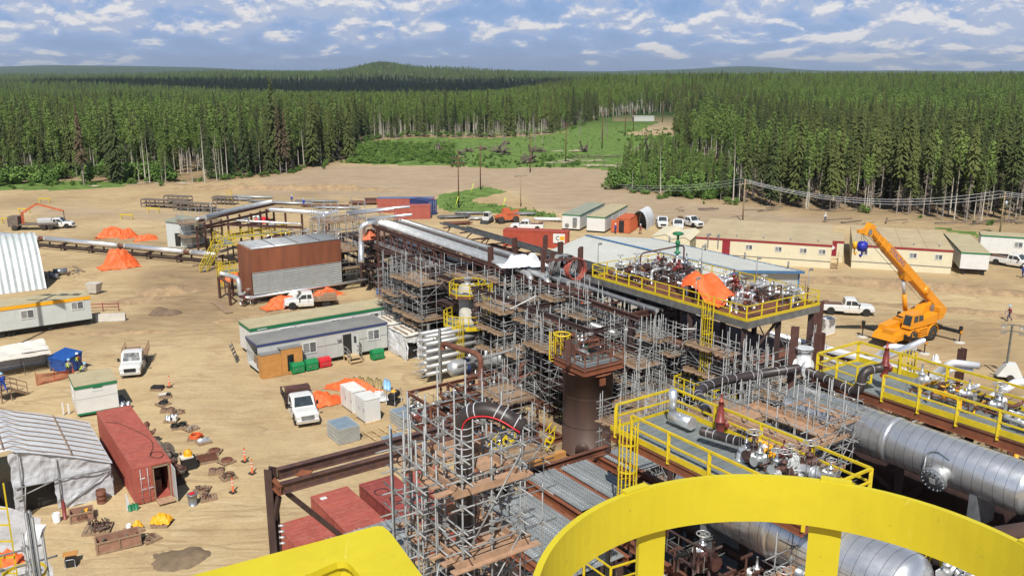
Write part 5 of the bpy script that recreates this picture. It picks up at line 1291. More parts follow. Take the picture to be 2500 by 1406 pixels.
def module(label,p0,p1,q0,q1,zs,xs,ys,colm='primer',floorm='rust',floors=None,cw=.3,group=None,braced=True,cat='steel structure',z0=0,beamh=.4,name='steel_structure',coltop=None):
	o=site(name,label,cat,p0,q0,0,group);W_,D_=p1-p0,q1-q0;top=coltop or zs[-1]
	for x in xs:
		for y in ys:
			c=MB();c.ibeam((x,y,z0),(x,y,top),cw,cw,.03);c.build('column',colm,o)
	for z in zs:
		for y in ys:b=MB();b.ibeam((xs[0],y,z-beamh/2),(xs[-1],y,z-beamh/2),.2,beamh);b.build('beam',colm,o)
		for x in xs:b=MB();b.ibeam((x,ys[0],z-beamh/2-.01),(x,ys[-1],z-beamh/2-.01),.2,beamh-.03);b.build('beam',colm,o)
	for z in(floors or[]):
		f=MB();f.box(xs[0]-.1,ys[0]-.1,z+.01,xs[-1]+.1,ys[-1]+.1,z+.06);f.build('floor',floorm,o)
	if braced:
		zl=[z0]+list(zs)
		for i in range(len(zl)-1):
			for j in range(0,len(ys)-1,2):b=MB();b.bar((xs[0],ys[j],zl[i]+.2),(xs[0],ys[j+1],zl[i+1]-.4),.14);b.build('brace',colm,o)
			b=MB();b.bar((xs[0],ys[0],zl[i]+.2),(xs[min(1,len(xs)-1)],ys[0],zl[i+1]-.4),.14);b.build('brace',colm,o)
	return o
def valve(o,x,y,z,s=1.0,m='valvered',wheel=True,axis='y'):
	a=Vector((0,1,0))if axis=='y' else Vector((1,0,0));c=Vector((x,y,z));v=MB()
	v.lathe([(.20*s,-.32*s),(.20*s,-.27*s),(.11*s,-.26*s),(.17*s,0),(.11*s,.26*s),(.20*s,.27*s),(.20*s,.32*s)],c,a,10)
	v.lathe([(.13*s,.1*s),(.10*s,.3*s),(.15*s,.31*s),(.15*s,.36*s),(.05*s,.38*s),(.04*s,.75*s)],c,(0,0,1),9);vo=v.build('valve',m,o)
	if wheel:
		w=MB();w.path([c+Vector((math.cos(t)*.24*s,math.sin(t)*.24*s,.74*s))for t in[k*math.pi/6 for k in range(12)]],.022*s,5,closed=True)
		w.bar(c+Vector((-.23*s,0,.74*s)),c+Vector((.23*s,0,.74*s)),.025*s);w.bar(c+Vector((0,-.23*s,.74*s)),c+Vector((0,.23*s,.74*s)),.025*s);w.build('handwheel','claddull',vo)
def manifold(label,p,q,z,W_,D_,Hh,seed,n=14,nv=6,mats=('clad','claddull','rust','primer'),group=None,name='pipe_manifold',rmax=.14):
	"""a skid of pipes, elbows, flanges, supports and valves filling a box"""
	o=site(name,label,'piping',p,q,z,group);rr=random.Random(seed)
	for k in range(n):
		m=rr.choice(mats);r=rr.choice((.045,.06,.09,rmax));x,y=rr.uniform(0,W_),rr.uniform(0,D_);zz=rr.uniform(.25,Hh*.8)
		pts=[Vector((x,y,0 if rr.random()<.6 else zz*.4)),Vector((x,y,zz))]
		for s in range(rr.randint(1,3)):
			l=rr.uniform(.6,max(.9,min(W_,D_)*.7));c=pts[-1].copy();ax=rr.random()
			if ax<.45:c.x=min(W_,max(0,c.x+rr.choice((-1,1))*l))
			elif ax<.85:c.y=min(D_,max(0,c.y+rr.choice((-1,1))*l))
			else:c.z=min(Hh,max(.2,c.z+rr.choice((-1,1))*l*.5))
			if(c-pts[-1]).length>.2:pts.append(c)
		b=MB();b.path(pts,r,8,bend=r*2.5)
		for i in range(len(pts)-1):
			d=(pts[i+1]-pts[i]);L_=d.length;d.normalize()
			if L_>.7:b.lathe([(r*1.6,-.03),(r*1.6,.03)],pts[i].lerp(pts[i+1],rr.uniform(.3,.7)),d,8)
		b.build('pipe',m,o)
	for k in range(nv):valve(o,rr.uniform(0,W_),rr.uniform(0,D_),rr.uniform(.3,Hh*.75),rr.uniform(.7,1.25),rr.choice(('valvered','claddull','clad','steelgrey','primerdark','claddull','primer')),rr.random()<.6,rr.choice('xy'))
	s=MB()
	for k in range(int(n/2)):x,y,zz=rr.uniform(0,W_),rr.uniform(0,D_),rr.uniform(.3,Hh*.6);s.bar((x,y,0),(x,y,zz),.08);s.bar((x-.3,y,zz),(x+.3,y,zz),.08)
	s.build('support','primer',o)
	t=MB()
	for k in range(n*2):
		a=Vector((rr.uniform(0,W_),rr.uniform(0,D_),rr.uniform(0,Hh*.6)));t.bar(a,a+Vector(rr.choice(((rr.uniform(.4,1.5),0,0),(0,rr.uniform(.4,1.5),0),(0,0,rr.uniform(.3,1.0))))),.03)
	tag(t.build('tubing','galvdark',o),kind='stuff')
	return o
def bundle(label,pts,r,m,n=12,bend=1.0,name='pipe',cat='pipe',bands=0,bandm='steelgrey',group=None,world=True):
	o_=MB();o_.path(pts,r,n,bend);o=o_.build(name,m);tag(o,label,cat,group)
	if bands:
		b=MB()
		for i in range(len(pts)-1):
			a,c=Vector(pts[i]),Vector(pts[i+1]);L_=(c-a).length;k=int(L_/bands);d=(c-a).normalized()
			for j in range(1,k):b.lathe([(r+.012,-.03),(r+.012,.03)],a.lerp(c,j/k),d,n)
		b.build('band',bandm,o)
	return o
def GP(pts):return[G(*p)for p in pts]
a_,b_=P(60,578,1.6),P(530,622,1.6);dirl=(b_-a_).normalized();perp=Vector((-dirl.y,dirl.x,0));LL=(b_-a_).length
a0=a_-dirl*12
o=thing('pipeline','long low silver insulated pipeline with bare rusty joints running left to the yellow stairs','pipeline',(a0.x,a0.y,0),math.atan2(dirl.y,dirl.x));tot=LL+12
x=0;k=0
gaps=[12+LL*f for f in(.10,.53,.86)]
prev=0
for g_ in gaps+[tot]:
	b=MB();b.tube((prev,0,1.6),(g_-.9 if g_<tot else tot,0,1.6),.40,14);b.build('cladding','clad',o)
	if g_<tot:
		b=MB();b.tube((g_-.9,0,1.6),(g_+.9,0,1.6),.28,12);b.build('bare_joint','rust',o)
		for s in(-.9,.62):b=MB();b.tube((g_+s,0,1.6),(g_+s+.32,0,1.6),.42,12);b.build('insulation','insul',o)
	prev=g_+.9
for k in range(9):
	x=3+k*(tot-4)/8;s=MB();s.box(x-.12,-.15,0,x+.12,.15,.9);s.box(x-.15,-1.2,.9,x+.15,2.6,1.1);s.box(x-.1,2.2,0,x+.1,2.4,.9);s.bar((x-.9,0,0),(x,0,.8),.1);s.build('support','primerdark',o)
s=MB();s.box(1,-.7,.55,tot,-.5,.75);s.box(1,2.3,.5,tot,2.45,.7);s.build('girder','primerdark',o)
for k,(yy,r,m)in enumerate(((.75,.10,'claddull'),(1.15,.12,'galv'),(1.6,.10,'claddull'),(2.0,.09,'galvdark'),(2.4,.08,'galv'))):
	b=MB();b.tube((0,yy,1.2+r),(tot-1.5,yy,1.2+r),r,8);b.build('small_pipe',m,o)
o=site('air_cooler','rust-brown box cooler with silver louvres and pipe-bundle roof','cooler',33.5,104.2);L_,D_=11.8,5.0
b=MB();b.box(0,0,3.9,L_,D_,6.7);b.box(.0,.4,1.0,.1,D_,3.899);b.box(L_-.1,.4,1.0,L_,D_,3.899);b.box(.1,D_-.1,1.0,L_-.1,D_,3.899);b.build('wall','rustwarm',o)
n=6
for k in range(n):
	x0,x1=.08+k*(L_-.1)/n,.08+(k+1)*(L_-.1)/n-.05;f=MB();f.box(x0,-.06,1.15,x0+.07,.02,3.88);f.box(x1-.07,-.06,1.15,x1,.02,3.88);f.box(x0+.07,-.05,3.8,x1-.07,.02,3.88);f.box(x0+.07,-.05,1.15,x1-.07,.02,1.23);fo=f.build('louvre_panel','louvre',o)
	l=MB()
	for j in range(11):
		z=1.27+j*.228;l.hexa([(x0+.08,-.05,z),(x1-.08,-.05,z),(x1-.08,.08,z+.13),(x0+.08,.08,z+.13),(x0+.08,-.05,z+.03),(x1-.08,-.05,z+.03),(x1-.08,.08,z+.16),(x0+.08,.08,z+.16)])
	tag(l.build('slat','louvre',fo),kind='stuff')
b=MB();b.box(.1,.1,1.1,L_-.1,.38,3.89);b.build('core','black',o)
r=MB()
for k in range(16):r.tube((.2,.2+k*(D_-.4)/15,6.86),(L_-.2,.2+k*(D_-.4)/15,6.86),.15,8)
r.build('roof_bundle','claddull',o);r=MB()
for x in(3.0,6.0,8.9):r.box(x,.0,7.0,x+.1,D_,7.06)
r.build('strap','galvdark',o)
s=MB()
for x in(.2,3,6,9,L_-.2):
	for y in(.3,D_-.3):s.box(x-.12,y-.12,0,x+.12,y+.12,1.0)
s.box(-.3,.1,.8,L_+2.5,.3,.99);s.build('base_frame','primerdark',o)
b=MB();b.tube((-.2,-.35,.95),(L_+3.5,-.35,1.15),.16,12);b.build('header_pipe','clad',o)
bundle('silver insulated elbow pipe left of the louvred cooler',GP([(31.4,109.4,3.1),(32.2,107.0,3.1),(32.2,105.2,3.1),(32.2,105.2,.8),(33.6,104.2,.7)]),.3,'claddull',14,.8)
manifold('small valves and pipes at the left foot of the louvred cooler',31.6,103.4,.3,2.0,1.6,1.0,31,8,4)
o=site('pipe_stand','rusty steel frame carrying the elbow pipe left of the cooler','support',31,105);b=MB()
for x,y in((0,4.6),(0,0.4),(1.6,4.4)):b.bar((x,y,0),(x,y,2.7),.25)
b.bar((0,4.6,2.7),(1.7,4.6,2.7),.25);b.bar((0,.4,2.7),(0,4.6,2.7),.22);b.build('frame','primer',o)
o=site('access_stairs','yellow steel stairs and walkway crossing behind the louvred cooler','stairs',33.0,125.4)
for s_ in(0,1.0):
	b=MB();b.bar((s_,0,.1),(s_+2.8,2.2,3.1),.08,.25);b.build('stringer','yellow',o)
	b=MB();b.bar((s_,0,1.1),(s_+2.8,2.2,4.1),.08);b.bar((s_,0,.6),(s_+2.8,2.2,3.6),.06)
	for t in(0,.33,.66,1):b.bar((s_+2.8*t,2.2*t,.1+3*t),(s_+2.8*t,2.2*t,1.1+3*t),.07)
	b.build('handrail','yellow',o)
for k in range(10):b=MB();t=(k+.5)/10;b.obox((.5+2.8*t,2.2*t,.1+3*t),1.0,.28,.04,R(38)*0);b.build('tread','grating',o)
b=MB();b.box(2.7,1.9,3.1,6.0,3.4,3.16);b.box(4.6,3.4,3.1,6.0,8.5,3.16);b.box(6.0,7.0,3.1,16,8.5,3.16);b.build('walkway','grating',o)
railing(o,[(3.8,1.9),(6.0,1.9),(6.0,6.9),(16,6.9)],3.1);railing(o,[(2.7,3.4),(4.6,3.4),(4.6,8.5),(16,8.5)],3.1)
b=MB()
for x,y in((4.7,2),(5.9,3.3),(4.7,8.4),(10,7.1),(15.5,8.4)):b.bar((x,y,0),(x,y,3.1),.16)
b.build('leg','primerdark',o)
o=site('caged_platform','yellow caged ladder platform hanging on the left wall of the cooler','platform',32.2,111.5)
b=MB();b.box(0,0,2.6,2.2,1.8,2.66);b.build('floor','grating',o);railing(o,[(2.2,0),(0,0),(0,1.8),(2.2,1.8)],2.6,step=.8);cage_ladder(o,.3,2.2,.2,2.8,(0,1));b=MB();b.bar((0,0,2.6),(2.0,.3,1.2),.1);b.bar((2.0,.1,2.5),(2.0,.1,.0),.14);b.bar((.1,.1,2.5),(.1,.1,.0),.1);b.build('bracket','primer',o)
n_=P(410,603);o=thing('switch_shed','small pale grey shed with sloping roof and dark doorway behind the pipeline','shed',(n_.x,n_.y,0),R(-8));b=MB();b.hexa([(0,0,0),(4.2,0,0),(4.2,5,0),(0,5,0),(0,0,4.2),(4.2,0,3.8),(4.2,5,3.8),(0,5,4.2)]);b.build('wall','palewall',o)
b=MB();b.hexa([(-.2,-.2,4.21),(4.4,-.2,3.79),(4.4,5.2,3.79),(-.2,5.2,4.21),(-.2,-.2,4.36),(4.4,-.2,3.94),(4.4,5.2,3.94),(-.2,5.2,4.36)]);b.build('roof','greenroof',o);b=MB();b.box(1.4,-.05,.2,2.3,-.004,2.3);b.build('doorway','black',o)
w_=P(470,610);v_=(w_.x*CA+w_.y*SA,-w_.x*SA+w_.y*CA)
scaffold('scaffold with plank decks at the left end of the small pipe rack',v_[0]-1,v_[1],0,(0,1.8,3.6,5.4),(0,2.0,4.0),6.2,(2.0,4.1),seed=2,extra=3)
def P2(u,v,z):w=P(u,v,z);return(w.x*CA+w.y*SA,-w.x*SA+w.y*CA,z)
o=thing('pipe_rack','small brown pipe rack carrying silver pipes behind the louvred cooler','pipe rack')
colpx=[(590,600),(618,597),(640,590),(655,585),(672,580),(740,585),(790,585),(805,580),(505,612),(520,606),(545,603),(485,615),(560,588),(700,580)]
for i,(u,v)in enumerate(colpx):w=P(u,v);c=MB();c.ibeam((w.x,w.y,0),(w.x,w.y,5.2 if i<5 else 4.6),.28,.28,.03);c.build('column','primer',o)
for(u0,v0,u1,v1,z)in((485,540,670,498,6),(500,552,690,508,5.6),(545,548,740,556,4.5),(560,575,700,548,2.6),(590,552,672,535,4.0),(485,560,600,540,3.5)):
	b=MB();b.ibeam(P(u0,v0,z),P(u1,v1,z),.22,.35);b.build('beam','primer',o)
for i,(pts,r,m,lab)in enumerate((([(480,556,3.2),(480,536,6.1),(560,517,6.1),(655,498,6.1)],.32,'claddull','thick silver pipe climbing at the left end of the small rack'),([(500,532,6.3),(570,513,6.3),(660,494,6.3)],.42,'claddull','widest dull silver pipe on top of the small rack'),([(530,527,6.0),(645,501,6.0)],.2,'clad','bright silver pipe along the front of the small rack'),([(660,512,6.2),(800,521,6.2),(808,519,6.2)],.38,'clad','bright horizontal silver pipe left of the pipe bridge'),([(805,522,6.0),(765,535,6.0),(760,540,5.6),(760,578,1.5)],.30,'clad','left of two silver drop pipes beside the pipe bridge'),([(820,516,6.0),(790,528,6.0),(786,532,5.7),(786,576,1.5)],.34,'clad','right of two silver drop pipes beside the pipe bridge'),([(555,537,4.7),(733,547,4.7),(735,549,4.5),(735,580,1.4)],.15,'clad','thin silver pipe turning down behind the cooler roof'),([(590,540,4.5),(605,532,4.6),(608,548,3.6),(608,578,1.2)],.22,'claddull','left silver loop pipe under the small rack'),([(620,530,4.6),(632,528,4.8),(632,545,3.6),(632,575,1.2)],.22,'claddull','right silver loop pipe under the small rack'),([(655,575,1.0),(655,550,2.8),(680,545,3.2),(682,552,2.6)],.3,'clad','silver gooseneck pipe beside the red tarp'))):
	bundle(lab,[P(*t)for t in pts],r,m,12,.9)
v_=P2(650,590,0);manifold('low skid of pumps, valves and silver pipes behind the louvred cooler',v_[0]-1,v_[1]-6,0,11,6,2.2,5,26,12,group=None)
v_=P2(790,600,0);manifold('silver pipes and valves between the drop pipes and the bridge scaffold',v_[0]-2,v_[1]-4,0,8,5,2.2,6,20,8)
RA,RB=P(915,540,9.9),P(1560,757,9.9);rd=(RB-RA);RL=rd.length;rd.normalize();rz_=math.atan2(rd.y,rd.x);rn=Vector((-rd.y,rd.x,0))
o=thing('pipe_bridge','long brown steel pipe bridge crossing the site with trussed side','pipe bridge',(RA.x,RA.y,0),rz_)
Wd=5.2;span=17.0
for i,x in enumerate((.6,span,span+7,span+14,span+21,RL-1)):
	for y in(.1,Wd):
		c=MB();c.ibeam((x,y,0),(x,y,9.2 if i!=3 else 10.6),.36,.36,.035);c.build('column','primerdark' if i else 'primer',o)
	for z in(9.2,6.6,4.2):b=MB();b.ibeam((x,.1,z),(x,Wd,z),.25,.45);b.build('beam','primer',o)
for y in(.1,Wd):
	for z in(9.15,6.55):b=MB();b.ibeam((-1,y,z),(RL,y,z),.28,.40);b.build('chord','primer',o)
	n=9
	for k in range(n+1):
		x=.6+(span-.6)*k/n;b=MB();b.bar((x,y,6.7),(x,y,9.0),.16);b.build('truss_post','primer',o)
		if k<n:b=MB();x2=.6+(span-.6)*(k+1)/n;b.bar((x,y,6.7 if k%2 else 9.0),(x2,y,9.0 if k%2 else 6.7),.12);b.build('truss_diagonal','primer',o)
for k in range(14):x=1+k*(RL-2)/13;b=MB();b.bar((x,.1,9.30),(x,Wd,9.30),.15);b.build('cross_beam','primer',o)
b=MB();b.box(0,.4,6.76,RL,Wd-.3,6.82);b.build('lower_deck','primerdark',o)
for z in(7.9,7.2,6.4):b=MB();b.tube((2,-1.0,z),(span,-1.0,z),.03,5);b.build('guard_tube','galvdark',o)
for k,(y,r,m,x0,x1)in enumerate(((.45,.26,'claddull',.5,33),(.98,.26,'claddull',-.5,35),(1.46,.22,'claddull',-1,38),(1.90,.2,'claddull',-1,RL),(2.5,.14,'galvdark',-1,RL),(3.0,.12,'primerdark',-1,RL),(3.45,.14,'galvdark',-1,RL),(3.95,.17,'claddull',-1,RL),(4.45,.12,'galv',-1,RL))):
	b=MB();zc=9.38+r;pts=[(x0,y,zc),(x1,y,zc)]
	if k<2:pts=[(x0,y,zc),(x1,y,zc),(x1+.9,y-.2,zc-.3),(x1+1.0,y-.2,8.4)]
	b.path(pts,r,12,1.0)
	pp=b.build('pipe',m);pp.location=o.location;pp.rotation_euler=o.rotation_euler
	tag(pp,('first','second','third','fourth','fifth, thin dark','sixth, thin brown','seventh, thin dark','eighth, silver','ninth, thin galvanised')[k]+' pipe from the near edge on top of the long pipe bridge','pipe','pipes on the long bridge')
for k in range(7):
	y=.3+k*.7;b=MB();b.tube((-.5,y,7.15),(RL-3,y,7.15),.2 if k%2 else .28,10);pp=b.build('pipe','claddull' if k%2==0 else 'rust');pp.location=o.location;pp.rotation_euler=o.rotation_euler
	tag(pp,'pipe on the shaded lower level of the long pipe bridge','pipe','lower-level bridge pipes')
for k,(y,z,x0,x1,w)in enumerate(((Wd+.6,9.9,6,RL-4,.7),(Wd+1.5,9.9,10,RL-4,.6),(Wd+2.4,9.4,12,RL-6,.5))):
	t=thing('cable_tray',('inner','middle','outer')[k]+' galvanised cable tray along the far side of the long bridge','cable tray',(RA.x,RA.y,0),rz_,'cable trays on the long bridge')
	b=MB();b.box(x0,y,z,x1,y+w,z+.02);b.box(x0,y,z+.02,x1,y+.03,z+.2);b.box(x0,y+w-.03,z+.02,x1,y+w,z+.2);b.build('tray','galvdark',t)
	for j in range(5):x=x0+2+j*(x1-x0-4)/4;b=MB();b.bar((x,Wd,z-.15),(x,y+w,z-.15),.14);b.bar((x,y+w*.6,z-.1),(x,Wd+.1,z-1.4),.1);b.build('bracket','primer',t)
	if k<2:b=MB();[b.tube((x0,y+.08+.09*j,z+.07),(x1,y+.08+.09*j,z+.07),.035,5)for j in range(5)];b.build('cable','black',t)
for i,(u,v0,z0,z1)in enumerate(((1198,668,8.5,11.2),(1256,638,8.5,11.0),(1277,700,8.0,10.8),(1365,850,.0,11.2),(1332,628,8.5,10.9),(1418,660,8.6,11))):
	w=P(u,v0,z0);b=MB();b.ibeam((w.x,w.y,z0 if i!=3 else 0),(w.x,w.y,z1),.42 if i<4 else .3,.42 if i<4 else .3,.04);tag(b.build('steel_column','primer'),('left stub column above the bridge pipes','stub column behind the white tarp','stub column in front of the white tarp','tall brown column from ground to above the scaffolds','left post beside the cable reels','right post beside the cable reels')[i],'column')
for k,(u,v)in enumerate(((1362,648),(1400,655),(1378,646))):
	w=P(u,v,10.6);c=MB();ax=rd
	for j in range(7):c.path([w+Vector((0,0,1))*math.sin(t)*(1.0-.04*(j%3))+rn*math.cos(t)*(1.0-.04*(j%3))+ax*(j*.1)for t in[i*math.pi/10 for i in range(20)]],.05,5,closed=True)
	tag(c.build('cable_coil','galv' if k!=1 else 'cablered'),('left grey','right red-and-grey','middle grey')[k]+' standing cable coil on the rack by the low metal building','cable coil')
o=thing('coil_frame','brown steel frame around the cable coils','frame',(0,0,0));b=MB()
for u,v in((1325,672),(1348,680),(1415,670),(1330,640)):w=P(u,v,9.5);b.bar((w.x,w.y,8.2),(w.x,w.y,12.0),.3)
b.bar(P(1330,635,11.6),P(1412,632,11.6),.2);b.bar(P(1325,690,9.6),P(1440,715,9.6),.25);b.build('frame','primer',o)
v_=P2(905,700,0)
scaffold('tall scaffold tower under the left end of the pipe bridge',v_[0]-.6,v_[1]-1.5,0,(0,1.3,2.6,3.9),(0,2.0,4.0),9.2,(2.2,4.4,6.6),lift=1,seed=3,extra=8,braces=4)
scaffold('dense scaffold between the cooler and the bridge head',v_[0]-4.2,v_[1]+.5,0,(0,1.5,3.0),(0,2,4,6),8.4,(2.6,5.0),seed=4,extra=8,braces=3)
scaffold('scaffold crowning the left end of the pipe bridge',v_[0]-3.5,v_[1]+6,0,(0,2,4,6),(0,2.2,4.4),10.2,(7.9,),seed=5,extra=8)
o=site('deck_platform','small steel platform with orange tarp at the left end of the bridge','platform',v_[0]-.5,v_[1]-1.8);b=MB();b.box(0,0,6.95,4.3,3.6,7.15);b.build('floor','wood',o)
bundle('silver gooseneck pipe rising through the bridge-head platform',[P(882,640,4.5),P(882,590,6.9),P(884,552,9.0),P(900,545,9.3),P(918,543,9.5)],.38,'clad',14,.9)
b=MB()
for k,(u0,v0,u1,v1)in enumerate(((845,518,1000,505),(850,524,960,510),(895,535,1005,524))):
	bundle(('uppermost','middle','lowest')[k]+' bright silver pipe laid across the bridge head',[P(u0,v0,10.2),P(u1,v1,10.2)],.17,'clad',10)
v_=P2(960,700,0);module('added dark steel frames and floors deepening the shade beneath the pipe bridge',v_[0]-3.5,v_[0]+6.5,v_[1]-4,v_[1]+8,(4.0,6.4),(0,5,10),(0,6,12),'primerdark','primerdark',floors=(6.3,),cw=.4)  # dark frames and deck added to darken the space under the bridge
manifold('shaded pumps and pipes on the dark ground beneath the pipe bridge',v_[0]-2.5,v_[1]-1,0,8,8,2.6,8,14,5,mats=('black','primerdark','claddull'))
def tarp(label,u,v,z,L_,D_,Hh,m,seed,rz=None,drape=True,name='tarp',base=0.0,n=22):
	w=P(u,v,z);o=MB();rr=random.Random(seed);bl=[(rr.uniform(.25,.75),rr.uniform(.3,.7),rr.uniform(.6,1),rr.uniform(.2,.42))for _ in range(4)]
	def fn(a,c):
		e=max(0,min(1,3.2*(.5-math.hypot(a-.5,c-.5)*(1+.3*noise.noise((a*3,c*3,seed))))))**.7;h=max([q[2]*math.exp(-(((a-q[0])/q[3])**2+((c-q[1])/q[3])**2))for q in bl]+[.25]);h=min(h,.66)*1.35*e
		f=.26*noise.noise((a*6,c*6,seed))+.16*noise.noise((a*15,c*15,seed+3))+.10*abs(math.sin(a*14+c*9+seed))
		jx=.10*noise.noise((a*4,c*4,seed+9));return((a-.5+jx)*L_,(c-.5+jx)*D_,base+Hh*max(0.01,h+f*(.3+h)))
	o.grid(fn,n+12,n+12,True);ob=o.build(name,m,None,w,ZS if rz is None else rz);tag(ob,label,'tarp');return ob
tarp('white tarp bundled over the bridge pipes by the stub columns',1277,648,10.1,4.6,2.0,1.0,'tarpwhite',3,R(10))
tarp('brown-orange tarp on the bridge-head platform',906,583,7.2,2.6,1.6,1.1,'orangered',5)
vx=RB-RA
def Rk(s,w):
	v=RA+rd*s+rn*w;return(v.x*CA+v.y*SA,-v.x*SA+v.y*CA)
q0=Rk(RL-1,0);
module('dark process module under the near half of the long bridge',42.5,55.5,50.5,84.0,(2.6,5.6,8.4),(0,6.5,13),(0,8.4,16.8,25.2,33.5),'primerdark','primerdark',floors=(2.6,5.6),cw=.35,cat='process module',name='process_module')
for k,(pp,qq,ww,dd,hh,zz,sd)in enumerate(((43,52,11,9,2.4,2.7,41),(43,62,11,9,2.4,2.7,42),(43,72,10,10,2.4,2.7,43),(43,52,11,9,2.6,5.7,44),(43,62,11,9,2.6,5.7,45),(43,72,10,10,2.6,5.7,46),(42,54,6,10,2.2,.1,47),(42,66,6,10,2.2,.1,48))):
	manifold('crowded pipework on the %s level of the central module, %s bay'%(('middle','middle','middle','upper','upper','upper','ground','ground')[k],('near','middle','far','near','middle','far','near','far')[k]),pp,qq,zz,ww,dd,hh,sd,22,6,mats=('claddull','rust','primerdark','claddull','rust'),rmax=.22)
o=site('vertical_vessel','grey vertical vessel with two yellow caged platforms at the left of the scaffolds','vessel',42.6,68.9)
b=MB();b.lathe([(.01,8.4),(.6,8.35),(.85,8.1),(.85,5.0),(1.0,4.9),(1.0,.3),(1.15,.28),(1.15,0)][::-1],(0,0,0),(0,0,1),24);b.build('shell','insul',o)
for z,rr_ in((7.5,1.7),(4.6,2.3)):
	pts=[(rr_*math.cos(a),rr_*math.sin(a))for a in[R(200+k*360/(8 if z>7 else 18))for k in range((8 if z>7 else 18)+1)]]
	f=MB();f.add([(x,y,z)for x,y in pts[:-1]]+[(x,y,z+.06)for x,y in pts[:-1]],[tuple(range(len(pts)-1))[::-1],tuple(range(len(pts)-1,2*len(pts)-2))]);f.build('platform','grating',o)
	f=MB()
	for i in range(len(pts)-1):f.bar((*pts[i],z-.12),(*pts[i+1],z-.12),.06,.28)
	f.build('ring_beam','yellow' if z<7 else 'rust',o);railing(o,pts[:-1]+[pts[0]],z,step=1.3,t=.07)
cage_ladder(o,1.15,-1.15,4.6,7.5,(.7,-.7));cage_ladder(o,-1.6,-1.3,.2,4.6,(-.7,-.7))
b=MB();b.lathe([(.3,0),(.3,.5),(.4,.52),(.4,.6)],(0,0,8.3),(0,0,1),12);b.build('nozzle','claddull',o)
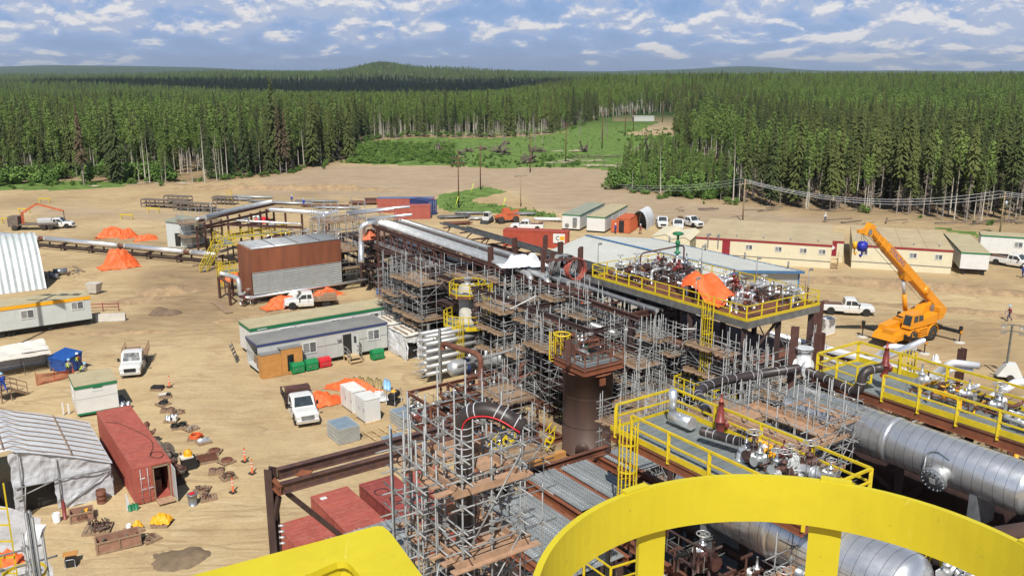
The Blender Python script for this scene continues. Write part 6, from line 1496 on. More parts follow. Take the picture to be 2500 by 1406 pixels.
SC_=[('tall scaffold left of the yellow-platform vessel with pale diagonal poles',40.2,73.5,0,(0,1.6,3.2),(0,2,4,6),9.4,(3.8,7.4)),('scaffold with brown decks behind the yellow-platform vessel',44.2,71.5,0,(0,2,4),(0,2.2,4.4),9.2,(5.2,7.8)),('square scaffold tower with three stacked plank decks right of the vessel',41.6,61.4,0,(0,1.4,2.8),(0,2,4),8.6,(3.2,5.2,7.2)),('open scaffold behind the three-deck tower',44.6,64.5,3,(0,1.4,2.8),(0,2,4),6.4,(3.0,)),('scaffold tower beside the tall brown column',42.2,57.2,0,(0,1.3,2.6),(0,1.6,3.2),8.2,(4.4,6.9)),('long scaffold with sagging plank decks along the module face, left bay',44.2,50.5,1.0,(0,1.4),(0,2,4,6),7.2,(3.4,)),('scaffold box with tidy square plank deck below the yellow handrail',44.0,46.6,1.0,(0,1.7),(0,1.7,3.4),8.0,(3.3,5.0)),('scaffold with orange cloth left of the module deck',45.4,54.5,2,(0,1.6),(0,2,4),7.4,(5.6,)),('scaffold with ragged plank decks left of the yellow cage ladder',43.6,44.6,.5,(0,1.3,2.6),(0,1.5,3.0),4.6,(2.9,)),('bundle of upright scaffold tubes right of the yellow cage ladder',47.0,39.2,0,(0,.7,1.4),(0,.7,1.4),8.6,()),('scaffold with a corner plank deck around the silver riser pipe',47.6,35.2,0,(0,1.6,3.2),(0,1.6,3.2),6.6,(5.2,)),('low scaffold with long plank run in front of the module',41.6,39.6,0,(0,1.4),(0,2,4,6),3.6,(2.6,)),('scaffold with plank deck beneath the dark curved pipes',39.0,33.0,3,(0,1.6,3.2),(0,1.8,3.6),6.2,(4.0,)),('scaffold under the right end of the module deck',52.5,36.5,0,(0,1.6,3.2),(0,1.6),6.4,(3.4,)),('fine green-grey scaffold wrapped around the skid left of the big silo',34.4,50.2,0,(0,1.2,2.4),(0,1.2,2.4,3.6),5.4,(2.2,4.0)),('light scaffold behind the skid and stacked pipes',38.5,57.0,0,(0,1.6,3.2),(0,1.6,3.2),4.6,()),('scaffold frame between the silo and the module',42.6,45.4,0,(0,1.3,2.6),(0,1.3,2.6),7.0,(3.0,)),('scaffold right of the silo with a small plank deck',41.2,42.6,0,(0,1.2,2.4),(0,1.4,2.8),6.4,(4.4,)),('upper scaffold lattice in front of the bridge between vessel and towers',45.4,66.6,4.0,(0,1.4,2.8),(0,1.8,3.6),5.6,(2.2,4.2)),('lattice scaffold between the tall brown column and the module deck',45.2,56.8,1.0,(0,1.2),(0,1.6,3.2,4.8),7.6,(4.8,)),('dark inner scaffold beneath the left edge of the module deck',46.4,48.0,.5,(0,.9),(0,1.8,3.6,5.4,7.2),8.6,(2.6,6.2)),('lower scaffold bay filling the gap right of the silo',42.6,42.0,0,(0,1.4,2.8),(0,1.4,2.8),4.4,(2.4,)),('scaffold lattice in front of the ladder platform',43.4,37.0,0,(0,1.3,2.6),(0,1.5,3.0),3.8,(2.4,)),('scaffold beyond the first walkway and below the dark pipes',33.0,30.5,0,(0,1.6,3.2,4.8),(0,1.8,3.6),7.0,(4.6,)),('scaffold with plank run on the far side of the silo',36.6,38.6,0,(0,1.6,3.2),(0,1.8,3.6),6.8,(5.0,)),('low scaffold tangle at the foot of the silo, module side',42.8,48.8,0,(0,1.2),(0,1.4,2.8),4.2,(2.0,)),('tall scaffold right of the yellow cage ladder against the module face',47.2,38.6,0,(0,.7,1.4),(0,.7),9.0,()),('scaffold wall below the right-end handrail of the module',49.0,38.2,0,(0,1.5,3.0,4.5,6.0),(0,1.3),8.4,(3.0,6.2)),('scaffold between the first walkway and the ladder platform',36.0,34.5,0,(0,1.5,3.0),(0,1.5,3.0),7.2,(5.2,)),('scaffold at the far left foot of the central module',40.6,78.5,0,(0,1.5,3.0),(0,1.8,3.6,5.4),7.4,(4.2,)),('small scaffold left of the first walkway ladder',20.6,30.6,8.0,(0,1.2,2.4),(0,1.2),4.2,(2.4,)),('scaffold on the right yard behind the module corner',57.2,40.5,0,(0,1.8,3.6),(0,1.8,3.6),4.4,(2.4,)),]
for i,a in enumerate(SC_):
	fine='fine' in a[0]or 'bundle' in a[0]
	scaffold(*a,seed=60+i,extra=(9 if 'bundle' in a[0]else 3),braces=2,lift=.72,boardm='wood',toe='ragged' not in a[0])
ORD=('first','second','third','fourth','fifth','sixth')
for k in range(3):scaffold('%s scaffold bay from the far left along the shaded face under the yellow handrail'%ORD[k],46.3,53.6-3.4*k,.3,(0,.8),(0,.8,1.6,2.4),8.9-.3*(k%3),((5.9,2.6),(4.2,),(7.2,),(3.2,6.6),(5.0,))[k],seed=300+k,extra=2,lift=.66,braces=3)
for k in range(1,4):scaffold('%s lower scaffold bay from the silo towards the first walkway'%ORD[k],41.0-2.2*k,40.8-3.0*k,0,(0,1.1,2.2),(0,1.2,2.4),6.0+.5*k,((3.4,),(5.0,),(4.4,),(6.0,))[k],seed=320+k,extra=1,lift=.7,braces=2)
for k in range(4):scaffold('%s scaffold bay from the far left along the front of the pipe bridge module'%ORD[k],40.4+.8*(k>1),(79.0,74.8,58.4,54.2)[k],0,(0,1.0),(0,1.1,2.2,3.3),(8.8,7.6,5.4,7.8,6.6)[k],((5.2,),(3.0,6.0),(4.0,),(5.6,),(4.8,))[k],seed=340+k,extra=2,lift=.7,braces=2)
for k in range(3):scaffold('%s upper scaffold bay from the left between the bridge and the yellow deck'%ORD[k],44.8+.4*k,62.0-3.6*k,5.2,(0,1.1,2.2),(0,1.2,2.4),4.6,((2.4,),(3.2,),(1.6,))[k],seed=360+k,extra=2,lift=.66)
scaffold('slim scaffold between the two ladders under the yellow handrail',46.9,45.8,.3,(0,.8),(0,1.1,2.2),8.8,(3.4,6.2),seed=381,extra=1,lift=.72)
scaffold('slim scaffold with two decks right of the ladder platform',47.4,36.2,.3,(0,1.2),(0,1.1,2.2),7.8,(3.0,5.6),seed=382,extra=1,lift=.72)
scaffold('scaffold set back under the right part of the yellow deck',50.0,40.6,.3,(0,1.6,3.2),(0,1.6,3.2),6.2,(3.9,),seed=383,extra=1,lift=.72)
scaffold('shallow scaffold with a high plank deck right behind the yellow cage ladder',46.8,40.6,4.6,(0,.9),(0,1.3,2.6,3.9),5.0,(1.4,3.4),seed=384,extra=1,lift=.72)
scaffold('scaffold with low deck behind the foot of the yellow cage ladder',45.2,38.4,.2,(0,1.2),(0,1.3,2.6),5.2,(2.2,4.0),seed=385,extra=1,lift=.72)
for k,(u0,v0,z0,u1,v1,z1)in enumerate(((1062,655,9,1088,712,6),(1848,783,10,1900,890,5),(1880,778,10.3,1932,880,6),(1700,790,9.2,1645,888,4.6),(1722,805,9.0,1752,895,4.6),(1664,803,9,1700,803,9),(1245,755,8,1310,722,9),(1247,820,5,1290,780,7),(1066,705,6.5,1095,760,4.5))):
	b=MB();b.tube(P(u0,v0,z0),P(u1,v1,z1),.05,8);tag(b.build('brace_tube','white' if k in(5,6,7)else 'galv'),('pale diagonal tube at the left of the vessel scaffold','left long raking tube under the module corner','right long raking tube under the module corner','raking tube left of the yellow ladder','raking tube right of the yellow ladder','short white horizontal tube crossing behind the yellow ladder','pale tube lying over the three-deck tower','pale tube lower on the three-deck tower','short pale tube below the vessel scaffold')[k],'scaffold tube')
MP0,MP1,MQ0,MQ1,MZ=48.0,56.0,40.0,57.0,10.6
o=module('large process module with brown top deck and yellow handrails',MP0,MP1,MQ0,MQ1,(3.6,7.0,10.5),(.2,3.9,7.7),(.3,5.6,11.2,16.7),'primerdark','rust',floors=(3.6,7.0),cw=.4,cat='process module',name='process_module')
f=MB();f.box(-.1,-.1,10.5,8.1,17.1,10.62);f.build('top_deck','rust',o)
f=MB();f.box(-.16,-.16,10.1,-.10,17.1,10.62);f.box(-.1,-.16,10.1,8.1,-.10,10.62);f.build('edge_beam','galvdark',o)
railing(o,[(-.05,17.0),(-.05,0),(8.05,0),(8.05,17.0),(-.05,17.0)],10.65,step=1.5,t=.07)
tp=MB();tp.box(-.14,-.05,10.63,-.11,17,10.86);tp.box(-.1,-.14,10.63,8.1,-.11,10.86);tp.build('kick_plate','yellow',o)
cage_ladder(o,-.45,3.0,4.4,10.6,(-1,0))
o=site('ladder_platform','small yellow-railed platform at the foot of the cage ladder','platform',46.2,41.0,4.3)
f=MB();f.box(0,0,0,1.6,4.0,.08);f.build('floor','grating',o);railing(o,[(1.6,0),(0,0),(0,4.0),(1.6,4.0)],.08,step=1.1,t=.07);cage_ladder(o,.9,-.35,-3.5,0,(0,-1));f=MB()
for x,y in((.1,.1),(1.5,.1),(.1,3.9),(1.5,3.9)):f.bar((x,y,-4.3),(x,y,0),.15)
f.build('leg','primerdark',o)
for i,(x,y,w,d,h,n,nv,sd,lab)in enumerate(((.8,11.8,3.4,4.2,1.5,22,9,71,'bright pipes and valves at the far left of the module deck'),(3.2,9.8,3.2,3.2,2.0,22,9,72,'tall red and silver valve cluster in the middle of the module deck'),(4.8,12.0,2.6,4.0,1.6,16,6,73,'valves along the far handrail of the module deck'),(4.6,6.0,2.6,2.0,1.6,14,6,74,'pipe cluster right of the orange tarp'),(4.2,2.4,3.0,2.4,1.5,16,8,75,'silver valve skid at the right end of the module deck'),(1.0,1.8,2.4,1.6,1.0,12,5,76,'low valves near the front corner of the module deck'),(5.6,.4,1.8,1.6,1.6,8,3,77,'dark pump by the right corner handrail'),(1.6,7.6,1.6,1.8,1.2,10,4,78,'small pipes left of the orange tarp'))):
	manifold(lab,MP0+x,MQ0+y,10.65,w,d,h,sd,n,nv,mats=('clad','clad','claddull','rust','primerdark','clad'),rmax=.13)
o=site('lamp_standards','slim grey lamp standards along the module handrails','lamp standard',MP0,MQ0)
bpy.data.objects.remove(o)
for k,(x,y,h)in enumerate(((0,16.4,3.0),(8.0,12.0,2.6),(8.0,6.0,2.6),(0,5.0,2.2),(3.8,0,2.0),(8.0,1.0,2.6))):
	b=MB();b.tube((x,y,10.6),(x,y,10.6+h),.04,6);b.obox((x+.12,y-.1,10.6+h),.3,.25,.14,R(30));q=b.build('lamp_standard','galv');q.location=G(MP0,MQ0);q.rotation_euler.z=ZS
	tag(q,('lamp standard at the far left corner of the module deck','lamp standard on the far handrail, left','lamp standard on the far handrail, middle','lamp standard beside the yellow cage ladder','lamp standard on the right-end handrail','lamp standard at the far right corner of the module deck')[k],'lamp standard')
o=site('green_valve','tall green actuator valve standing above the module deck','valve',MP0+5.2,MQ0+12.2,10.6);b=MB();b.tube((0,0,0),(0,0,2.2),.10,8);b.tube((.6,0,0),(.6,0,1.6),.1,8);b.build('riser','claddull',o);b=MB();b.lathe([(.1,2.2),(.28,2.3),(.28,2.4),(.12,2.45),(.12,3.0),(.2,3.05),(.2,3.3),(.1,3.4),(.1,3.8),(.45,3.9),(.5,4.0),(.3,4.1)],(0,0,0),(0,0,1),14);b.build('actuator','green',o)
bundle('thin brown loop pipe arching above the module deck',GP([(50.2,53.5,10.6),(50.2,53.5,13.0),(54.4,52.6,13.4),(54.4,52.6,10.7)]),.07,'primer',8,.4)
def drape(label,p,q,z,W_,D_,Hh,m,seed):
	o=MB()
	def fn(a,c):
		x,y=(a-.5)*W_,(c-.5)*D_;l=1-abs(a-.45)/.55;pk=[(.25,.75,1.0),(.62,.66,.93),(.45,.35,.70)]
		h=max(hh*max(0,1-(math.hypot((a-u)*1.5,(c-v)*1.15)/.62)**1.5)for u,v,hh in pk);fold=.16*math.sin(a*19+c*5)*(1-h)+.16*noise.noise((a*5,c*5,seed))+.08*noise.noise((a*13,c*13,seed))
		return(x+fold*.6-(1-h)*.2,y+fold-(1-h)*.3,max(.03,Hh*h+fold*.5+.1))
	o.grid(fn,40,36,False);ob=o.build('tarp',m);ob.location=G(p,q,z);ob.rotation_euler.z=ZS;tag(ob,label,'tarp');return ob
drape('large orange tarp draped over equipment on the module deck',MP0+2.5,MQ0+5.6,10.65,3.2,4.0,2.1,'orange',4)
tarp('small crumpled orange cloth on the scaffold left of the module',1440,735,7.8,2.2,1.4,.5,'orange',8)
bundle('silver riser pipe with elbow at the right of the lower scaffold',GP([(45.4,33.6,0),(45.4,33.6,7.6),(48.0,33.6,7.7)]),.28,'clad',14,.5)
bundle('silver riser pipe beside the brown column near the yellow walkway',GP([(42.4,27.0,3),(42.4,27.0,12.0),(44.5,27.0,12.2),(49,27.5,12.2)]),.2,'clad',14,.5)
o=site('steel_column','thick brown column under the right corner of the module deck','column',57.6,41.0);b=MB();b.ibeam((0,0,0),(0,0,10.4),.7,.7,.08);b.build('column','primer',o);b=MB();b.bar((0,0,7.6),(-1.4,0,10.2),.2);b.build('bracket','primer',o)
o=site('rusty_silo','large brown cylindrical steel silo with railed square platform on top','silo',39.9,47.7);r_=1.84;zt_=6.55
b=MB();b.lathe([(r_,.1),(r_,zt_)],(0,0,0),(0,0,1),48);b.build('shell','siloshell',o)
for z in(.15,2.4,4.7,zt_):b=MB();b.lathe([(r_+.003,-.03),(r_+.03,0),(r_+.003,.03)],(0,0,z),(0,0,1),48);b.build('weld_seam','siloshell',o)
b=MB();b.lathe([(r_+.06,zt_-.06),(r_+.06,zt_),(r_-.25,zt_+.12),(.01,zt_+.25)],(0,0,0),(0,0,1),40);b.build('rim','rustwarm',o)
b=MB();d_=Vector((-.75,-.66,0)).normalized();b.lathe([(.42,0),(.42,.18),(.52,.19),(.52,.27),(.0,.28)],d_*(r_-.06)+Vector((0,0,.9)),d_,18);b.build('manway','siloshell',o)
b=MB();b.obox((-.2,-r_-.05,zt_-.5),.5,.12,.5,0);b.build('lug','rustwarm',o)
b=MB();s_=1.8
for(x0,y0,x1,y1)in((-s_,-s_,s_,-s_),(s_,-s_,s_,s_),(s_,s_,-s_,s_),(-s_,s_,-s_,-s_)):b.ibeam((x0,y0,zt_+.42),(x1,y1,zt_+.42),.2,.42)
b.build('platform_frame','rustwarm',o);b=MB();b.box(-s_,-s_,zt_+.64,s_,s_,zt_+.69);b.build('platform_floor','grating',o)
railing(o,[(-s_,-s_),(s_,-s_),(s_,s_),(-s_,s_)],zt_+.69,m='rust',step=1.1,t=.06,close=True)
cage_ladder(o,-1.4,s_+.1,zt_+.2,zt_+1.4,(0,1));b=MB();b.path([(-1.4+.6*math.cos(a),s_-.4+.6*math.sin(a),zt_+2.5)for a in[k*math.pi/8 for k in range(16)]],.07,6,closed=True)
for k in range(8):a=k*math.pi/4;b.bar((-1.4+.6*math.cos(a),s_-.4+.6*math.sin(a),zt_+1.1),(-1.4+.6*math.cos(a),s_-.4+.6*math.sin(a),zt_+2.5),.05)
b.build('hatch_guard','yellow',o)
b=MB();b.ibeam((-2.2,-.4,zt_+.8),(-2.2,-.4,zt_+2.7),.3,.3,.03);b.build('post','primer',o)
b=MB();b.lathe([(.25,0),(.4,.1),(.4,.3),(.2,.4)],(.3,.8,zt_+1.05),(0,0,1),12);b.build('hatch','green',o)
manifold('small pipes and instruments on the silo platform',38.4,47.0,zt_+.70,3.6,3.4,1.0,81,16,5,mats=('rust','primer','claddull'))
o=site('skid_beams','brown steel base beams below the silo','base frame',36,44.5);b=MB()
for y in(1.0,5.6):b.ibeam((-1,y,.2),(8,y,.2),.3,.4)
for x in(0,3.5,7):b.ibeam((x,-2.5,.21),(x,9,.21),.3,.36)
b.build('beam','rust',o)
o=thing('pipe_stack','tall galvanised rack of stacked silver pipes behind the brown pipe skid','pipe rack',G(38.0,67.0),ZS)
for k in range(6):
	for j in range(2):b=MB();b.tube((-1.0,.25+j*1.1,.9+k*.72),(6.2,.25+j*1.1,.9+k*.72),.19,12);b.build('pipe','claddull',o)
for x in(0.2,5.0,6.6):
	for y in(-.25,1.75):b=MB();b.bar((x,y,0),(x,y,5.2),.22);b.build('post','galv',o)
for k in range(6):
	b=MB();b.bar((.2,-.4,.64+k*.72),(.2,2.0,.64+k*.72),.1);b.bar((5.0,-.4,.64+k*.72),(5.0,2.0,.64+k*.72),.1);b.build('arm','galvdark',o)
	for j in range(3):b=MB();b.path([(-1.0,.1+j*.7,.9+k*.72),(-1.35,.1+j*.7,.85+k*.72),(-1.45,.3+j*.7,.75+k*.72)],.05,5);b.build('hook','galv',o)
scaffold('narrow galvanised bracket rack at the right end of the stacked pipes',43.4,66.0,0,(0,.8,1.6),(0,.9,1.8),5.4,(),lift=.7,seed=91,extra=5,braces=1)
o=site('heat_exchanger','silver horizontal exchanger with domed end and dark blue band above the brown skid','exchanger',36.6,61.6,3.2)
b=MB();b.lathe([(.01,-.55),(.35,-.5),(.62,-.3),(.72,0),(.72,1.1),(.55,1.12),(.55,6.2),(.72,6.25),(.72,6.6),(.3,6.9)],(0,0,0),(1,0,0),24);b.build('shell','claddull',o)
b=MB();b.lathe([(.74,1.0),(.74,1.25)],(0,0,0),(1,0,0),24);b.build('band','navy',o);b=MB();b.box(1.6,-.4,-3.2,1.9,.4,-.4);b.box(5.4,-.4,-3.2,5.7,.4,-.4);b.build('saddle','primer',o)
for k in range(3):b=MB();b.tube((1.6+1.7*k,0,.5),(1.6+1.7*k,0,1.0),.16,8);b.build('nozzle','clad',o)
bundle('fat rust-red pipe bending over the exchanger and down to the skid',GP([(36.6,63.4,4.4),(36.6,63.4,5.0),(37.6,59.6,4.9),(37.6,58.9,4.7),(37.6,58.9,.9)]),.24,'rust',14,.6)
bundle('silver straight pipe above the brown skid',GP([(36.0,60.0,3.9),(45.5,60.4,4.6)]),.13,'clad',10)
bundle('brown arched pipe in front of the module, right of the exchanger',GP([(41.0,58.2,1.0),(41.0,58.2,3.6),(43.5,57.6,4.2),(45.6,55.4,3.6),(45.6,55.4,1.6)]),.26,'rust',14,1.0)
bundle('long brown pipe leading from the skid to the silo',GP([(33.8,57.5,2.2),(39.6,57.5,2.6),(43.5,56.8,3.4)]),.15,'rust',10)
o=module('brown open steel skid with stacked process piping left of the silo',31.0,38.5,52.0,59.5,(1.2,3.0),(0,3.7,7.4),(0,3.7,7.4),'rust','rust',floors=(.3,),cw=.2,braced=False,beamh=.24,name='piping_skid',cat='skid')
for k,(x,y,z,w,d,h,sd)in enumerate(((31,52,.3,3.6,3.6,2.2,101),(34.8,52,.3,3.6,3.6,2.4,102),(31,56,.3,3.6,3.6,2.6,103),(34.8,56,.3,3.6,3.6,2.9,104),(32,49,.1,4.5,2.8,1.8,105),(37,57.5,1.2,6.0,3.0,2.2,106),(29.5,46.5,.1,6,2.6,1.2,107))):
	manifold('brown and brass pipework with bright flanges, %s of the skid'%('near left corner','near right corner','far left corner','far right corner','ground strip in front','far side under the exchanger','low strip at the foot')[k],x,y,z,w,d,h,sd,24,9,mats=('rust','rust','claddull','clad','rustwarm','primer'),rmax=.18)
o=site('skid_stairs','small yellow stairs at the foot of the scaffold beside the silo','stairs',33.6,49.0);b=MB()
for y in(0,.9):b.bar((-1.6,y,.1),(.6,y,1.9),.08,.2);b.bar((-1.6,y,1.1),(.6,y,2.9),.07);b.bar((-1.6,y,.1),(-1.6,y,1.1),.07);b.bar((.6,y,1.9),(.6,y,2.9),.07);b.bar((-.5,y,1.0),(-.5,y,2.0),.07)
for k in range(6):b.box(-1.5+k*.35,0,.25+k*.28,-1.25+k*.35,.9,.29+k*.28)
b.build('frame','yellow',o)
o=site('yellow_steps','second short yellow ladder right beside the silo base','steps',37.0,48.2);b=MB()
for y in(0,.6):b.bar((-1.0,y,0),(.2,y,1.5),.06,.15);b.bar((.2,y,1.5),(.2,y,2.4),.06);b.bar((-.2,y,1.9),(.4,y,2.4),.06)
for k in range(5):b.box(-.9+k*.24,0,.2+k*.3,-.7+k*.24,.6,.24+k*.3)
b.build('frame','yellow',o)
o=module('near left high module carrying the yellow-railed vessel walkway',21.8,28.2,14.0,26.4,(5.5,9.2),(2.0,3.8,5.6),(.4,4.2,8.2,12.0),'primerdark','primerdark',floors=(5.5,),cw=.35,cat='process module',name='process_module')
o=site('vessel_walkway','grey-floored walkway with yellow handrails and cage ladder above the near vessel','walkway',23.5,16.6,12.98)
f=MB();f.box(0,0,0,3.7,9.9,.06)
for k in range(24):f.box(.02,.05+k*.41,.061,3.68,.05+k*.41+.36,.085)
f.build('floor','grating',o)
f=MB()
for x in(0.02,3.6):f.ibeam((x,0,-.2),(x,9.9,-.2),.15,.38)
for y in(.1,3.3,6.6,9.8):f.ibeam((.1,y,-.21),(3.6,y,-.21),.12,.34)
f.build('frame','rustwarm',o)
railing(o,[(0,8.6),(0,0),(3.7,0),(3.7,9.9),(.3,9.9),(0,9.6)],.06,step=2.4,t=.09)
f=MB();f.box(-.03,0,.061,.0,9.9,.30);f.box(3.7,0,.061,3.73,9.9,.3);f.build('kick_plate','yellow',o)
cage_ladder(o,-.35,8.6,-4.6,.1,(-.4,-.9))
o=module('right high module carrying the second yellow-railed walkway',34.6,41.2,8.0,26.4,(5.5,9.2,12.4),(.4,3.3,6.2),(.4,6,12,18),'primerdark','primerdark',floors=(5.5,),cw=.35,cat='process module',name='process_module')
o=site('module_walkway','second grey walkway with double yellow handrails at the right of the big silver vessel','walkway',36.6,9.0,12.98)
f=MB();f.box(0,0,0,3.6,17.0,.06);f.build('floor','grating',o);f=MB()
for x in(0.02,3.5):f.ibeam((x,0,-.25),(x,17.0,-.25),.15,.48)
f.build('frame','rustwarm',o)
railing(o,[(3.6,0),(3.6,17.0),(.2,17.0)],.06,step=2.3,t=.10);railing(o,[(0,6.0),(0,13.2)],.06,step=1.9,t=.09);railing(o,[(0,6.0),(1.8,5.2),(3.6,5.2)],.06,step=1.6,t=.07)
f=MB();f.box(-.03,6,.061,.0,13.2,.34);f.box(3.6,0,.061,3.63,17,.34);f.build('kick_plate','yellow',o)
railing(o,[(.2,17.0),(0,14.6),(1.2,14.6)],.06,step=1.2,t=.075)
cage_ladder(o,3.9,14.6,-3.4,.1,(1,0))
def hvessel(label,p,q0,q1,z,r,m='vesselclad',dome0=True,manway=True,group=None):
	o=site('pressure_vessel',label,'pressure vessel',p,q0,z,group);L_=q1-q0
	prof=[(.02,-r*.5),(r*.45,-r*.44),(r*.75,-r*.32),(r*.93,-r*.15),(r,0)]if dome0 else[(r,0)]
	b=MB();b.lathe(prof+[(r,L_),(r*.93,L_+r*.15),(r*.6,L_+r*.38),(.02,L_+r*.5)],(0,0,0),(0,1,0),48);b.build('shell',m,o)
	s=MB();n=int(L_/.42)
	for k in range(n+1):s.lathe([(r+.001,-.006),(r+.006,-.004),(r+.006,.004),(r+.001,.006)],(0,k*L_/n,0),(0,1,0),48)
	tag(s.build('cladding_seam','black',o),kind='stuff')
	b=MB();b.lathe([(r+.002,-.12),(r+.03,-.10),(r+.03,.10),(r+.002,.12)],(0,L_*.52,0),(0,1,0),48);b.build('girth_band','clad',o)
	for y in(L_*.15,L_*.85):b=MB();b.box(-r*.8,y-.15,-r-1.2,r*.8,y+.15,-r*.5);b.build('saddle','steelgrey',o)
	if manway:
		d=Vector((-.80,0,-.28)).normalized();c=Vector((0,L_*.28,0))+d*(r-.1);b=MB();b.lathe([(.40,0),(.40,.35),(.54,.36),(.54,.44)],c,d,24);b.build('manway','claddull',o);b=MB();b.lathe([(.54,.445),(.54,.53),(.02,.54)],c,d,24)
		x_=d.cross(Vector((0,0,1))).normalized();y_=x_.cross(d)
		for k in range(16):a=k*math.pi/8;pt=c+x_*math.cos(a)*.47+y_*math.sin(a)*.47;b.tube(pt+d*.35,pt+d*.58,.035,6)
		b.build('cover','steelgrey',o);b=MB();b.bar(c+d*.56+x_*.12,c+d*.56-x_*.12,.01,.26,tuple(y_));b.build('nameplate','white',o)
		b=MB();b.path([c+d*.5+Vector((0,.45,.3)),c+Vector((-.1,.6,.75)),c+Vector((.0,.2,.95)),c+Vector((-.05,-.35,.75))],.035,6,.2);b.build('davit','steelgrey',o)
	return o
hvessel('large silver insulated horizontal vessel with round bolted manway',34.7,14.5,25.5,12.0,1.04)
hvessel('near silver vessel below the first walkway, domed end with brown nozzle pipe',25.6,13.9,23.4,11.2,1.3,manway=False)
o=site('nozzle_pipe','brown flanged nozzle pipe leaving the domed end of the near vessel','pipe',25.6,13.3,11.2);b=MB();b.tube((0,0,0),(0,-2.8,-.05),.28,16);b.build('pipe','primer',o);b=MB();b.lathe([(.46,0),(.46,.1),(.3,.11),(.3,.14),(.46,.15),(.46,.25)],(0,-.5,0),(0,1,0),20)
for k in range(12):a=k*math.pi/6;b.tube((.39*math.cos(a),-.55,.39*math.sin(a)),(.39*math.cos(a),-.18,.39*math.sin(a)),.035,5)
b.build('flange','steelgrey',o)
manifold('bright crumpled valves and fittings beside the near vessel nozzle',26.3,11.8,11.0,1.8,1.6,1.2,121,14,8,mats=('clad','claddull','plastic'))
bundle('thick rusty pipe crossing at the lower right corner',GP([(28.6,13.6,12.2),(34.2,11.2,12.4)]),.34,'siloshell',18)
bundle('dark rust pipe below the lower right corner',GP([(27.2,12.0,10.6),(33.0,8.2,10.4)]),.3,'primerdark',16)
def wrapped(label,pts,r,m='blackpipe',step=.5,bend=.7):
	o=MB();o.path(pts,r,16,bend);ob=o.build('pipe',m);tag(ob,label,'pipe')
	b=MB();
	for i in range(len(pts)-1):
		a,c=Vector(pts[i]),Vector(pts[i+1]);L_=(c-a).length;d=(c-a).normalized();k=int(L_/step)
		for j in range(1,k):
			if j%3:b.lathe([(r+.002,-.012),(r+.01,-.01),(r+.01,.01),(r+.002,.012)],a.lerp(c,j/k),d,16)
	b.build('wire_tie','tarpgrey',ob);return ob
wrapped('dark wrapped pipe running behind the first walkway to the flanged joint',GP([(27.3,24.6,13.6),(29.2,27.0,13.4),(31.0,27.4,13.4),(36.0,26.4,13.4)]),.22)
wrapped('dark wrapped pipe rising in a curve to the red spire on the second walkway',GP([(36.2,26.2,13.3),(36.2,24.4,13.1),(35.9,22.9,13.1),(35.9,22.9,14.25),(36.9,22.6,14.3)]),.22)
wrapped('black pipe lying in the shade between the walkways',GP([(29.0,18.0,9.6),(33.5,14.5,9.2),(36.0,14.0,9.0)]),.35)
o=site('flanged_joint','silver wrapped flanged valve joint on a brown column by the second walkway','valve',36.2,26.4,13.4);b=MB();b.lathe([(.5,-.3),(.5,-.22),(.35,-.2),(.42,0),(.35,.2),(.5,.22),(.5,.3)],(0,0,0),(0,1,0),16);b.lathe([(.4,.1),(.36,.6),(.2,.8),(.45,.95),(.45,1.02)],(0,0,0),(0,0,1),16);b.build('body','plastic',o)
b=MB();b.ibeam((-.2,.5,-7),(-.2,.5,2.0),.4,.4,.05);b.build('column','primer',o)
def relief(label,p,q,z,s,m):
	o=site('relief_valve',label,'relief valve',p,q,z);b=MB();b.lathe([(.26*s,0),(.26*s,.1*s),(.17*s,.12*s),(.24*s,.35*s),(.24*s,.7*s),(.3*s,.74*s),(.3*s,.82*s),(.2*s,.85*s),(.19*s,1.4*s),(.14*s,1.5*s),(.13*s,1.85*s)],(0,0,0),(0,0,1),18);b.lathe([(.17*s,0),(.17*s,.35*s),(.26*s,.36*s),(.26*s,.44*s)],(0,0,.5*s),(1,0,0),14);b.build('body',m,o)
	b=MB();b.lathe([(.07*s,1.85*s),(.06*s,2.25*s)],(0,0,0),(0,0,1),10);b.build('cap','cablered',o)
	if s<.79:b=MB();[b.lathe([((.22-.012*k)*s,(.85+.12*k)*s),((.22-.012*k)*s,(.9+.12*k)*s)],(0,0,0),(0,0,1),12)for k in range(6)];b.build('spring_coils',m,o)
rv=S(1757,1050,13.3);relief('red relief valve with purple cap standing on the first walkway',rv[0],rv[1],13.1,.80,'valvered')
rv=S(2160,905,14.0);relief('tall ribbed red spire valve on the second walkway',rv[0],rv[1],13.7,.78,'valvered')
wrapped('short black wrapped pipe lying on the first walkway floor',GP([(25.9,21.4,13.7),(25.5,23.2,13.65)]),.19,'blackpipe',.3)
b=MB();b.tube((0,0,0),(0,-1.2,.05),.28,18);b.tube((.05,.0,.2),(.0,.0,1.2),.17,14);q=b.build('pipe_spool','clad');q.location=G(26.0,25.4,13.45);q.rotation_euler.z=ZS;tag(q,'bright silver tee spool at the far end of the first walkway','pipe spool')
manifold('valves wrapped in clear plastic at the near end of the first walkway',25.0,16.9,13.06,1.8,2.6,.7,131,14,6,mats=('plastic','clad','plastic','steelgrey'),rmax=.2)
manifold('small brass and silver fittings around the red relief valve',25.6,20.0,13.06,1.3,1.4,.6,132,12,5,mats=('clad','claddull','amber'))
manifold('wrapped fittings and hoses on the second walkway floor',37.2,9.4,13.06,2.2,4.4,.8,133,20,8,mats=('plastic','clad','black','claddull'),rmax=.2)
manifold('brass, black and silver fittings by the red spire valve',37.4,15.0,13.06,2.4,6.6,.7,134,26,10,mats=('clad','black','amber','claddull','rust'),rmax=.12)
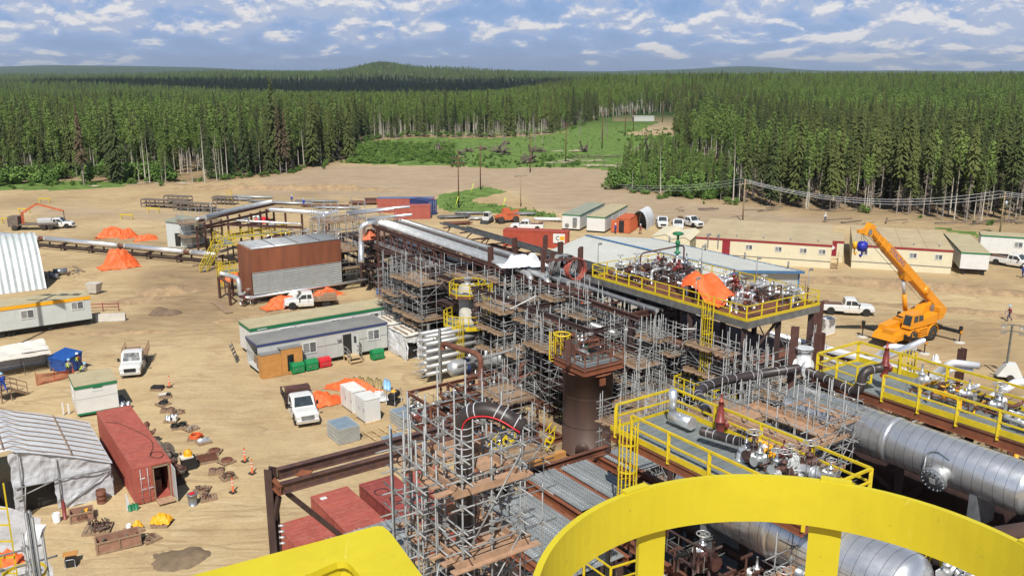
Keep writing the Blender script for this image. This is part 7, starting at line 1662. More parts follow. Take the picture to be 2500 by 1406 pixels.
scaffold('pale-planked scaffold between the first walkway and the big silver vessel',28.3,20.2,8.0,(0,1.25,2.5),(0,1.5,3.0,4.5),6.6,(3.6,5.0),seed=141,extra=3,clamps=True,boardm='woodnew',r=.026,openings=((.8,.8,1.8,3.6),))
scaffold('scaffold step-out around the left end of the big silver vessel',31.1,21.2,9.0,(0,1.0,2.0),(0,1.3,2.6),5.6,(3.9,),seed=142,extra=2,clamps=True,boardm='woodnew',r=.026,openings=((.6,.7,1.7,3.0),))
hvessel('added dark drum filling the shaded gap beneath the second walkway',38.8,7.0,27.0,9.2,1.7,m='primerdark',manway=False)  # drum added to darken the gap where bright ground showed through
hvessel('added black drum filling the shaded gap right of the big silver vessel',41.2,5.0,28.0,6.6,1.5,m='black',manway=False)  # second added drum, black so the gap stays dark
o=site('red_pump','red pump frame with large handwheel in the shade below the big vessel','pump',30.6,13.4,9.6);b=MB();b.box(0,0,0,2.6,.6,.5);b.box(.2,.1,.5,1.0,.5,.9);b.build('body','valvered',o);b=MB();b.path([(1.6+.45*math.cos(t),-.1,.9+.45*math.sin(t))for t in[k*math.pi/9 for k in range(18)]],.03,6,closed=True)
for k in range(3):t=k*math.pi/3;b.bar((1.6+.44*math.cos(t),-.1,.9+.44*math.sin(t)),(1.6-.44*math.cos(t),-.1,.9-.44*math.sin(t)),.03)
b.build('handwheel','galv',o)
o=site('step_ladder','yellow folding step ladder below the big silver vessel','ladder',30.2,15.4,9.4);b=MB()
for x in(-.3,.3):
	b.bar((x,-.5,0),(x*.6,0,1.7),.07);b.bar((x,.5,0),(x*.6,0,1.7),.06)
for k in range(5):b.bar((-.27,-.42+k*.09,.28+.3*k),(.27,-.42+k*.09,.28+.3*k),.06)
b.build('frame','yellow',o);b=MB();b.box(-.22,-.2,1.68,.22,.2,1.76);b.build('cap','black',o)
for k,(p,q,z,w,d,h,sd)in enumerate(((22.4,15.6,5.6,5,10,3.0,151),(29.0,14.0,5.6,5,9,3.0,152),(35,10,5.6,5,14,3.2,153),(22.4,15.6,9.2,2.0,9,2.2,154),(36.5,27.5,0.2,6,7,4.5,155),(29,28.5,.2,6,7,4.5,156))):
	manifold('shaded pipes deep inside the near modules, %s'%('below the first walkway','between the two vessels','below the second walkway','left flank under the first walkway','behind the flanged joint','behind the first walkway')[k],p,q,z,w,d,h,sd,20,7,mats=('primerdark','black','claddull','primer','steelgrey'),rmax=.3)
f=MB();f.box(0,0,0,22,27,.1);q=f.build('shade_fill','black');q.location=G(21.5,2.0,5.3);q.rotation_euler.z=ZS;tag(q,'added black sheet for the deep shade between the near modules','floor')  # black sheet painted as deep shade, covers the ground below
for k,(pts,r,lab)in enumerate((([(1880,815,6.2),(2130,882,6.2),(2520,1010,6.2)],.30,'long silver pipe running right behind the second walkway'),([(1890,835,5.6),(2080,895,5.6),(2500,1040,5.6)],.2,'thinner silver pipe beside the long one behind the second walkway'),([(2120,892,4.6),(2165,850,6.6),(2178,846,6.8),(2238,853,6.8)],.26,'left bright silver goose-neck pipe near the crane'),([(2130,900,4.4),(2172,862,6.2),(2182,858,6.3),(2226,863,6.3)],.2,'lower left silver goose-neck pipe near the crane'),([(2260,930,4.4),(2315,890,6.4),(2328,885,6.6),(2392,893,6.6)],.26,'right bright silver goose-neck pipe below the crane'),([(2270,940,4.2),(2322,903,6.0),(2335,899,6.1),(2376,905,6.1)],.2,'lower right silver goose-neck pipe below the crane'),([(2400,985,4.6),(2462,945,6.2),(2480,932,6.4),(2530,935,6.4)],.3,'silver goose-neck pipe at the right edge'))):
	bundle(lab,[P(*t)for t in pts],r,'cladbright',14,.8)
o=module('long low brown rack behind the second walkway',56.5,61.5,18.0,46.0,(2.6,5.2),(0,5),(0,7,14,21,28),'primer','primer',floors=None,cw=.3,braced=False,cat='pipe rack',name='pipe_rack',coltop=5.9)
for k,(u,v,z0,h)in enumerate(((1995,905,8,4.2),(2340,930,4.0,4.2))):
	w=P(u,v,z0);b=MB();b.ibeam((w.x,w.y,z0-4),(w.x,w.y,z0+h-1.5),.5,.5,.06);tag(b.build('steel_column','primer'),('brown column rising left of the second walkway','brown column rising behind the second walkway')[k],'column')
manifold('tangle of valves, cables and flanges on the right yard rack, far part',57,30.0,2.7,7,13,2.4,161,40,14,mats=('clad','claddull','rust','primer','steelgrey'),rmax=.16)
manifold('tangle of valves, cables and flanges on the right yard rack, near part',57,14.0,2.7,7,15,2.4,162,40,14,mats=('clad','claddull','rust','primer','amber'),rmax=.16)
scaffold('low light scaffold row on the dirt behind the second walkway',62.0,32,0,(0,2,4),(0,2,4,6,8),2.4,(),seed=163,extra=6)
scaffold('thin scaffold uprights on the dirt below the dusty pickup',64.0,45,0,(0,2,4),(0,2,4,6),2.8,(),seed=164,extra=8)
def ribdeck(label,p,q,z,L_,D_,nst,seed=0):
	o=site('steel_decking',label,'steel deck',p,q,z,'galvanised ribbed decks');w=L_/nst;rr=random.Random(seed)
	for k in range(nst):
		b=MB();x0=k*w+.02;x1=(k+1)*w-.02;zz=rr.uniform(0,.01);b.box(x0,0,zz,x1,D_,zz+.03)
		n=int(D_/.16)
		for j in range(n):
			y=(j+.2)*D_/n;b.hexa([(x0,y,zz+.031),(x1,y,zz+.031),(x1,y+.10,zz+.031),(x0,y+.10,zz+.031),(x0,y+.025,zz+.07),(x1,y+.025,zz+.07),(x1,y+.075,zz+.07),(x0,y+.075,zz+.07)])
		b.build('panel','decking',o)
		h=MB()
		for xx in(x0+w*.28,x0+w*.62):
			for j in range(n):y=(j+.62)*D_/n;h.box(xx,y+.08,zz+.032,xx+.05,y+.12,zz+.06)
		tag(h.build('punched_hole','galvdark' if k%2 else 'tarpgrey',o),kind='stuff')
	f=MB()
	for x in(-.12,L_+.12):f.ibeam((x,-.1,-.2),(x,D_+.1,-.2),.2,.38)
	f.build('edge_beam','rustwarm',o)
	s=MB()
	for x in(0,L_):
		for y in(.2,D_-.2):s.bar((x,y,-z),(x,y,-.3),.25)
	s.build('leg','primerdark',o);return o
ribdeck('ribbed galvanised deck nearest the silo base',22.2,26.8,9.45,1.55,4.0,2,1)
ribdeck('ribbed galvanised deck right of the narrow brown gap',23.95,26.9,9.5,1.6,3.7,2,2)
ribdeck('long ribbed galvanised deck behind the tall scaffold',18.2,23.0,9.45,3.1,6.6,4,3)
ribdeck('small ribbed deck over the red containers',14.0,32.5,6.3,4.4,3.6,6,4)
ribdeck('low ribbed deck behind the yellow rail corner',11.0,33.5,5.4,3.0,2.6,4,5)
ribdeck('pale deck section behind the upper yellow ladder',27.8,29.6,8.6,2.8,2.6,4,6)
o=site('steel_portal','dark steel portal of a column, twin rusty beams and a diagonal brace in the foreground','steel frame',10.0,30.6)
b=MB();b.ibeam((0,0,2),(0,0,13.3),.34,.34,.04);b.build('column','primerdark',o)
b=MB();b.ibeam((.3,.1,12.95),(8.0,.1,12.95),.26,.42,.025);b.build('beam','beam',o)
b=MB();b.ibeam((.1,-.75,12.75),(8.0,-.75,12.75),.26,.42,.025);b.build('beam','beam',o)
b=MB();b.ibeam((.05,-.9,12.72),(.05,.2,12.72),.2,.36,.025);b.obox((1.2,-.35,12.9),.5,.5,.04,R(45));b.build('link_beam','rustwarm',o)
b=MB();b.bar((0.1,-.5,12.3),(.0,-.1,11.2),.16);b.build('bracket','primerdark',o)
b=MB();b.bar((.4,-.6,12.4),(4.6,-.6,7.4),.2);b.build('diagonal','primerdark',o)
b=MB()
for k in range(4):b.tube((.1,-.2,10.2+.25*k),(.28,-.3,10.2+.25*k),.05,6)
b.build('bolt','claddull',o)
bundle('silver pipe lying on timber left of the ribbed deck',GP([(23.6,31.4,8.6),(24.2,36.0,8.2)]),.22,'claddull',12)
b=MB();b.box(0,0,0,3.0,.3,.3);b.box(0,1.2,0,3,1.5,.3);q=b.build('timber_blocks','plywood');q.location=G(24.2,33.0,7.9);q.rotation_euler.z=ZS;tag(q,'orange timber blocks beside the ribbed deck','timber')
o=site('steel_structure','dark lower steel frames under the ribbed decks','steel structure',18.2,20);
for x in(0,5,10):
	for y in(0,6,12):b=MB();b.ibeam((x,y,0),(x,y,9.0),.3,.3,.03);b.build('column','primerdark',o)
for y in(0,6,12):b=MB();b.ibeam((0,y,8.9),(10,y,8.9),.25,.4);b.build('beam','rust',o)
for x in(0,5,10):b=MB();b.ibeam((x,0,8.5),(x,12,8.5),.25,.4);b.build('beam','rust',o)
manifold('black generator-like fittings behind the tall scaffold',20.0,31.4,7.6,2.6,3.0,1.6,171,14,5,mats=('black','primerdark','claddull'),rmax=.2)
o=site('generator','small dark generator box with blue cap behind the tall scaffold','generator',20.6,31.6,8.4);b=MB();b.hexa([(0,0,0),(1.2,0,0),(1.2,.8,0),(0,.8,0),(.1,.1,.8),(1.1,.1,.8),(1.1,.7,.8),(.1,.7,.8)]);b.build('body','black',o);b=MB();b.box(-.15,.2,.5,.08,.6,.8);b.build('cap','hatblue',o)
scaffold('tall near scaffold tower with three boxed plank decks around the black pipe',10.1,16.7,10.0,(0,.85,1.72),(0,.85,1.75,2.6),9.7,(7.9,6.0,4.1,2.2),lift=.85,r=.0245,seed=201,extra=0,clamps=True,braces=2,boardm='woodnew',openings=((.45,.8,1.15,1.75),),group='near scaffolds')
scaffold('narrow scaffold ladder bay on the left side of the tall near tower',9.35,17.6,9.0,(0,.55),(0,.65,1.3),9.9,(),lift=.6,r=.0245,seed=202,extra=5,clamps=True,braces=2,ladder=(.1,-.05,0,9.0),group='near scaffolds')
wrapped('black wrapped vent pipe rising through the near scaffold and elbowing right',[G(10.9,17.9,8.5),G(10.9,17.9,19.55),G(11.35,17.35,19.75),G(11.9,16.7,19.35)],.215,'blackpipe',.18,.5)
b=MB();b.path([G(10.75,17.75,18.6),G(10.75,17.75,19.5),G(11.25,17.1,19.68),G(11.7,16.55,19.3)],.02,6,.4);tag(b.build('red_line','redbox'),'thin red tracer line along the black vent pipe','tracer line')
b=MB();d=(G(11.9,16.7,19.35)-G(11.35,17.35,19.75)).normalized();b.lathe([(.19,0),(.19,.01)],G(11.9,16.7,19.35)+d*.004,d,20);tag(b.build('pipe_opening','black'),'open dark end of the black vent pipe','pipe end')
scaffold('low scaffold right of the tall tower beside the mixing skid',12.0,19.2,11.5,(0,1.2,2.4),(0,.9),4.6,(),lift=1.1,r=.0245,seed=203,clamps=True,braces=1,group='near scaffolds')
o=site('wooden_curb','stacked timber planks at the foot of the near tower','planks',11.0,14.6,10.4);b=MB()
for k in range(5):b.box(-.6,k*.34,0,2.6,k*.34+.28,.05)
b.build('plank','woodnew',o)
o=site('vent_hood','dark half-round vent hood on a post beside the yellow ring','vent hood',19.9,22.4,10.6);b=MB();b.bar((0,0,-1.2),(0,0,.7),.16);b.build('post','black',o)
b=MB();n=14;prof=[(.42*math.cos(math.pi*k/n),.42*math.sin(math.pi*k/n))for k in range(n+1)]
for y0,y1 in((-.30,-.02),(.05,.33)):b.add([(x,y0,z+.7)for x,z in prof]+[(x,y1,z+.7)for x,z in prof],[tuple(range(n+1)),tuple(range(n+1,2*n+2))[::-1]]+[(k,k+1,k+n+2,k+n+1)for k in range(n)])
b.build('hood','primerdark',o)
o=site('corner_rail','short yellow corner handrail beside the vent hood','handrail',19.0,21.2,9.6);railing(o,[(1.6,1.9),(0,1.5),(0,0),(1.6,-.2)],0,step=1.4,t=.06,toe=False)
o=site('lower_rails','sloping yellow handrails seen under the yellow ring','handrail',19.4,13.4,10.2);railing(o,[(0,4.4),(0,0),(.2,-4)],0,step=2.2,t=.06)
scaffold('dense dark scaffold seen through the ring between its straps',20.4,13.0,6.0,(0,.5,1.0),(0,.6,1.2),6.6,(),lift=.5,r=.0245,seed=204,extra=6,clamps=True,braces=2,ladder=(.2,-.1,0,6),group='near scaffolds')
scaffold('plank walkway scaffold seen through the ring beside the near vessel',23.2,12.6,6.6,(0,.9),(0,1.6,3.2,4.8),5.2,(4.0,),seed=205,clamps=True,r=.0245,boardm='woodnew',group='near scaffolds')
o=site('handwheel_valve','dark upright handwheel seen through the ring','valve',22.0,12.2,8.8);b=MB();b.path([(.35*math.cos(t),0,.6+.42*math.sin(t))for t in[k*math.pi/10 for k in range(20)]],.022,6,closed=True)
for k in range(3):t=k*math.pi/3+.3;b.bar((.35*math.cos(t),0,.6+.42*math.sin(t)),(-.35*math.cos(t),0,.6-.42*math.sin(t)),.025)
b.build('handwheel','steelgrey',o);b=MB();b.bar((0,.05,-.8),(0,.05,.6),.14);b.build('stem','steelgrey',o)
w=P(60,1330,17.0)
def near_left():
	p0=P(30,1380,17.5);sp=(p0.x*CA+p0.y*SA,-p0.x*SA+p0.y*CA)
	scaffold('near scaffold tubes bunched at the lower left corner',sp[0]-.9,sp[1]-.3,11.0,(0,.6,1.2),(0,.7),7.0,(),lift=.6,r=.0245,seed=206,extra=2,clamps=True,braces=3,group='near scaffolds')
	o=thing('upright_tubes','three long upright grey tubes at the lower left corner','scaffold tube',(0,0,0))
	for k,(u,v)in enumerate(((62,1250),(70,1245),(78,1262))):
		a=P(u,v,19.2);b=MB();b.tube((a.x,a.y,19.2),(a.x,a.y,12),.03,8);b.build('tube','galvdark',o)
	o=thing('floodlight','pale floodlight on a grey post at the lower left','floodlight',(0,0,0));a=P(103,1300,18.4);b=MB();b.tube((a.x,a.y,12),(a.x,a.y,18.4),.028,8);b.build('post','galvdark',o)
	b=MB();b.hexa([(a.x-.32,a.y-.12,18.3),(a.x-.02,a.y-.12,18.3),(a.x-.02,a.y+.14,18.36),(a.x-.32,a.y+.14,18.36),(a.x-.30,a.y-.05,18.5),(a.x+.03,a.y-.05,18.5),(a.x+.03,a.y+.14,18.52),(a.x-.30,a.y+.14,18.52)]);b.build('lamp','hatwhite',o)
	b=MB();b.hexa([(a.x-.29,a.y-.13,18.31),(a.x-.05,a.y-.13,18.31),(a.x-.05,a.y-.125,18.31),(a.x-.29,a.y-.125,18.31),(a.x-.28,a.y-.09,18.44),(a.x-.05,a.y-.09,18.44),(a.x-.05,a.y-.085,18.44),(a.x-.28,a.y-.085,18.44)]);b.build('glass','plastic',o)
	o=thing('cage_ladder_top','yellow ladder cage hoop curving at the lower left corner','ladder cage',(0,0,0));c=P(60,1400,17.6)
	for z in(17.6,16.7):b=MB();pts=[Vector((c.x+.42*math.cos(t),c.y+.42*math.sin(t),z))for t in[R(-60+15*k)for k in range(19)]];[b.bar(pts[i],pts[i+1],.012,.075)for i in range(18)];b.build('hoop','yellow',o)
	for k in range(6):t=R(-50+50*k);b=MB();b.bar((c.x+.41*math.cos(t),c.y+.41*math.sin(t),15.5),(c.x+.41*math.cos(t),c.y+.41*math.sin(t),17.62),.05,.012);b.build('strap','yellow',o)
	o=thing('yellow_ladder','yellow ladder rails at the left edge beside the white tent','ladder',(0,0,0));a=P(8,1180,19.2)
	for dx in(0,.32):b=MB();b.bar((a.x-dx,a.y,14),(a.x-dx,a.y,19.2),.07,.03);b.build('stile','yellow',o)
	for k in range(10):b=MB();b.bar((a.x-.32,a.y,15+.4*k),(a.x,a.y,15+.4*k),.03);b.build('rung','yellow',o)
	tarp('crumpled orange cloth on the near scaffold at the lower left corner',14,1372,16.9,.75,.5,.25,'orange',12)
	g=P(22,1290,16.5);b=MB();wallgrid(b,lambda a_,c_:(g.x-.5+1.2*a_,g.y+.3*a_,14.6+2.6*c_-.5*a_),8,14,.12,3);tag(b.build('grey_sheet','tarpgrey'),'grey plastic sheet hanging behind the lower left scaffold','sheet')
near_left()
def ring():
	h=.62;z0=H-h;c=Vector((.60*h,1.50*h,0));Rr=.552*h;bw=.078;th=.009
	o=thing('ladder_cage_ring','big yellow painted ladder cage ring filling the lower right foreground','ladder cage',(c.x,c.y,z0))
	b=MB();n=96;ring_=[]
	for k in range(n):
		t=2*math.pi*k/n;d=Vector((math.cos(t),math.sin(t),0));ring_.append([d*Rr-Vector((0,0,bw)),d*Rr,d*(Rr+th),d*(Rr+th)-Vector((0,0,bw))])
	base=len(b.v)
	for q in ring_:b.v.extend([tuple(p)for p in q])
	for k in range(n):
		k2=(k+1)%n
		for i in range(4):j=(i+1)%4;b.face(base+k*4+i,base+k2*4+i,base+k2*4+j,base+k*4+j,smooth=False)
	for t0 in(122,68,21,-30,200):
		t=R(t0);d=Vector((math.cos(t),math.sin(t),0));b.obox(d*(Rr+th/2+.002)+Vector((0,0,.0015)),.012,.045,.006,t)
	b.build('hoop','yellownear',o)
	for u in(1602,2004):
		az=(u-1250)/F;pt=None
		t=math.radians(90)
		best=min([R(20+k*.5)for k in range(260)],key=lambda a:abs(1250+F*(c.x+Rr*math.cos(a))/((c.y+Rr*math.sin(a))*CP+(h+bw*2)*SP)-u)if math.sin(a)>0 else 9e9)
		d=Vector((math.cos(best),math.sin(best),0));s=Vector((-d.y,d.x,0));p0=d*(Rr+th+.005);w=.0245
		m=MB();m.hexa([p0-s*w-Vector((0,0,2.2)),p0+s*w-Vector((0,0,2.2)),p0+s*w+d*.008-Vector((0,0,2.2)),p0-s*w+d*.008-Vector((0,0,2.2)),p0-s*w-Vector((0,0,.02)),p0+s*w-Vector((0,0,.02)),p0+s*w+d*.008-Vector((0,0,.02)),p0-s*w+d*.008-Vector((0,0,.02))]);m.build('strap','yellownear',o)
def corner():
	z=H-.75;pts=lambda L_:[P(u,v,z)for u,v in L_]
	outer=[(-300,1604),(460,1406),(905,1286),(920,1283),(935,1284),(948,1294),(958,1305),(1032,1406),(1140,1560)]
	inner=[(-300,1790),(640,1440),(760,1398),(800,1380),(822,1371),(838,1369),(848,1372),(856,1378),(880,1406),(990,1560)]
	o=thing('yellow_guard_corner','rounded corner of a flat yellow steel guard rail at the bottom centre foreground','guard rail',(0,0,0))
	A_,B_=pts(outer),pts(inner);b=MB();
	def res(L_,n):
		ds=[0];
		for i in range(1,len(L_)):ds.append(ds[-1]+(L_[i]-L_[i-1]).length)
		return ds
	st=[(0,0),(1,2),(2,3.0),(3,4),(4,5),(5,6),(6,7),(7,8),(8,9)]
	o_=len(b.v);th=.012
	for i,j in st:
		a,c=A_[i],B_[int(j)]
		for q,zz in((a,0),(c,0),(c,-th),(a,-th)):b.v.append((q.x,q.y,q.z+zz))
	for k in range(len(st)-1):
		for i in range(4):j=(i+1)%4;b.face(o_+k*4+i,o_+k*4+j,o_+(k+1)*4+j,o_+(k+1)*4+i,smooth=False)
	b.build('flat_bar','yellownear',o)
	b=MB();o_=len(b.v)
	for i,j in st:
		c=B_[int(j)];a=A_[i];d=(a-c).normalized()*.01
		for q,zz in((c+d,-th-.0005),(c+d*2,-th-.0005),(c+d*2,-.10),(c+d,-.10)):b.v.append((q.x,q.y,q.z+zz))
	for k in range(len(st)-1):
		for i in range(4):j=(i+1)%4;b.face(o_+k*4+i,o_+k*4+j,o_+(k+1)*4+j,o_+(k+1)*4+i)
	b.build('web','yellownear',o)
ring();corner()
def at(u,v,z=0):w=P(u,v,z);w.z=z+(ground_z(w.x,w.y)if z==0 else 0);return w
def rest(name,label,cat,u,v,rz=ZS,group=None,z=0):w=at(u,v,z);return thing(name,label,cat,w,rz,group)
for u,v,l in((414,944,'lone orange delineator post with white bands near the shack'),(598,1127,'upper of two orange delineator posts by the pallets'),(616,1156,'orange delineator post nearest the open yard'),(569,1201,'orange delineator post beside the lower pallets')):
	o=rest('delineator_post',l,'traffic post',u,v,group='orange delineator posts in the yard');b=MB();b.lathe([(.07,.05),(.05,1.0),(.02,1.12)],n=10);b.build('post','orange',o);b=MB();b.lathe([(.068,.55),(.066,.67)],n=10);b.lathe([(.060,.8),(.058,.92)],n=10);b.build('band','white',o);b=MB();b.obox((0,0,.03),.42,.42,.07,R(20));b.build('base','rubber',o)
def pallet(o,w=1.15,d=1.0,m='wood'):
	b=MB()
	for k in range(6):b.box(-w/2+k*w/6,-d/2,.10,-w/2+k*w/6+w/6-.04,d/2,.13)
	for y in(-d/2,-.05,d/2-.1):b.box(-w/2,y,-.02,w/2-.04,y+.1,.099)
	b.build('pallet',m,o)
def coil(o,r,n,m,x=0,y=0,z=.16,t=.035):
	b=MB()
	for j in range(n):b.path([(x+(r-.03*(j%3))*math.cos(a)+.02*j,y+(r-.03*(j%3))*math.sin(a),z+.05*j)for a in[k*math.pi/8 for k in range(16)]],t,5,closed=True)
	b.build('hose',m,o)
def discs(o,xs,r,m):
	for x in xs:b=MB();b.lathe([(r,0),(r,.12),(r*.8,.13),(r*.4,.2),(r*.4,.14)],(x,0,.14),n=16);b.build('flange',m,o)
def bits(o,n,s,m,seed,h=.3,w=.9,d=.8):
	rr=random.Random(seed)
	for k in range(n):
		b=MB();c=Vector((rr.uniform(-w/2,w/2),rr.uniform(-d/2,d/2),.14+rr.uniform(0,h*.6)))
		if rr.random()<.5:a=rr.uniform(0,3);q=Vector((math.cos(a),math.sin(a),rr.uniform(-.2,.3)))*s;b.tube(c-q,c+q,s*.28,8);b.lathe([(s*.5,-.03),(s*.5,.03)],c-q,q,10)
		else:b.lathe([(s*.5,-s*.2),(s*.55,0),(s*.5,s*.2)],c,(rr.uniform(-.6,.6),rr.uniform(-.6,.6),1),10)
		b.build('fitting',m if isinstance(m,str)else rr.choice(m),o)
def bucket(o,x,y,m,r=.15,h=.36,z=0):
	b=MB();b.lathe([(r*.85,0),(r,h),(r*.9,h),(r*.78,.04)],(x,y,z),n=12);b.build('bucket',m,o)
PAL=[(385,949,'pallet with a flat dark case, first of the row behind the pickup','case'),(403,967,'pallet with cream board and a small dark hose ring','board'),(399,986,'pallet with black twisted hose, third in the row','blackcoil'),(409,1003,'pallet with two flat rusty discs','disc2'),(432,1008,'thin board with rusty offcuts beside the two discs','bits'),(420,1027,'pallet of grey pails with white lids','pails'),(436,1043,'pallet with thick black hose coils','blackcoil2'),(467,1047,'pallet of small rusty and silver parts beside the hose coils','bits2'),(476,1070,'pallet with a bright orange hose coil','orange'),(498,1080,'silver tray on a board next to the orange coil','tray'),(524,1105,'grey board with one dark round disc','disc1'),(506,1122,'pallet with a rusty iron grid','grid'),(554,1129,'pallet with a wide brown flange on legs','disc1'),(529,1151,'pallet with a pair of brown round flanges','disc2'),(558,1166,'pallet with a brown coiled cable','browncoil'),(494,1195,'pallet with purple-grey sheet scraps and a white ring','bits'),(509,1214,'pallet with light brown flat castings','bits'),(368,1313,'pallet with low rusty castings near the open crate','bits'),(240,1291,'pallet heaped with dark pipe fittings','heap'),(328,1291,'pallet with a white pail and yellow cloth','pailyellow'),(396,1277,'pallet with crumpled bright yellow tarp','yellow')]
for i,(u,v,l,k)in enumerate(PAL):
	o=rest('loaded_pallet',l,'pallet',u,v,R(25+13*((i*7)%5-2)),'pallets of parts in the yard');big=1.5 if k in('heap','grid')else 1.0;pallet(o,1.1*big,.95*big)
	if k=='case':b=MB();b.box(-.5,-.35,.14,.5,.35,.3);b.box(.1,-.15,.301,.3,.15,.32);b.build('case','black',o)
	elif k=='board':b=MB();b.box(-.5,.1,.14,.5,.5,.2);b.build('board','tarpcream',o);coil(o,.18,4,'black',.25,-.1)
	elif k=='blackcoil':coil(o,.38,3,'black');coil(o,.2,4,'black',.2,.1)
	elif k=='blackcoil2':coil(o,.32,4,'black',-.28);coil(o,.3,4,'black',.3,.1)
	elif k=='disc2':discs(o,(-.28,.28),.24,'rustbits')
	elif k=='disc1':discs(o,(0,),.4,'rust');bits(o,3,.12,'rustbits',i)
	elif k=='pails':[bucket(o,x,y,'steelgrey',z=.14)for x,y in((-.35,-.1),(0,.1),(-.1,-.25),(.3,.1))];b=MB();b.box(.2,-.35,.14,.5,0,.5);b.build('box','white',o)
	elif k=='orange':coil(o,.42,5,'orange');coil(o,.22,3,'orange',.35,.2)
	elif k=='tray':b=MB();b.box(-.45,-.25,.14,.45,.25,.2);b.tube((-.45,.22,.25),(.45,.22,.25),.04,8);b.build('tray','clad',o)
	elif k=='grid':
		b=MB();[b.bar((-.7,-.6+.13*j,.2),(.7,-.6+.13*j,.2),.05)for j in range(10)];[b.bar((-.65+.32*j,-.65,.25),(-.65+.32*j,.65,.25),.05)for j in range(5)];b.build('grid','rust',o)
	elif k=='browncoil':coil(o,.35,4,'rustbits');bits(o,3,.12,'rustbits',i)
	elif k=='heap':bits(o,34,.2,('rustbits','debris','primer'),i,.7,1.3,1.1)
	elif k=='bits2':bits(o,10,.13,('rustbits','claddull'),i)
	elif k=='bits':bits(o,10,.14,('rustbits','rust','debris'),i)
	elif k=='pailyellow':bucket(o,-.3,.1,'white',z=.14);bits(o,4,.12,'steelgrey',i);b=MB();b.grid(lambda a,c:(a*.6-.05,c*.6-.1,.16+.35*math.sin(a*3.1)*math.sin(c*3.1)+.12*noise.noise((a*6,c*6,2))),12,12,False);b.build('cloth','amber',o)
	elif k=='yellow':b=MB();b.grid(lambda a,c:(a*1.3-.75,c*.9-.3,.16+.5*(math.sin(a*3.1)*math.sin(c*3.1))**.7+.16*noise.noise((a*6,c*6,5))),18,14,False);b.build('cloth','amber',o)
def crate(label,u,v,L_,D_,Hh,rz,m='container',seed=0):
	o=rest('open_crate',label,'crate',u,v,rz);b=MB();t=.05
	b.box(0,0,.05,L_,D_,.1);b.box(0,0,.101,L_,t,Hh);b.box(0,D_-t,.101,L_,D_,Hh);b.box(0,t,.101,t,D_-t,Hh);b.box(L_-t,t,.101,L_,D_-t,Hh);b.build('box',m,o);b=MB()
	for z in(0,Hh-.08):b.box(-.04,-.05,z,L_+.04,-.001,z+.09);b.box(-.05,0,z,-.001,D_,z+.09);b.box(L_+.001,0,z,L_+.05,D_,z+.09);b.box(0,D_+.001,z,L_,D_+.05,z+.09)
	for x in((0,L_/2,L_-.06)if L_>2 else(0,L_-.06)):b.box(x,-.06,.091,x+.07,-.002,Hh-.081)
	b.build('batten','wood',o);rr=random.Random(seed)
	for k in range(14):b=MB();c=Vector((rr.uniform(.2,L_-.2),rr.uniform(.2,D_-.2),rr.uniform(.2,Hh*.7)));b.tube(c,c+Vector((rr.uniform(-.2,.2),rr.uniform(-.15,.15),.15)),.07,7);b.build('part',rr.choice(('rustbits','claddull','amber','debris')),o)
	return o
crate('long open brown crate with brass parts at the lower left',238,1353,2.45,.95,.75,R(30),'rustpale',1);cr=crate('smaller open brown crate marked 038 beside the tent opening',172,1277,1.35,.9,.6,R(27),'rustpale',2);lettering(cr,'038',.42,(.69,-.075,.30),(R(90),0,0),'primer','crate_number')
w=at(172,1277);
o=rest('oil_drum','rusty brown drum standing against the white tent','drum',249,1226);b=MB();b.lathe([(.30,0),(.30,.3),(.33,.32),(.30,.34),(.30,.6),(.33,.62),(.30,.64),(.31,.9),(.28,.9),(.27,.86)],n=18);b.build('drum','rust',o)
o=rest('fire_barrel','orange-lidded cut barrel on the dirt at the lower left','barrel',170,1375,R(20));b=MB();b.box(-.35,0,.5,.45,.5,.56);b.build('lid','plywood',o);b=MB();b.box(-.2,-.4,0,.4,.1,.45);b.build('box','black',o);b=MB();b.path([(-.15,-.45,0),(-.15,-.45,.5),(.35,-.45,.5),(.35,-.45,0)],.03,5,.1);b.build('handle','steelgrey',o)
o=rest('spill_kit','green jugs beside the red container doors','jugs',326,1243)
for k in range(3):b=MB();b.lathe([(.12,0),(.13,.35),(.05,.42),(.05,.46)],(.2*k-.2,.1*(k%2),0),n=12);b.build('jug','green',o)
b=MB();b.hexa([(-.4,.15,0),(-.1,.15,0),(-.1,.2,0),(-.4,.2,0),(-.35,.15,1.2),(-.3,.15,1.2),(-.3,.2,1.2),(-.35,.2,1.2)]);b.build('sheet','tarpwhite',o)
o=rest('trash_can','grey bin with red contents beside the container','bin',471,1229);b=MB();b.lathe([(.26,0),(.33,.75),(.35,.76),(.35,.8),(.3,.8)],n=18);b.build('bin','steelgrey',o);b=MB();b.obox((0,0,.78),.35,.3,.15,.4);b.build('contents','redbox',o)
o=rest('paint_drums','white pail and red gas cylinder at the tent opening','containers',145,1270);bucket(o,-.15,0,'white',.24,.6);b=MB();b.lathe([(.12,0),(.12,1.1),(.05,1.25),(.05,1.35)],(.35,.1,0),n=12);b.build('cylinder','valvered',o)
o=rest('cover_box','dark pit box with yellow helmet-like cover and white trim','box',462,1143);b=MB();b.box(-.5,-.3,0,.5,.3,.9);b.build('box','black',o);b=MB();b.box(-.55,-.35,.901,.3,.35,1.0);b.build('lid','tarpcream',o);b=MB();b.lathe([(.3,1.0),(.32,1.2),(.2,1.45),(.02,1.5)],n=10);b.build('cover','amber',o)
o=rest('parts_rack','row of rusty reels and fittings leaning along the right side of the red container','parts rack',405,1130,ZS);rr=random.Random(4)
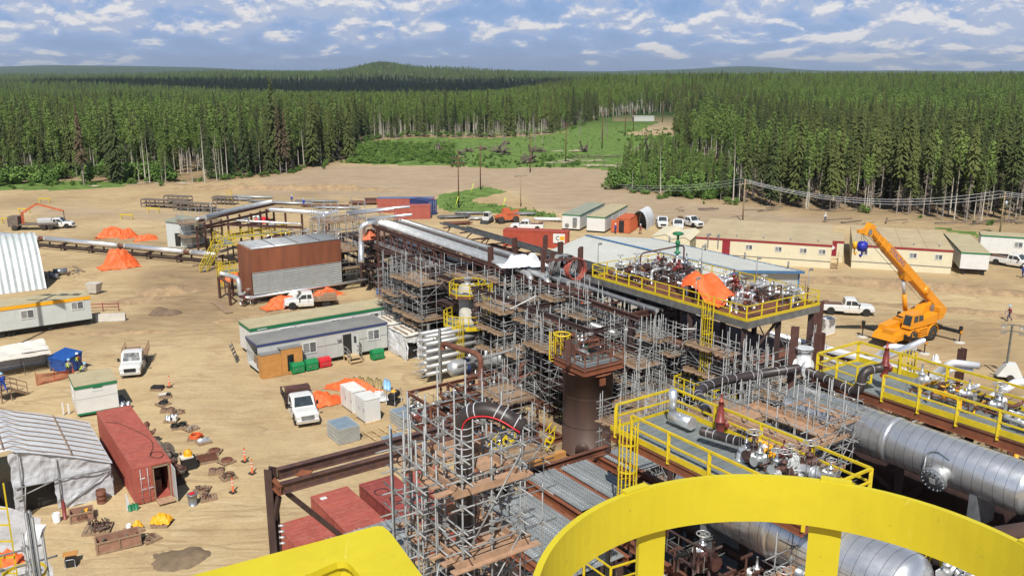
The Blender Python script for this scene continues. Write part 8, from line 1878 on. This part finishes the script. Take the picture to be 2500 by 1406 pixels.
for k in range(44):b=MB();y=rr.uniform(-4.0,6.2);x=rr.uniform(-.35,.35);z=rr.uniform(.1,1.3)*(1-abs(x));b.lathe([(.12,-.1),(.24,-.06),(.24,.06),(.12,.1)],(x,y,z),(rr.uniform(-1,1),rr.uniform(-.5,.5),rr.uniform(0,1)),9);b.build('reel',rr.choice(('rustbits','primer','debris','rust')),o)
b=MB();b.box(-.35,-4.2,0,.3,6.2,.12);b.box(-.4,-4.2,.12,-.34,6.2,1.3);b.build('rack','primer',o)
b=MB();b.lathe([(.65,-.1),(.65,-.04),(.3,-.03),(.3,.03),(.65,.04),(.65,.1)],(.2,.3,.8),(.5,-.8,.5),18);b.build('cable_drum','debris',o)
b=MB();b.bar(at(440,1105,.9),at(456,1155,.1),.12);tag(b.build('plank','primer'),'dark plank leaning off the parts rack','plank')
o=rest('dirt_heap','dark damp spread of soil at the lower left of the yard','soil heap',445,1362,R(15));b=MB();b.grid(lambda a,c:((a-.5)*3.6,(c-.5)*2.6,-.06+.32*max(0,1-(((a-.5)*2)**2+((c-.5)*2)**2)*(1+.5*noise.noise((a*4,c*4,1))))+.04*noise.noise((a*9,c*9,3))),30,24);b.build('soil','wet',o)
def mound(label,u,v,L_,D_,Hh,rz,seed,m='dirt'):
	o=MB();w=at(u,v);o.grid(lambda a,c:((a-.5)*L_,(c-.5)*D_,-.12+Hh*max(0,1-(abs(a-.5)*2)**2.4-(abs(c-.5)*2)**2)*(1+.9*noise.noise((a*L_*.5,c*D_*.5,seed)))+.05*noise.noise((a*L_,c*D_,seed))),44,14);q=o.build('dirt_mound',m,None,w,rz);tag(q,label,'dirt mound')
for i,(u,v,L_,D_,h,rz,l)in enumerate(((2230,700,34,5,.9,-.33,'long graded dirt bank below the dormitories'),(2350,760,26,3,.45,-.35,'low dirt ridge between crane and dormitories'),(410,712,9,5,.9,.3,'churned dirt mound in front of the louvred cooler'),(330,735,8,4,.5,.4,'low churned dirt left of the cooler mound'),(405,765,4,2.5,.7,.2,'small dark dirt pile beside the road'),(300,812,24,1.2,.25,.12,'wheel-thrown dirt ridge along the site road'),(620,770,18,1.2,.22,.6,'dirt ridge where the road passes the trailers'),(700,462,60,5,1.1,-.05,'long dirt bank below the bare clearing'),(1350,545,16,2,.4,-.2,'low dirt ridge beside the white trailers'))):
	mound(l,u,v,L_,D_,h,rz,i,'mudpile' if i==4 else 'dirt')
o=rest('waste_bin','blue steel waste bin with sloping lid beside two workers','bin',163,903,R(-28));b=MB();b.hexa([(-1.1,-.8,.1),(1.1,-.8,.1),(1.1,.8,.1),(-1.1,.8,.1),(-1.25,-.95,1.35),(1.25,-.95,1.35),(1.25,.95,1.75),(-1.25,.95,1.75)]);b.build('body','blue',o)
b=MB();b.hexa([(-1.3,-1.0,1.36),(0,-1.0,1.36),(0,1.0,1.77),(-1.3,1.0,1.77),(-1.3,-1.0,1.42),(0,-1.0,1.42),(0,1.0,1.83),(-1.3,1.0,1.83)]);b.build('lid','blue',o);b=MB();b.hexa([(.03,-1.0,1.36),(1.3,-1.0,1.36),(1.3,1.0,1.77),(.03,1.0,1.77),(.03,-1.0,1.42),(1.3,-1.0,1.42),(1.3,1.0,1.83),(.03,1.0,1.83)]);b.build('lid','blue',o);b=MB();[b.box(x,-.98,.9,x+.2,-.9,1.05)for x in(-.9,.7)];b.build('lift_pocket','navy',o)
o=rest('net_fence','sagging orange safety netting beside the canopy','netting',118,935,R(50));b=MB()
for k in range(13):b.path([(a*3.4-1.0,.15*noise.noise((a*4,k*.2,1)),k/12*(1.0-.4*a)+.04)for a in[j/10 for j in range(11)]],.022,4)
for k in range(30):x=k/29*3.4-1;b.bar((x,.0,.03),(x,.0,1.0-.38*(x+1)/3.4),.022)
tag(b.build('net','orangered',o),kind='stuff');b=MB();[b.bar((x,0,-.1),(x,0,1.3),.05)for x in(-1,.6,2.3)];b.build('post','orangered',o)
o=rest('concrete_barrier','pale concrete barrier block at the end of the yellow-trim trailer','barrier',272,783,R(8));b=MB();b.hexa([(-1.6,-.35,0),(1.6,-.35,0),(1.6,.35,0),(-1.6,.35,0),(-1.6,-.15,.85),(1.6,-.15,.85),(1.6,.15,.85),(-1.6,.15,.85)]);b.build('block','concrete',o)
o=rest('rail_frame','low maroon pipe frame beside the yellow-trim trailer','frame',252,760,R(8));b=MB();[b.tube((-1.6,0,z),(1.8,0,z),.05,6)for z in(.5,.9)];[b.tube((x,0,0),(x,0,1.1),.05,6)for x in(-1.6,0,1.8)];b.build('frame','maroon',o)
o=rest('hopper','grey tapered hopper box near the yellow-trim trailer','hopper',231,717,R(-12));b=MB();b.hexa([(-.55,-.4,.15),(.55,-.4,.15),(.55,.5,.15),(-.55,.5,.15),(-.85,-.6,1.4),(.85,-.6,1.4),(.85,.7,1.4),(-.85,.7,1.4)]);b.build('box','concrete',o);b=MB();[b.box(x,y,0,x+.1,y+.1,.148)for x in(-.5,.4)for y in(-.35,.4)];b.build('foot','black',o)
steps('grey wooden stairs at the left edge beside the white tent, worker climbing',tuple(at(4,985).xy),R(150),1.6,5,.2,.3,m='wood')
o=rest('white_posts','two short white posts behind the white tent','posts',160,1012);b=MB();b.box(-.2,0,0,-.08,.12,1.1);b.box(.2,0,0,.34,.12,.9);b.build('post','white',o)
o=rest('water_tanks','small grey drums and black crate at the end of the white shack','drums',300,1000);[bucket(o,x,y,'steelgrey',.22,.6)for x,y in((0,0),(.5,.2),(.1,.6))];b=MB();b.box(-.4,1.0,0,.5,2.6,.5);b.build('crate','black',o)
o=rest('generators','grey cylindrical units and scrap beside the arched shelter','equipment',150,672,R(30));b=MB();b.tube((-1,0,.5),(.8,0,.5),.45,12);b.tube((-1.5,-2,.4),(-.5,-2.4,.4),.35,10);b.build('tank','steelgrey',o);bits(o,18,.3,('debris','steelgrey','rustbits'),8,.6,5,5)
def cabinet(label,u,v,w_,d_,h,rust):
	o=rest('metal_cabinet',label,'cabinet',u,v);b=MB();b.box(0,0,.12,w_,d_,h);b.build('body','whitedirty' if rust else 'white',o);b=MB();b.box(-.03,-.03,h+.002,w_+.03,d_+.03,h+.05);b.build('top','whitedirty' if rust else 'white',o)
	for k in range(2):y0=.06+k*(d_-.08)/2;dr=MB();dr.box(-.03,y0,.2,-.002,y0+(d_-.16)/2,h-.08);dd=dr.build('door','whitedirty' if rust else 'white',o);hh=MB();hh.box(-.07,y0+.1,h*.5,-.031,y0+.14,h*.65);hh.build('handle','steelgrey',dd)
	b=MB();b.box(-.15,-.15,-.02,w_+.15,.02,.119);b.box(-.15,d_-.1,-.02,w_+.15,d_+.1,.119);b.build('skid','timber',o)
cabinet('tall white two-door steel cabinet nearest the grating stack',893,1035,1.35,1.9,2.0,False);cabinet('rust-streaked white cabinet behind the clean one',862,1010,1.25,2.4,1.9,True)
def stack(label,u,v,n,w_,d_,rz=ZS):
	o=rest('grating_stack',label,'grating stack',u,v,rz,'stacks of grey panels')
	for k in range(n):b=MB();b.box(.02*(k%3),.01*(k%2),.02+k*.105,w_+.02*(k%3),d_+.01*(k%2),.085+k*.105);b.build('panel','louvre',o)
	b=MB();b.box(.06,.06,n*.105-.019,w_-.06,d_-.06,n*.105-.01);b.build('top_sheet','bluegrey',o);b=MB();[b.box(x,.03,-.05,x+.12,d_-.03,.018)for x in(.1,w_-.25)];b.build('bearer','timber',o)
stack('tall stack of grey grating panels beside the white cabinets',828,1086,12,1.75,2.3);stack('stack of grey panels behind the scaffold poles',985,1052,10,2.0,2.4);stack('low stack of grey panels beside the rusty beams',955,1105,6,1.8,1.8)
o=rest('timber_pallet','pale timber pallet frame lying flat beside the cabinets','timber frame',918,1078,R(38));b=MB();[b.box(0,y,.0,3.2,y+.12,.09)for y in(0,1.0,2.0)];[b.box(x,0,.091,x+.12,2.12,.17)for x in(0,.7,1.4,2.1,2.9)];b.build('frame','timber',o)
tarp('orange tarp heap left of the white cabinets',788,982,0,3.6,2.2,.9,'orange',21);tarp('orange tarp spread behind the white cabinets',862,950,0,5.4,1.6,.9,'orange',22,R(-20));tarp('white plastic heap right of the cabinets',922,975,0,2.2,1.6,.7,'plastic',23)
o=rest('jug_row','row of tan jugs and cylinders behind the cabinets','jugs',905,948,R(-15))
for k in range(9):b=MB();b.lathe([(.2,0),(.2,.7),(.1,.85),(.1,.95)],(k*.42-1.6,.3*(k%2),0),n=10);b.build('jug','jug' if k<7 else 'hatblue',o)
o=rest('site_heater','black wheeled site heater with yellow cap','heater',962,985,R(70));b=MB();b.tube((-.5,0,.8),(.6,0,.8),.34,14);b.box(-.5,-.35,.15,.5,.35,.42);b.build('body','black',o);b=MB();b.lathe([(.25,0),(.2,.12),(.02,.18)],(.0,0,1.12),n=12);b.build('cap','amber',o);b=MB();[b.path(((-.6,s,.1),(-.6,s,1.3),(.6,s,1.3),(.6,s,.1)),.03,5,.1)for s in(-.4,.4)];b.build('frame','steelgrey',o)
for s in(-.42,.36):b=MB();b.lathe([(.2,0),(.2,.1)],(-.35,s,.2),(0,1,0),14);b.build('wheel','rubber',o)
for i,(u,v,L_,D_,h,l)in enumerate(((272,578,5,2.4,1.5,'orange tarp mound behind the pipeline, left one'),(316,580,3.2,2,1.5,'orange tarp mound behind the pipeline, middle one'),(357,586,4,1.8,.9,'low orange tarp behind the pipeline, right one'),(290,652,5.6,3.4,2.4,'big orange tarp mound in front of the pipeline'),(568,683,3.4,2,1.0,'orange tarp on the ground left of the louvred cooler'),(690,748,5,2.4,1.2,'orange tarp with crates left of the loaded pickup'),(797,722,5,2,.9,'orange tarp right of the loaded pickup'),(640,545,4.2,1.6,1.2,'red tarp under the small pipe rack'))):
	tarp(l,u,v,0,L_,D_,h,'redbox' if 'red tarp' in l else 'orange',30+i)
tarp('white padded cover bulging beside the loaded pickup',722,735,0,3.4,2.4,1.2,'tarpcream',44)
for k,(u,v,mm)in enumerate(((925,722,'blue'),(934,724,'redbox'))):o=rest('drum',('blue' if k==0 else 'red')+' drum on the dirt by the bridge shadow','drum',u,v);b=MB();b.lathe([(.3,0),(.3,.3),(.32,.31),(.3,.33),(.3,.9),(.27,.9)],n=14);b.build('drum',mm,o)
for k,(u,v,u2,v2)in enumerate(((525,738,560,765),(180,650,205,665),(470,650,520,642))):b=MB();b.bar(at(u,v)+Vector((0,0,.08)),at(u2,v2)+Vector((0,0,.08)),.9 if k==0 else .4,.08);tag(b.build('board','wood'),('loose plywood board on the dirt left of the cooler','loose timber near the arched shelter','board on the dirt under the yellow stairs')[k],'board')
def pipes(label,u,v,L_,n,r,rz,m):
	o=rest('pipe_bundle',label,'pipe bundle',u,v,rz,'pipe and steel stacks in the rear laydown');rr=random.Random(int(u));b=MB()
	for x in(-L_*.3,L_*.3):b.box(x,-.1,0,x+.2,n*r*2.3,.22)
	b.build('sleeper','wood',o)
	for k in range(n):b=MB();s=rr.uniform(-.4,.4);b.tube((-L_/2+s,k*r*2.3,.23+r),(L_/2+s,k*r*2.3,.23+r),r,8);b.build('pipe',m,o)
for i,(u,v,L_,n,r,rz,m)in enumerate(((560,490,9,6,.14,-.3,'galv'),(610,485,10,5,.14,-.2,'claddull'),(650,497,9,5,.14,-.3,'galv'),(700,500,10,4,.16,-.2,'claddull'),(770,496,9,5,.14,-.12,'galv'),(790,507,10,4,.14,-.1,'rust'),(820,512,9,4,.16,-.1,'claddull'),(900,500,8,6,.2,.1,'rust'),(930,492,7,5,.2,.1,'primer'),(1110,535,6,6,.15,.2,'galvdark'),(1120,550,5,5,.15,.2,'rust'),(1150,525,6,5,.14,0,'galv'),(1170,538,3.4,5,.14,.1,'claddull'),(1282,527,4,6,.14,-.05,'galv'),(1340,542,5,4,.2,-.1,'white'),(505,515,8,5,.12,-.3,'galvdark'))):
	pipes(('rusty' if m in('rust','primer')else 'grey')+' pipe stack number-free' if 0 else '%s pipe stack in the rear laydown, %s'%({'rust':'rusty','primer':'brown','galv':'grey','claddull':'silver','galvdark':'dark grey','white':'white'}[m],('beside the wooden racks','furthest left in front of the bank','above the small pipe rack','left of the two blue workers','right of the two blue workers','just below the right worker','above the left drop pipe','beside the red containers, lower','beside the red containers, upper','below the navy container','nearest the bridge trays','left of the small loader','under the small loader','right of the orange telehandler','in front of the first white trailer','above the switch shed')[i]),u,v,L_,n,r,rz,m)
for k,(u,v,L_)in enumerate(((400,508,11),(470,516,9),(430,498,6),(545,500,5))):
	o=rest('timber_rack',('long low brown rack at the left of the laydown','second brown rack beside the white cross','short brown rack behind the long one','brown crate rack beside the yellow ladder frame')[k],'rack',u,v,-.28,'brown racks in the rear laydown');b=MB()
	for j in range(6):b.bar((-L_/2+j*L_/5,0,0),(-L_/2+j*L_/5,0,1.6),.22);b.bar((-L_/2+j*L_/5,1.6,0),(-L_/2+j*L_/5,1.6,1.6),.22)
	for z in(.7,1.5):b.bar((-L_/2,0,z),(L_/2,0,z),.16);b.bar((-L_/2,1.6,z),(L_/2,1.6,z),.16);b.box(-L_/2,.1,z+.1,L_/2,1.5,z+.2)
	b.build('frame','debris',o)
o=rest('ladder_stand','small yellow ladder frame standing in the rear laydown','frame',561,492);b=MB();[b.bar((x,0,0),(x,0,2.4),.1)for x in(-.5,.5)];[b.bar((-.5,0,z),(.5,0,z),.08)for z in(.6,1.2,1.8,2.4)];b.build('frame','yellow',o)
for k,(u,v)in enumerate(((375,520),(310,535),(110,495),(20,545),(60,520))):o=rest('road_barricade',('right of the three by the site road','middle of the three by the site road','upper left by the site road','at the left edge above the arched shelter','near the picker truck')[k]+', yellow barricade','barricade',u,v,-.1,'yellow barricades');b=MB();b.box(-1.4,-.04,.8,1.4,.04,1.0);[b.bar((x,-.3,0),(x,0,.9),.07)for x in(-1.1,1.1)];[b.bar((x,.3,0),(x,0,.9),.07)for x in(-1.1,1.1)];b.build('frame','yellow',o)
o=rest('telehandler','orange telehandler with boom folded in the rear yard','telehandler',1237,543,R(200));b=MB();b.box(-2.2,-.9,.6,1.8,.9,1.5);b.hexa([(-.8,-.8,1.5),(.9,-.8,1.5),(.9,.2,1.5),(-.8,.2,1.5),(-.6,-.75,2.7),(.6,-.75,2.7),(.6,.15,2.7),(-.6,.15,2.7)]);b.bar((-2.2,.55,2.3),(2.6,.55,1.3),.35,.5);b.build('body','orangered',o);b=MB();b.box(-.5,-.81,1.7,.5,-.79,2.5);b.build('window','glass',o);[wheel(o,x,y,.65,.45,1 if y>0 else-1)for x in(-1.5,1.4)for y in(-.95,.95)]
o=rest('skid_steer','small white and black skid steer loader in the rear yard','loader',1190,543,R(250));b=MB();b.box(-1.2,-.7,.4,1.0,.7,1.2);b.box(-.7,-.55,1.2,.6,.55,2.0);b.build('body','white',o);b=MB();b.box(.61,-.5,1.25,.63,.5,1.95);b.hexa([(1.2,-.8,.05),(1.9,-.8,.05),(1.9,.8,.05),(1.2,.8,.05),(1.2,-.8,.6),(1.4,-.8,.6),(1.4,.8,.6),(1.2,.8,.6)]);[b.bar((-1.1,s,1.2),(1.3,s,.5),.14)for s in(-.75,.75)];b.build('bucket_arm','black',o);[wheel(o,x,y,.42,.3,1 if y>0 else-1)for x in(-.7,.7)for y in(-.75,.75)]
o=rest('picker_truck','dark flatbed picker truck with folded red knuckle boom at far left','crane truck',85,560,R(190));b=MB();b.box(-4,-1.1,.9,2.2,1.1,1.1);b.box(2.3,-1.1,.7,4.0,1.1,2.5);b.build('bed','debris',o);b=MB();b.bar((1.8,0,1.1),(1.8,0,3.0),.4);b.bar((1.8,0,3.0),(-.8,0,4.6),.35);b.bar((-.8,0,4.6),(-5.2,0,3.2),.28);b.build('boom','orangered',o);b=MB();b.bar((-5.2,0,3.2),(-5.2,0,1.8),.1);b.build('hook','black',o);b=MB();b.box(4.01,-.9,1.5,4.04,.9,2.3);b.build('windscreen','glass',o);[wheel(o,x,y,.5,.4,1 if y>0 else-1)for x in(-3,-1.8,3.0)for y in(-.95,.95)]
o=rest('light_tower','white wheeled light tower cart with four lamps at the right','light tower',2462,925,R(-20));b=MB();b.hexa([(-1.1,-.7,.35),(1.1,-.7,.35),(1.1,.7,.35),(-1.1,.7,.35),(-.4,-.6,1.5),(.5,-.6,1.5),(.5,.6,1.5),(-.4,.6,1.5)]);b.build('housing','white',o);b=MB();b.bar((-.3,0,1.5),(-.3,0,5.2),.14);b.bar((-1.0,0,5.2),(.5,0,5.2),.08);b.bar((-.3,0,4.6),(-.3,0,5.2),.1);b.bar((-1.0,0,4.6),(.5,0,4.6),.08);b.bar((-1.6,0,.3),(1.6,0,.3),.1);b.bar((0,-1.5,.1),(0,1.5,.1),.08);b.build('mast','galvdark',o)
for x in(-1.0,.5):
	for z in(4.6,5.2):b=MB();b.lathe([(.1,0),(.28,.18),(.28,.22)],(x,-.1,z),(0,-1,-.5),12);b.build('lamp','claddull',o)
[wheel(o,0,y,.32,.2,1 if y>0 else-1)for y in(-.85,.85)]
tarp('small white plastic bag on the dirt near the goose-neck pipes',2282,885,0,1.2,.9,.8,'tarpwhite',50);cabinet('white box unit on the dirt below the dusty pickup',2015,822,1.6,1.2,1.8,False)
def pole(label,u,v,vt,m,arms=1,r=.16,bare=False):
	w=at(u,v);Y=w.y;h=zat(vt,Y)-w.z;o=thing('utility_pole',label,'utility pole',w,rz=.5);b=MB();b.tube((0,0,-.5),(0,0,h),r,8,r*.6);b.build('post',m,o)
	for k in range(arms):b=MB();b.bar((-1.5,0,h-.9-k*1.1),(1.5,0,h-.9-k*1.1),.14,.18);b.build('crossarm',m,o);b=MB();[b.tube((x,0,h-.8-k*1.1),(x,0,h-.5-k*1.1),.07,6)for x in(-1.3,-.6,.6,1.3)];b.build('insulator','steelgrey',o)
	return Vector((w.x,w.y,w.z+h))
PO=[(1120,506,375,'first tall dark pole at the green mound',2),(1173,463,352,'second dark pole at the top of the green mound',1),(1294,421,330,'dark pole at the far edge of the bare clearing',1),(1381,399,300,'dark pole in the grass behind the clearing',1),(1470,362,270,'dark pole in the middle of the grassy corridor',1),(1526,331,268,'left of two far poles by the corridor shed',1),(1546,322,266,'right of two far poles by the corridor shed',1),(1617,305,255,'farthest pole beside the corridor shed',1),(1577,375,325,'thin grey pole at the brush piles',0)]
for u,v,vt,l,a in PO:pole(l,u,v,vt,'polebrown',a,.2 if v<400 else .16)
pole('short pale pole standing in the bare clearing',1271,505,420,'polewood',1,.11)
t1=pole('pale wooden power pole behind the left dormitory',1813,540,437,'polewood',1);t2=pole('wooden power pole with transformer behind the white cabins',2440,575,468,'polewood',1);b=MB();b.tube(t2+Vector((.4,0,-2.6)),t2+Vector((.4,0,-1.6)),.3,12);tag(b.build('transformer','steelgrey'),'grey can transformer on the right power pole','transformer')
e1=P(1515,452,7);e2=P(2900,455,9)
def wire(a,c,sag,off):
	n=28;return[(a+Vector(off)).lerp(c+Vector(off),k/n)+Vector((0,0,-sag*4*(k/n)*(1-k/n)-.3))for k in range(n+1)]
for k,off in enumerate(((0,0,0),(.5,-.9,-.35),(-.5,.9,.3))):
	b=MB();b.path(wire(e1,t1,.8,off),.016,4);b.path(wire(t1,t2,2.6,off),.035,4);b.path(wire(t2,Vector((t2.x+45,t2.y-6,t2.z-.5)),1.5,off),.035,4);tag(b.build('power_line','tarpgrey'),('middle','lowest','highest')[k]+' of three power wires sagging across the right forest','power line','power wires')
for k,(u,v)in enumerate(((1148,475),(1110,510),(1225,512))):w=at(u,v);b=MB();b.tube(w,w+Vector((.8,0,2.6)),.07,6);tag(b.build('guy_marker','hivis'),('upper','left lower','right')[k]+' yellow guy-wire marker on the green mound','marker')
for i,(u,v,s)in enumerate(((1070,372,2.6),(1088,352,2.0),(1126,378,2.0),(1222,378,3.8),(1292,398,3.4),(1300,370,2.0),(1320,372,1.8),(1180,365,1.6),(1545,390,4.2),(1580,386,5.0),(1600,392,4.0),(1425,370,3.0),(1145,370,1.5),(1235,350,1.5))):
	o=rest('root_ball','uprooted dark stump with roots, %s'%('first on the left of the grass','small one behind the first','beside the first dark pole top','big fan-shaped one in mid grass','low wide one by the clearing edge','left of a pair behind the pole','right of a pair behind the pole','small one left of the big fan','left lobe of the large brush pile','middle of the large brush pile','right lobe of the large brush pile','one among pale logs','tiny one near the second pole','tiny far one in the grass')[i],'stump',u,v,i);rr=random.Random(i);b=MB();s*=2.4
	for k in range(40):a=rr.uniform(0,6.28);e=rr.uniform(.1,1);b.bar((rr.uniform(-.2,.2)*s,0,.1*s),(math.cos(a)*s*.55*rr.uniform(.3,1),math.sin(a)*1.5,s*e*(.2+.4*(1-abs(math.cos(a))))),.05*s,.22)
	b.build('roots','debris',o)
rr=random.Random(77)
for i,(u,v,n,w_)in enumerate(((1480,408,22,6),(1480,385,16,9),(1400,370,10,6),(1420,395,12,8),(1330,400,6,8),(1560,402,14,6),(410,452,5,10),(300,456,4,8),(1900,515,12,22),(2250,545,14,20))):
	o=rest('log_pile',('pale logs heaped at the clearing edge','scattered grey logs behind the heaped ones','loose logs in mid grass','grey logs below the dark poles','thin logs left of the dark pole','brushwood at the foot of the right thicket','pale fallen logs below the left tree line','short logs further left below the tree line','slash along the right forest edge, left part','slash along the right forest edge, right part')[i],'logs',u,v,0);b=MB()
	for k in range(n):a=rr.gauss(0,.5);x,y=rr.uniform(-w_,w_),rr.uniform(-1.5,1.5);l=rr.uniform(.8,2.6);b.tube((x-math.cos(a)*l,y-math.sin(a)*l*.4,.15+rr.uniform(0,.3)),(x+math.cos(a)*l,y+math.sin(a)*l*.4,.2+rr.uniform(0,.6)),rr.uniform(.06,.16),6)
	tag(b.build('logs','logs' if i not in(8,9,1)else 'debris',o),kind='stuff')
o=thing('yard_light','tall yard light pole past the left edge shading the yellow-trim trailer','light pole',(-52.2,81,0));b=MB();b.tube((0,0,0),(0,0,22.6),.28,10,.14);b.build('post','galv',o);b=MB();b.bar((-2.6,0,22.2),(2.6,0,22.4),.16);b.bar((-1.8,0,19.6),(1.8,0,19.8),.16);b.build('crossarm','galv',o)
for x,z in((-2.4,22.2),(-1,22.3),(1,22.3),(2.4,22.4),(1.6,19.2)):b=MB();b.obox((x,.25,z),.9,.5,.7,0,R(30));b.build('lamp','galv',o)
def haze():
	b=MB();b.box(-9000,-600,-60,9000,15500,190);m=bpy.data.materials.new('haze');m.use_nodes=True;nt=m.node_tree;nt.nodes.clear()
	v=nt.nodes.new('ShaderNodeVolumePrincipled');v.inputs['Color'].default_value=(.72,.82,.95,1);v.inputs['Density'].default_value=.00007;v.inputs['Anisotropy'].default_value=.2
	o=nt.nodes.new('ShaderNodeOutputMaterial');lk(nt,v.outputs[0],o.inputs['Volume']);h=put('haze',b.mesh('haze',m));h['kind']='stuff'
haze()
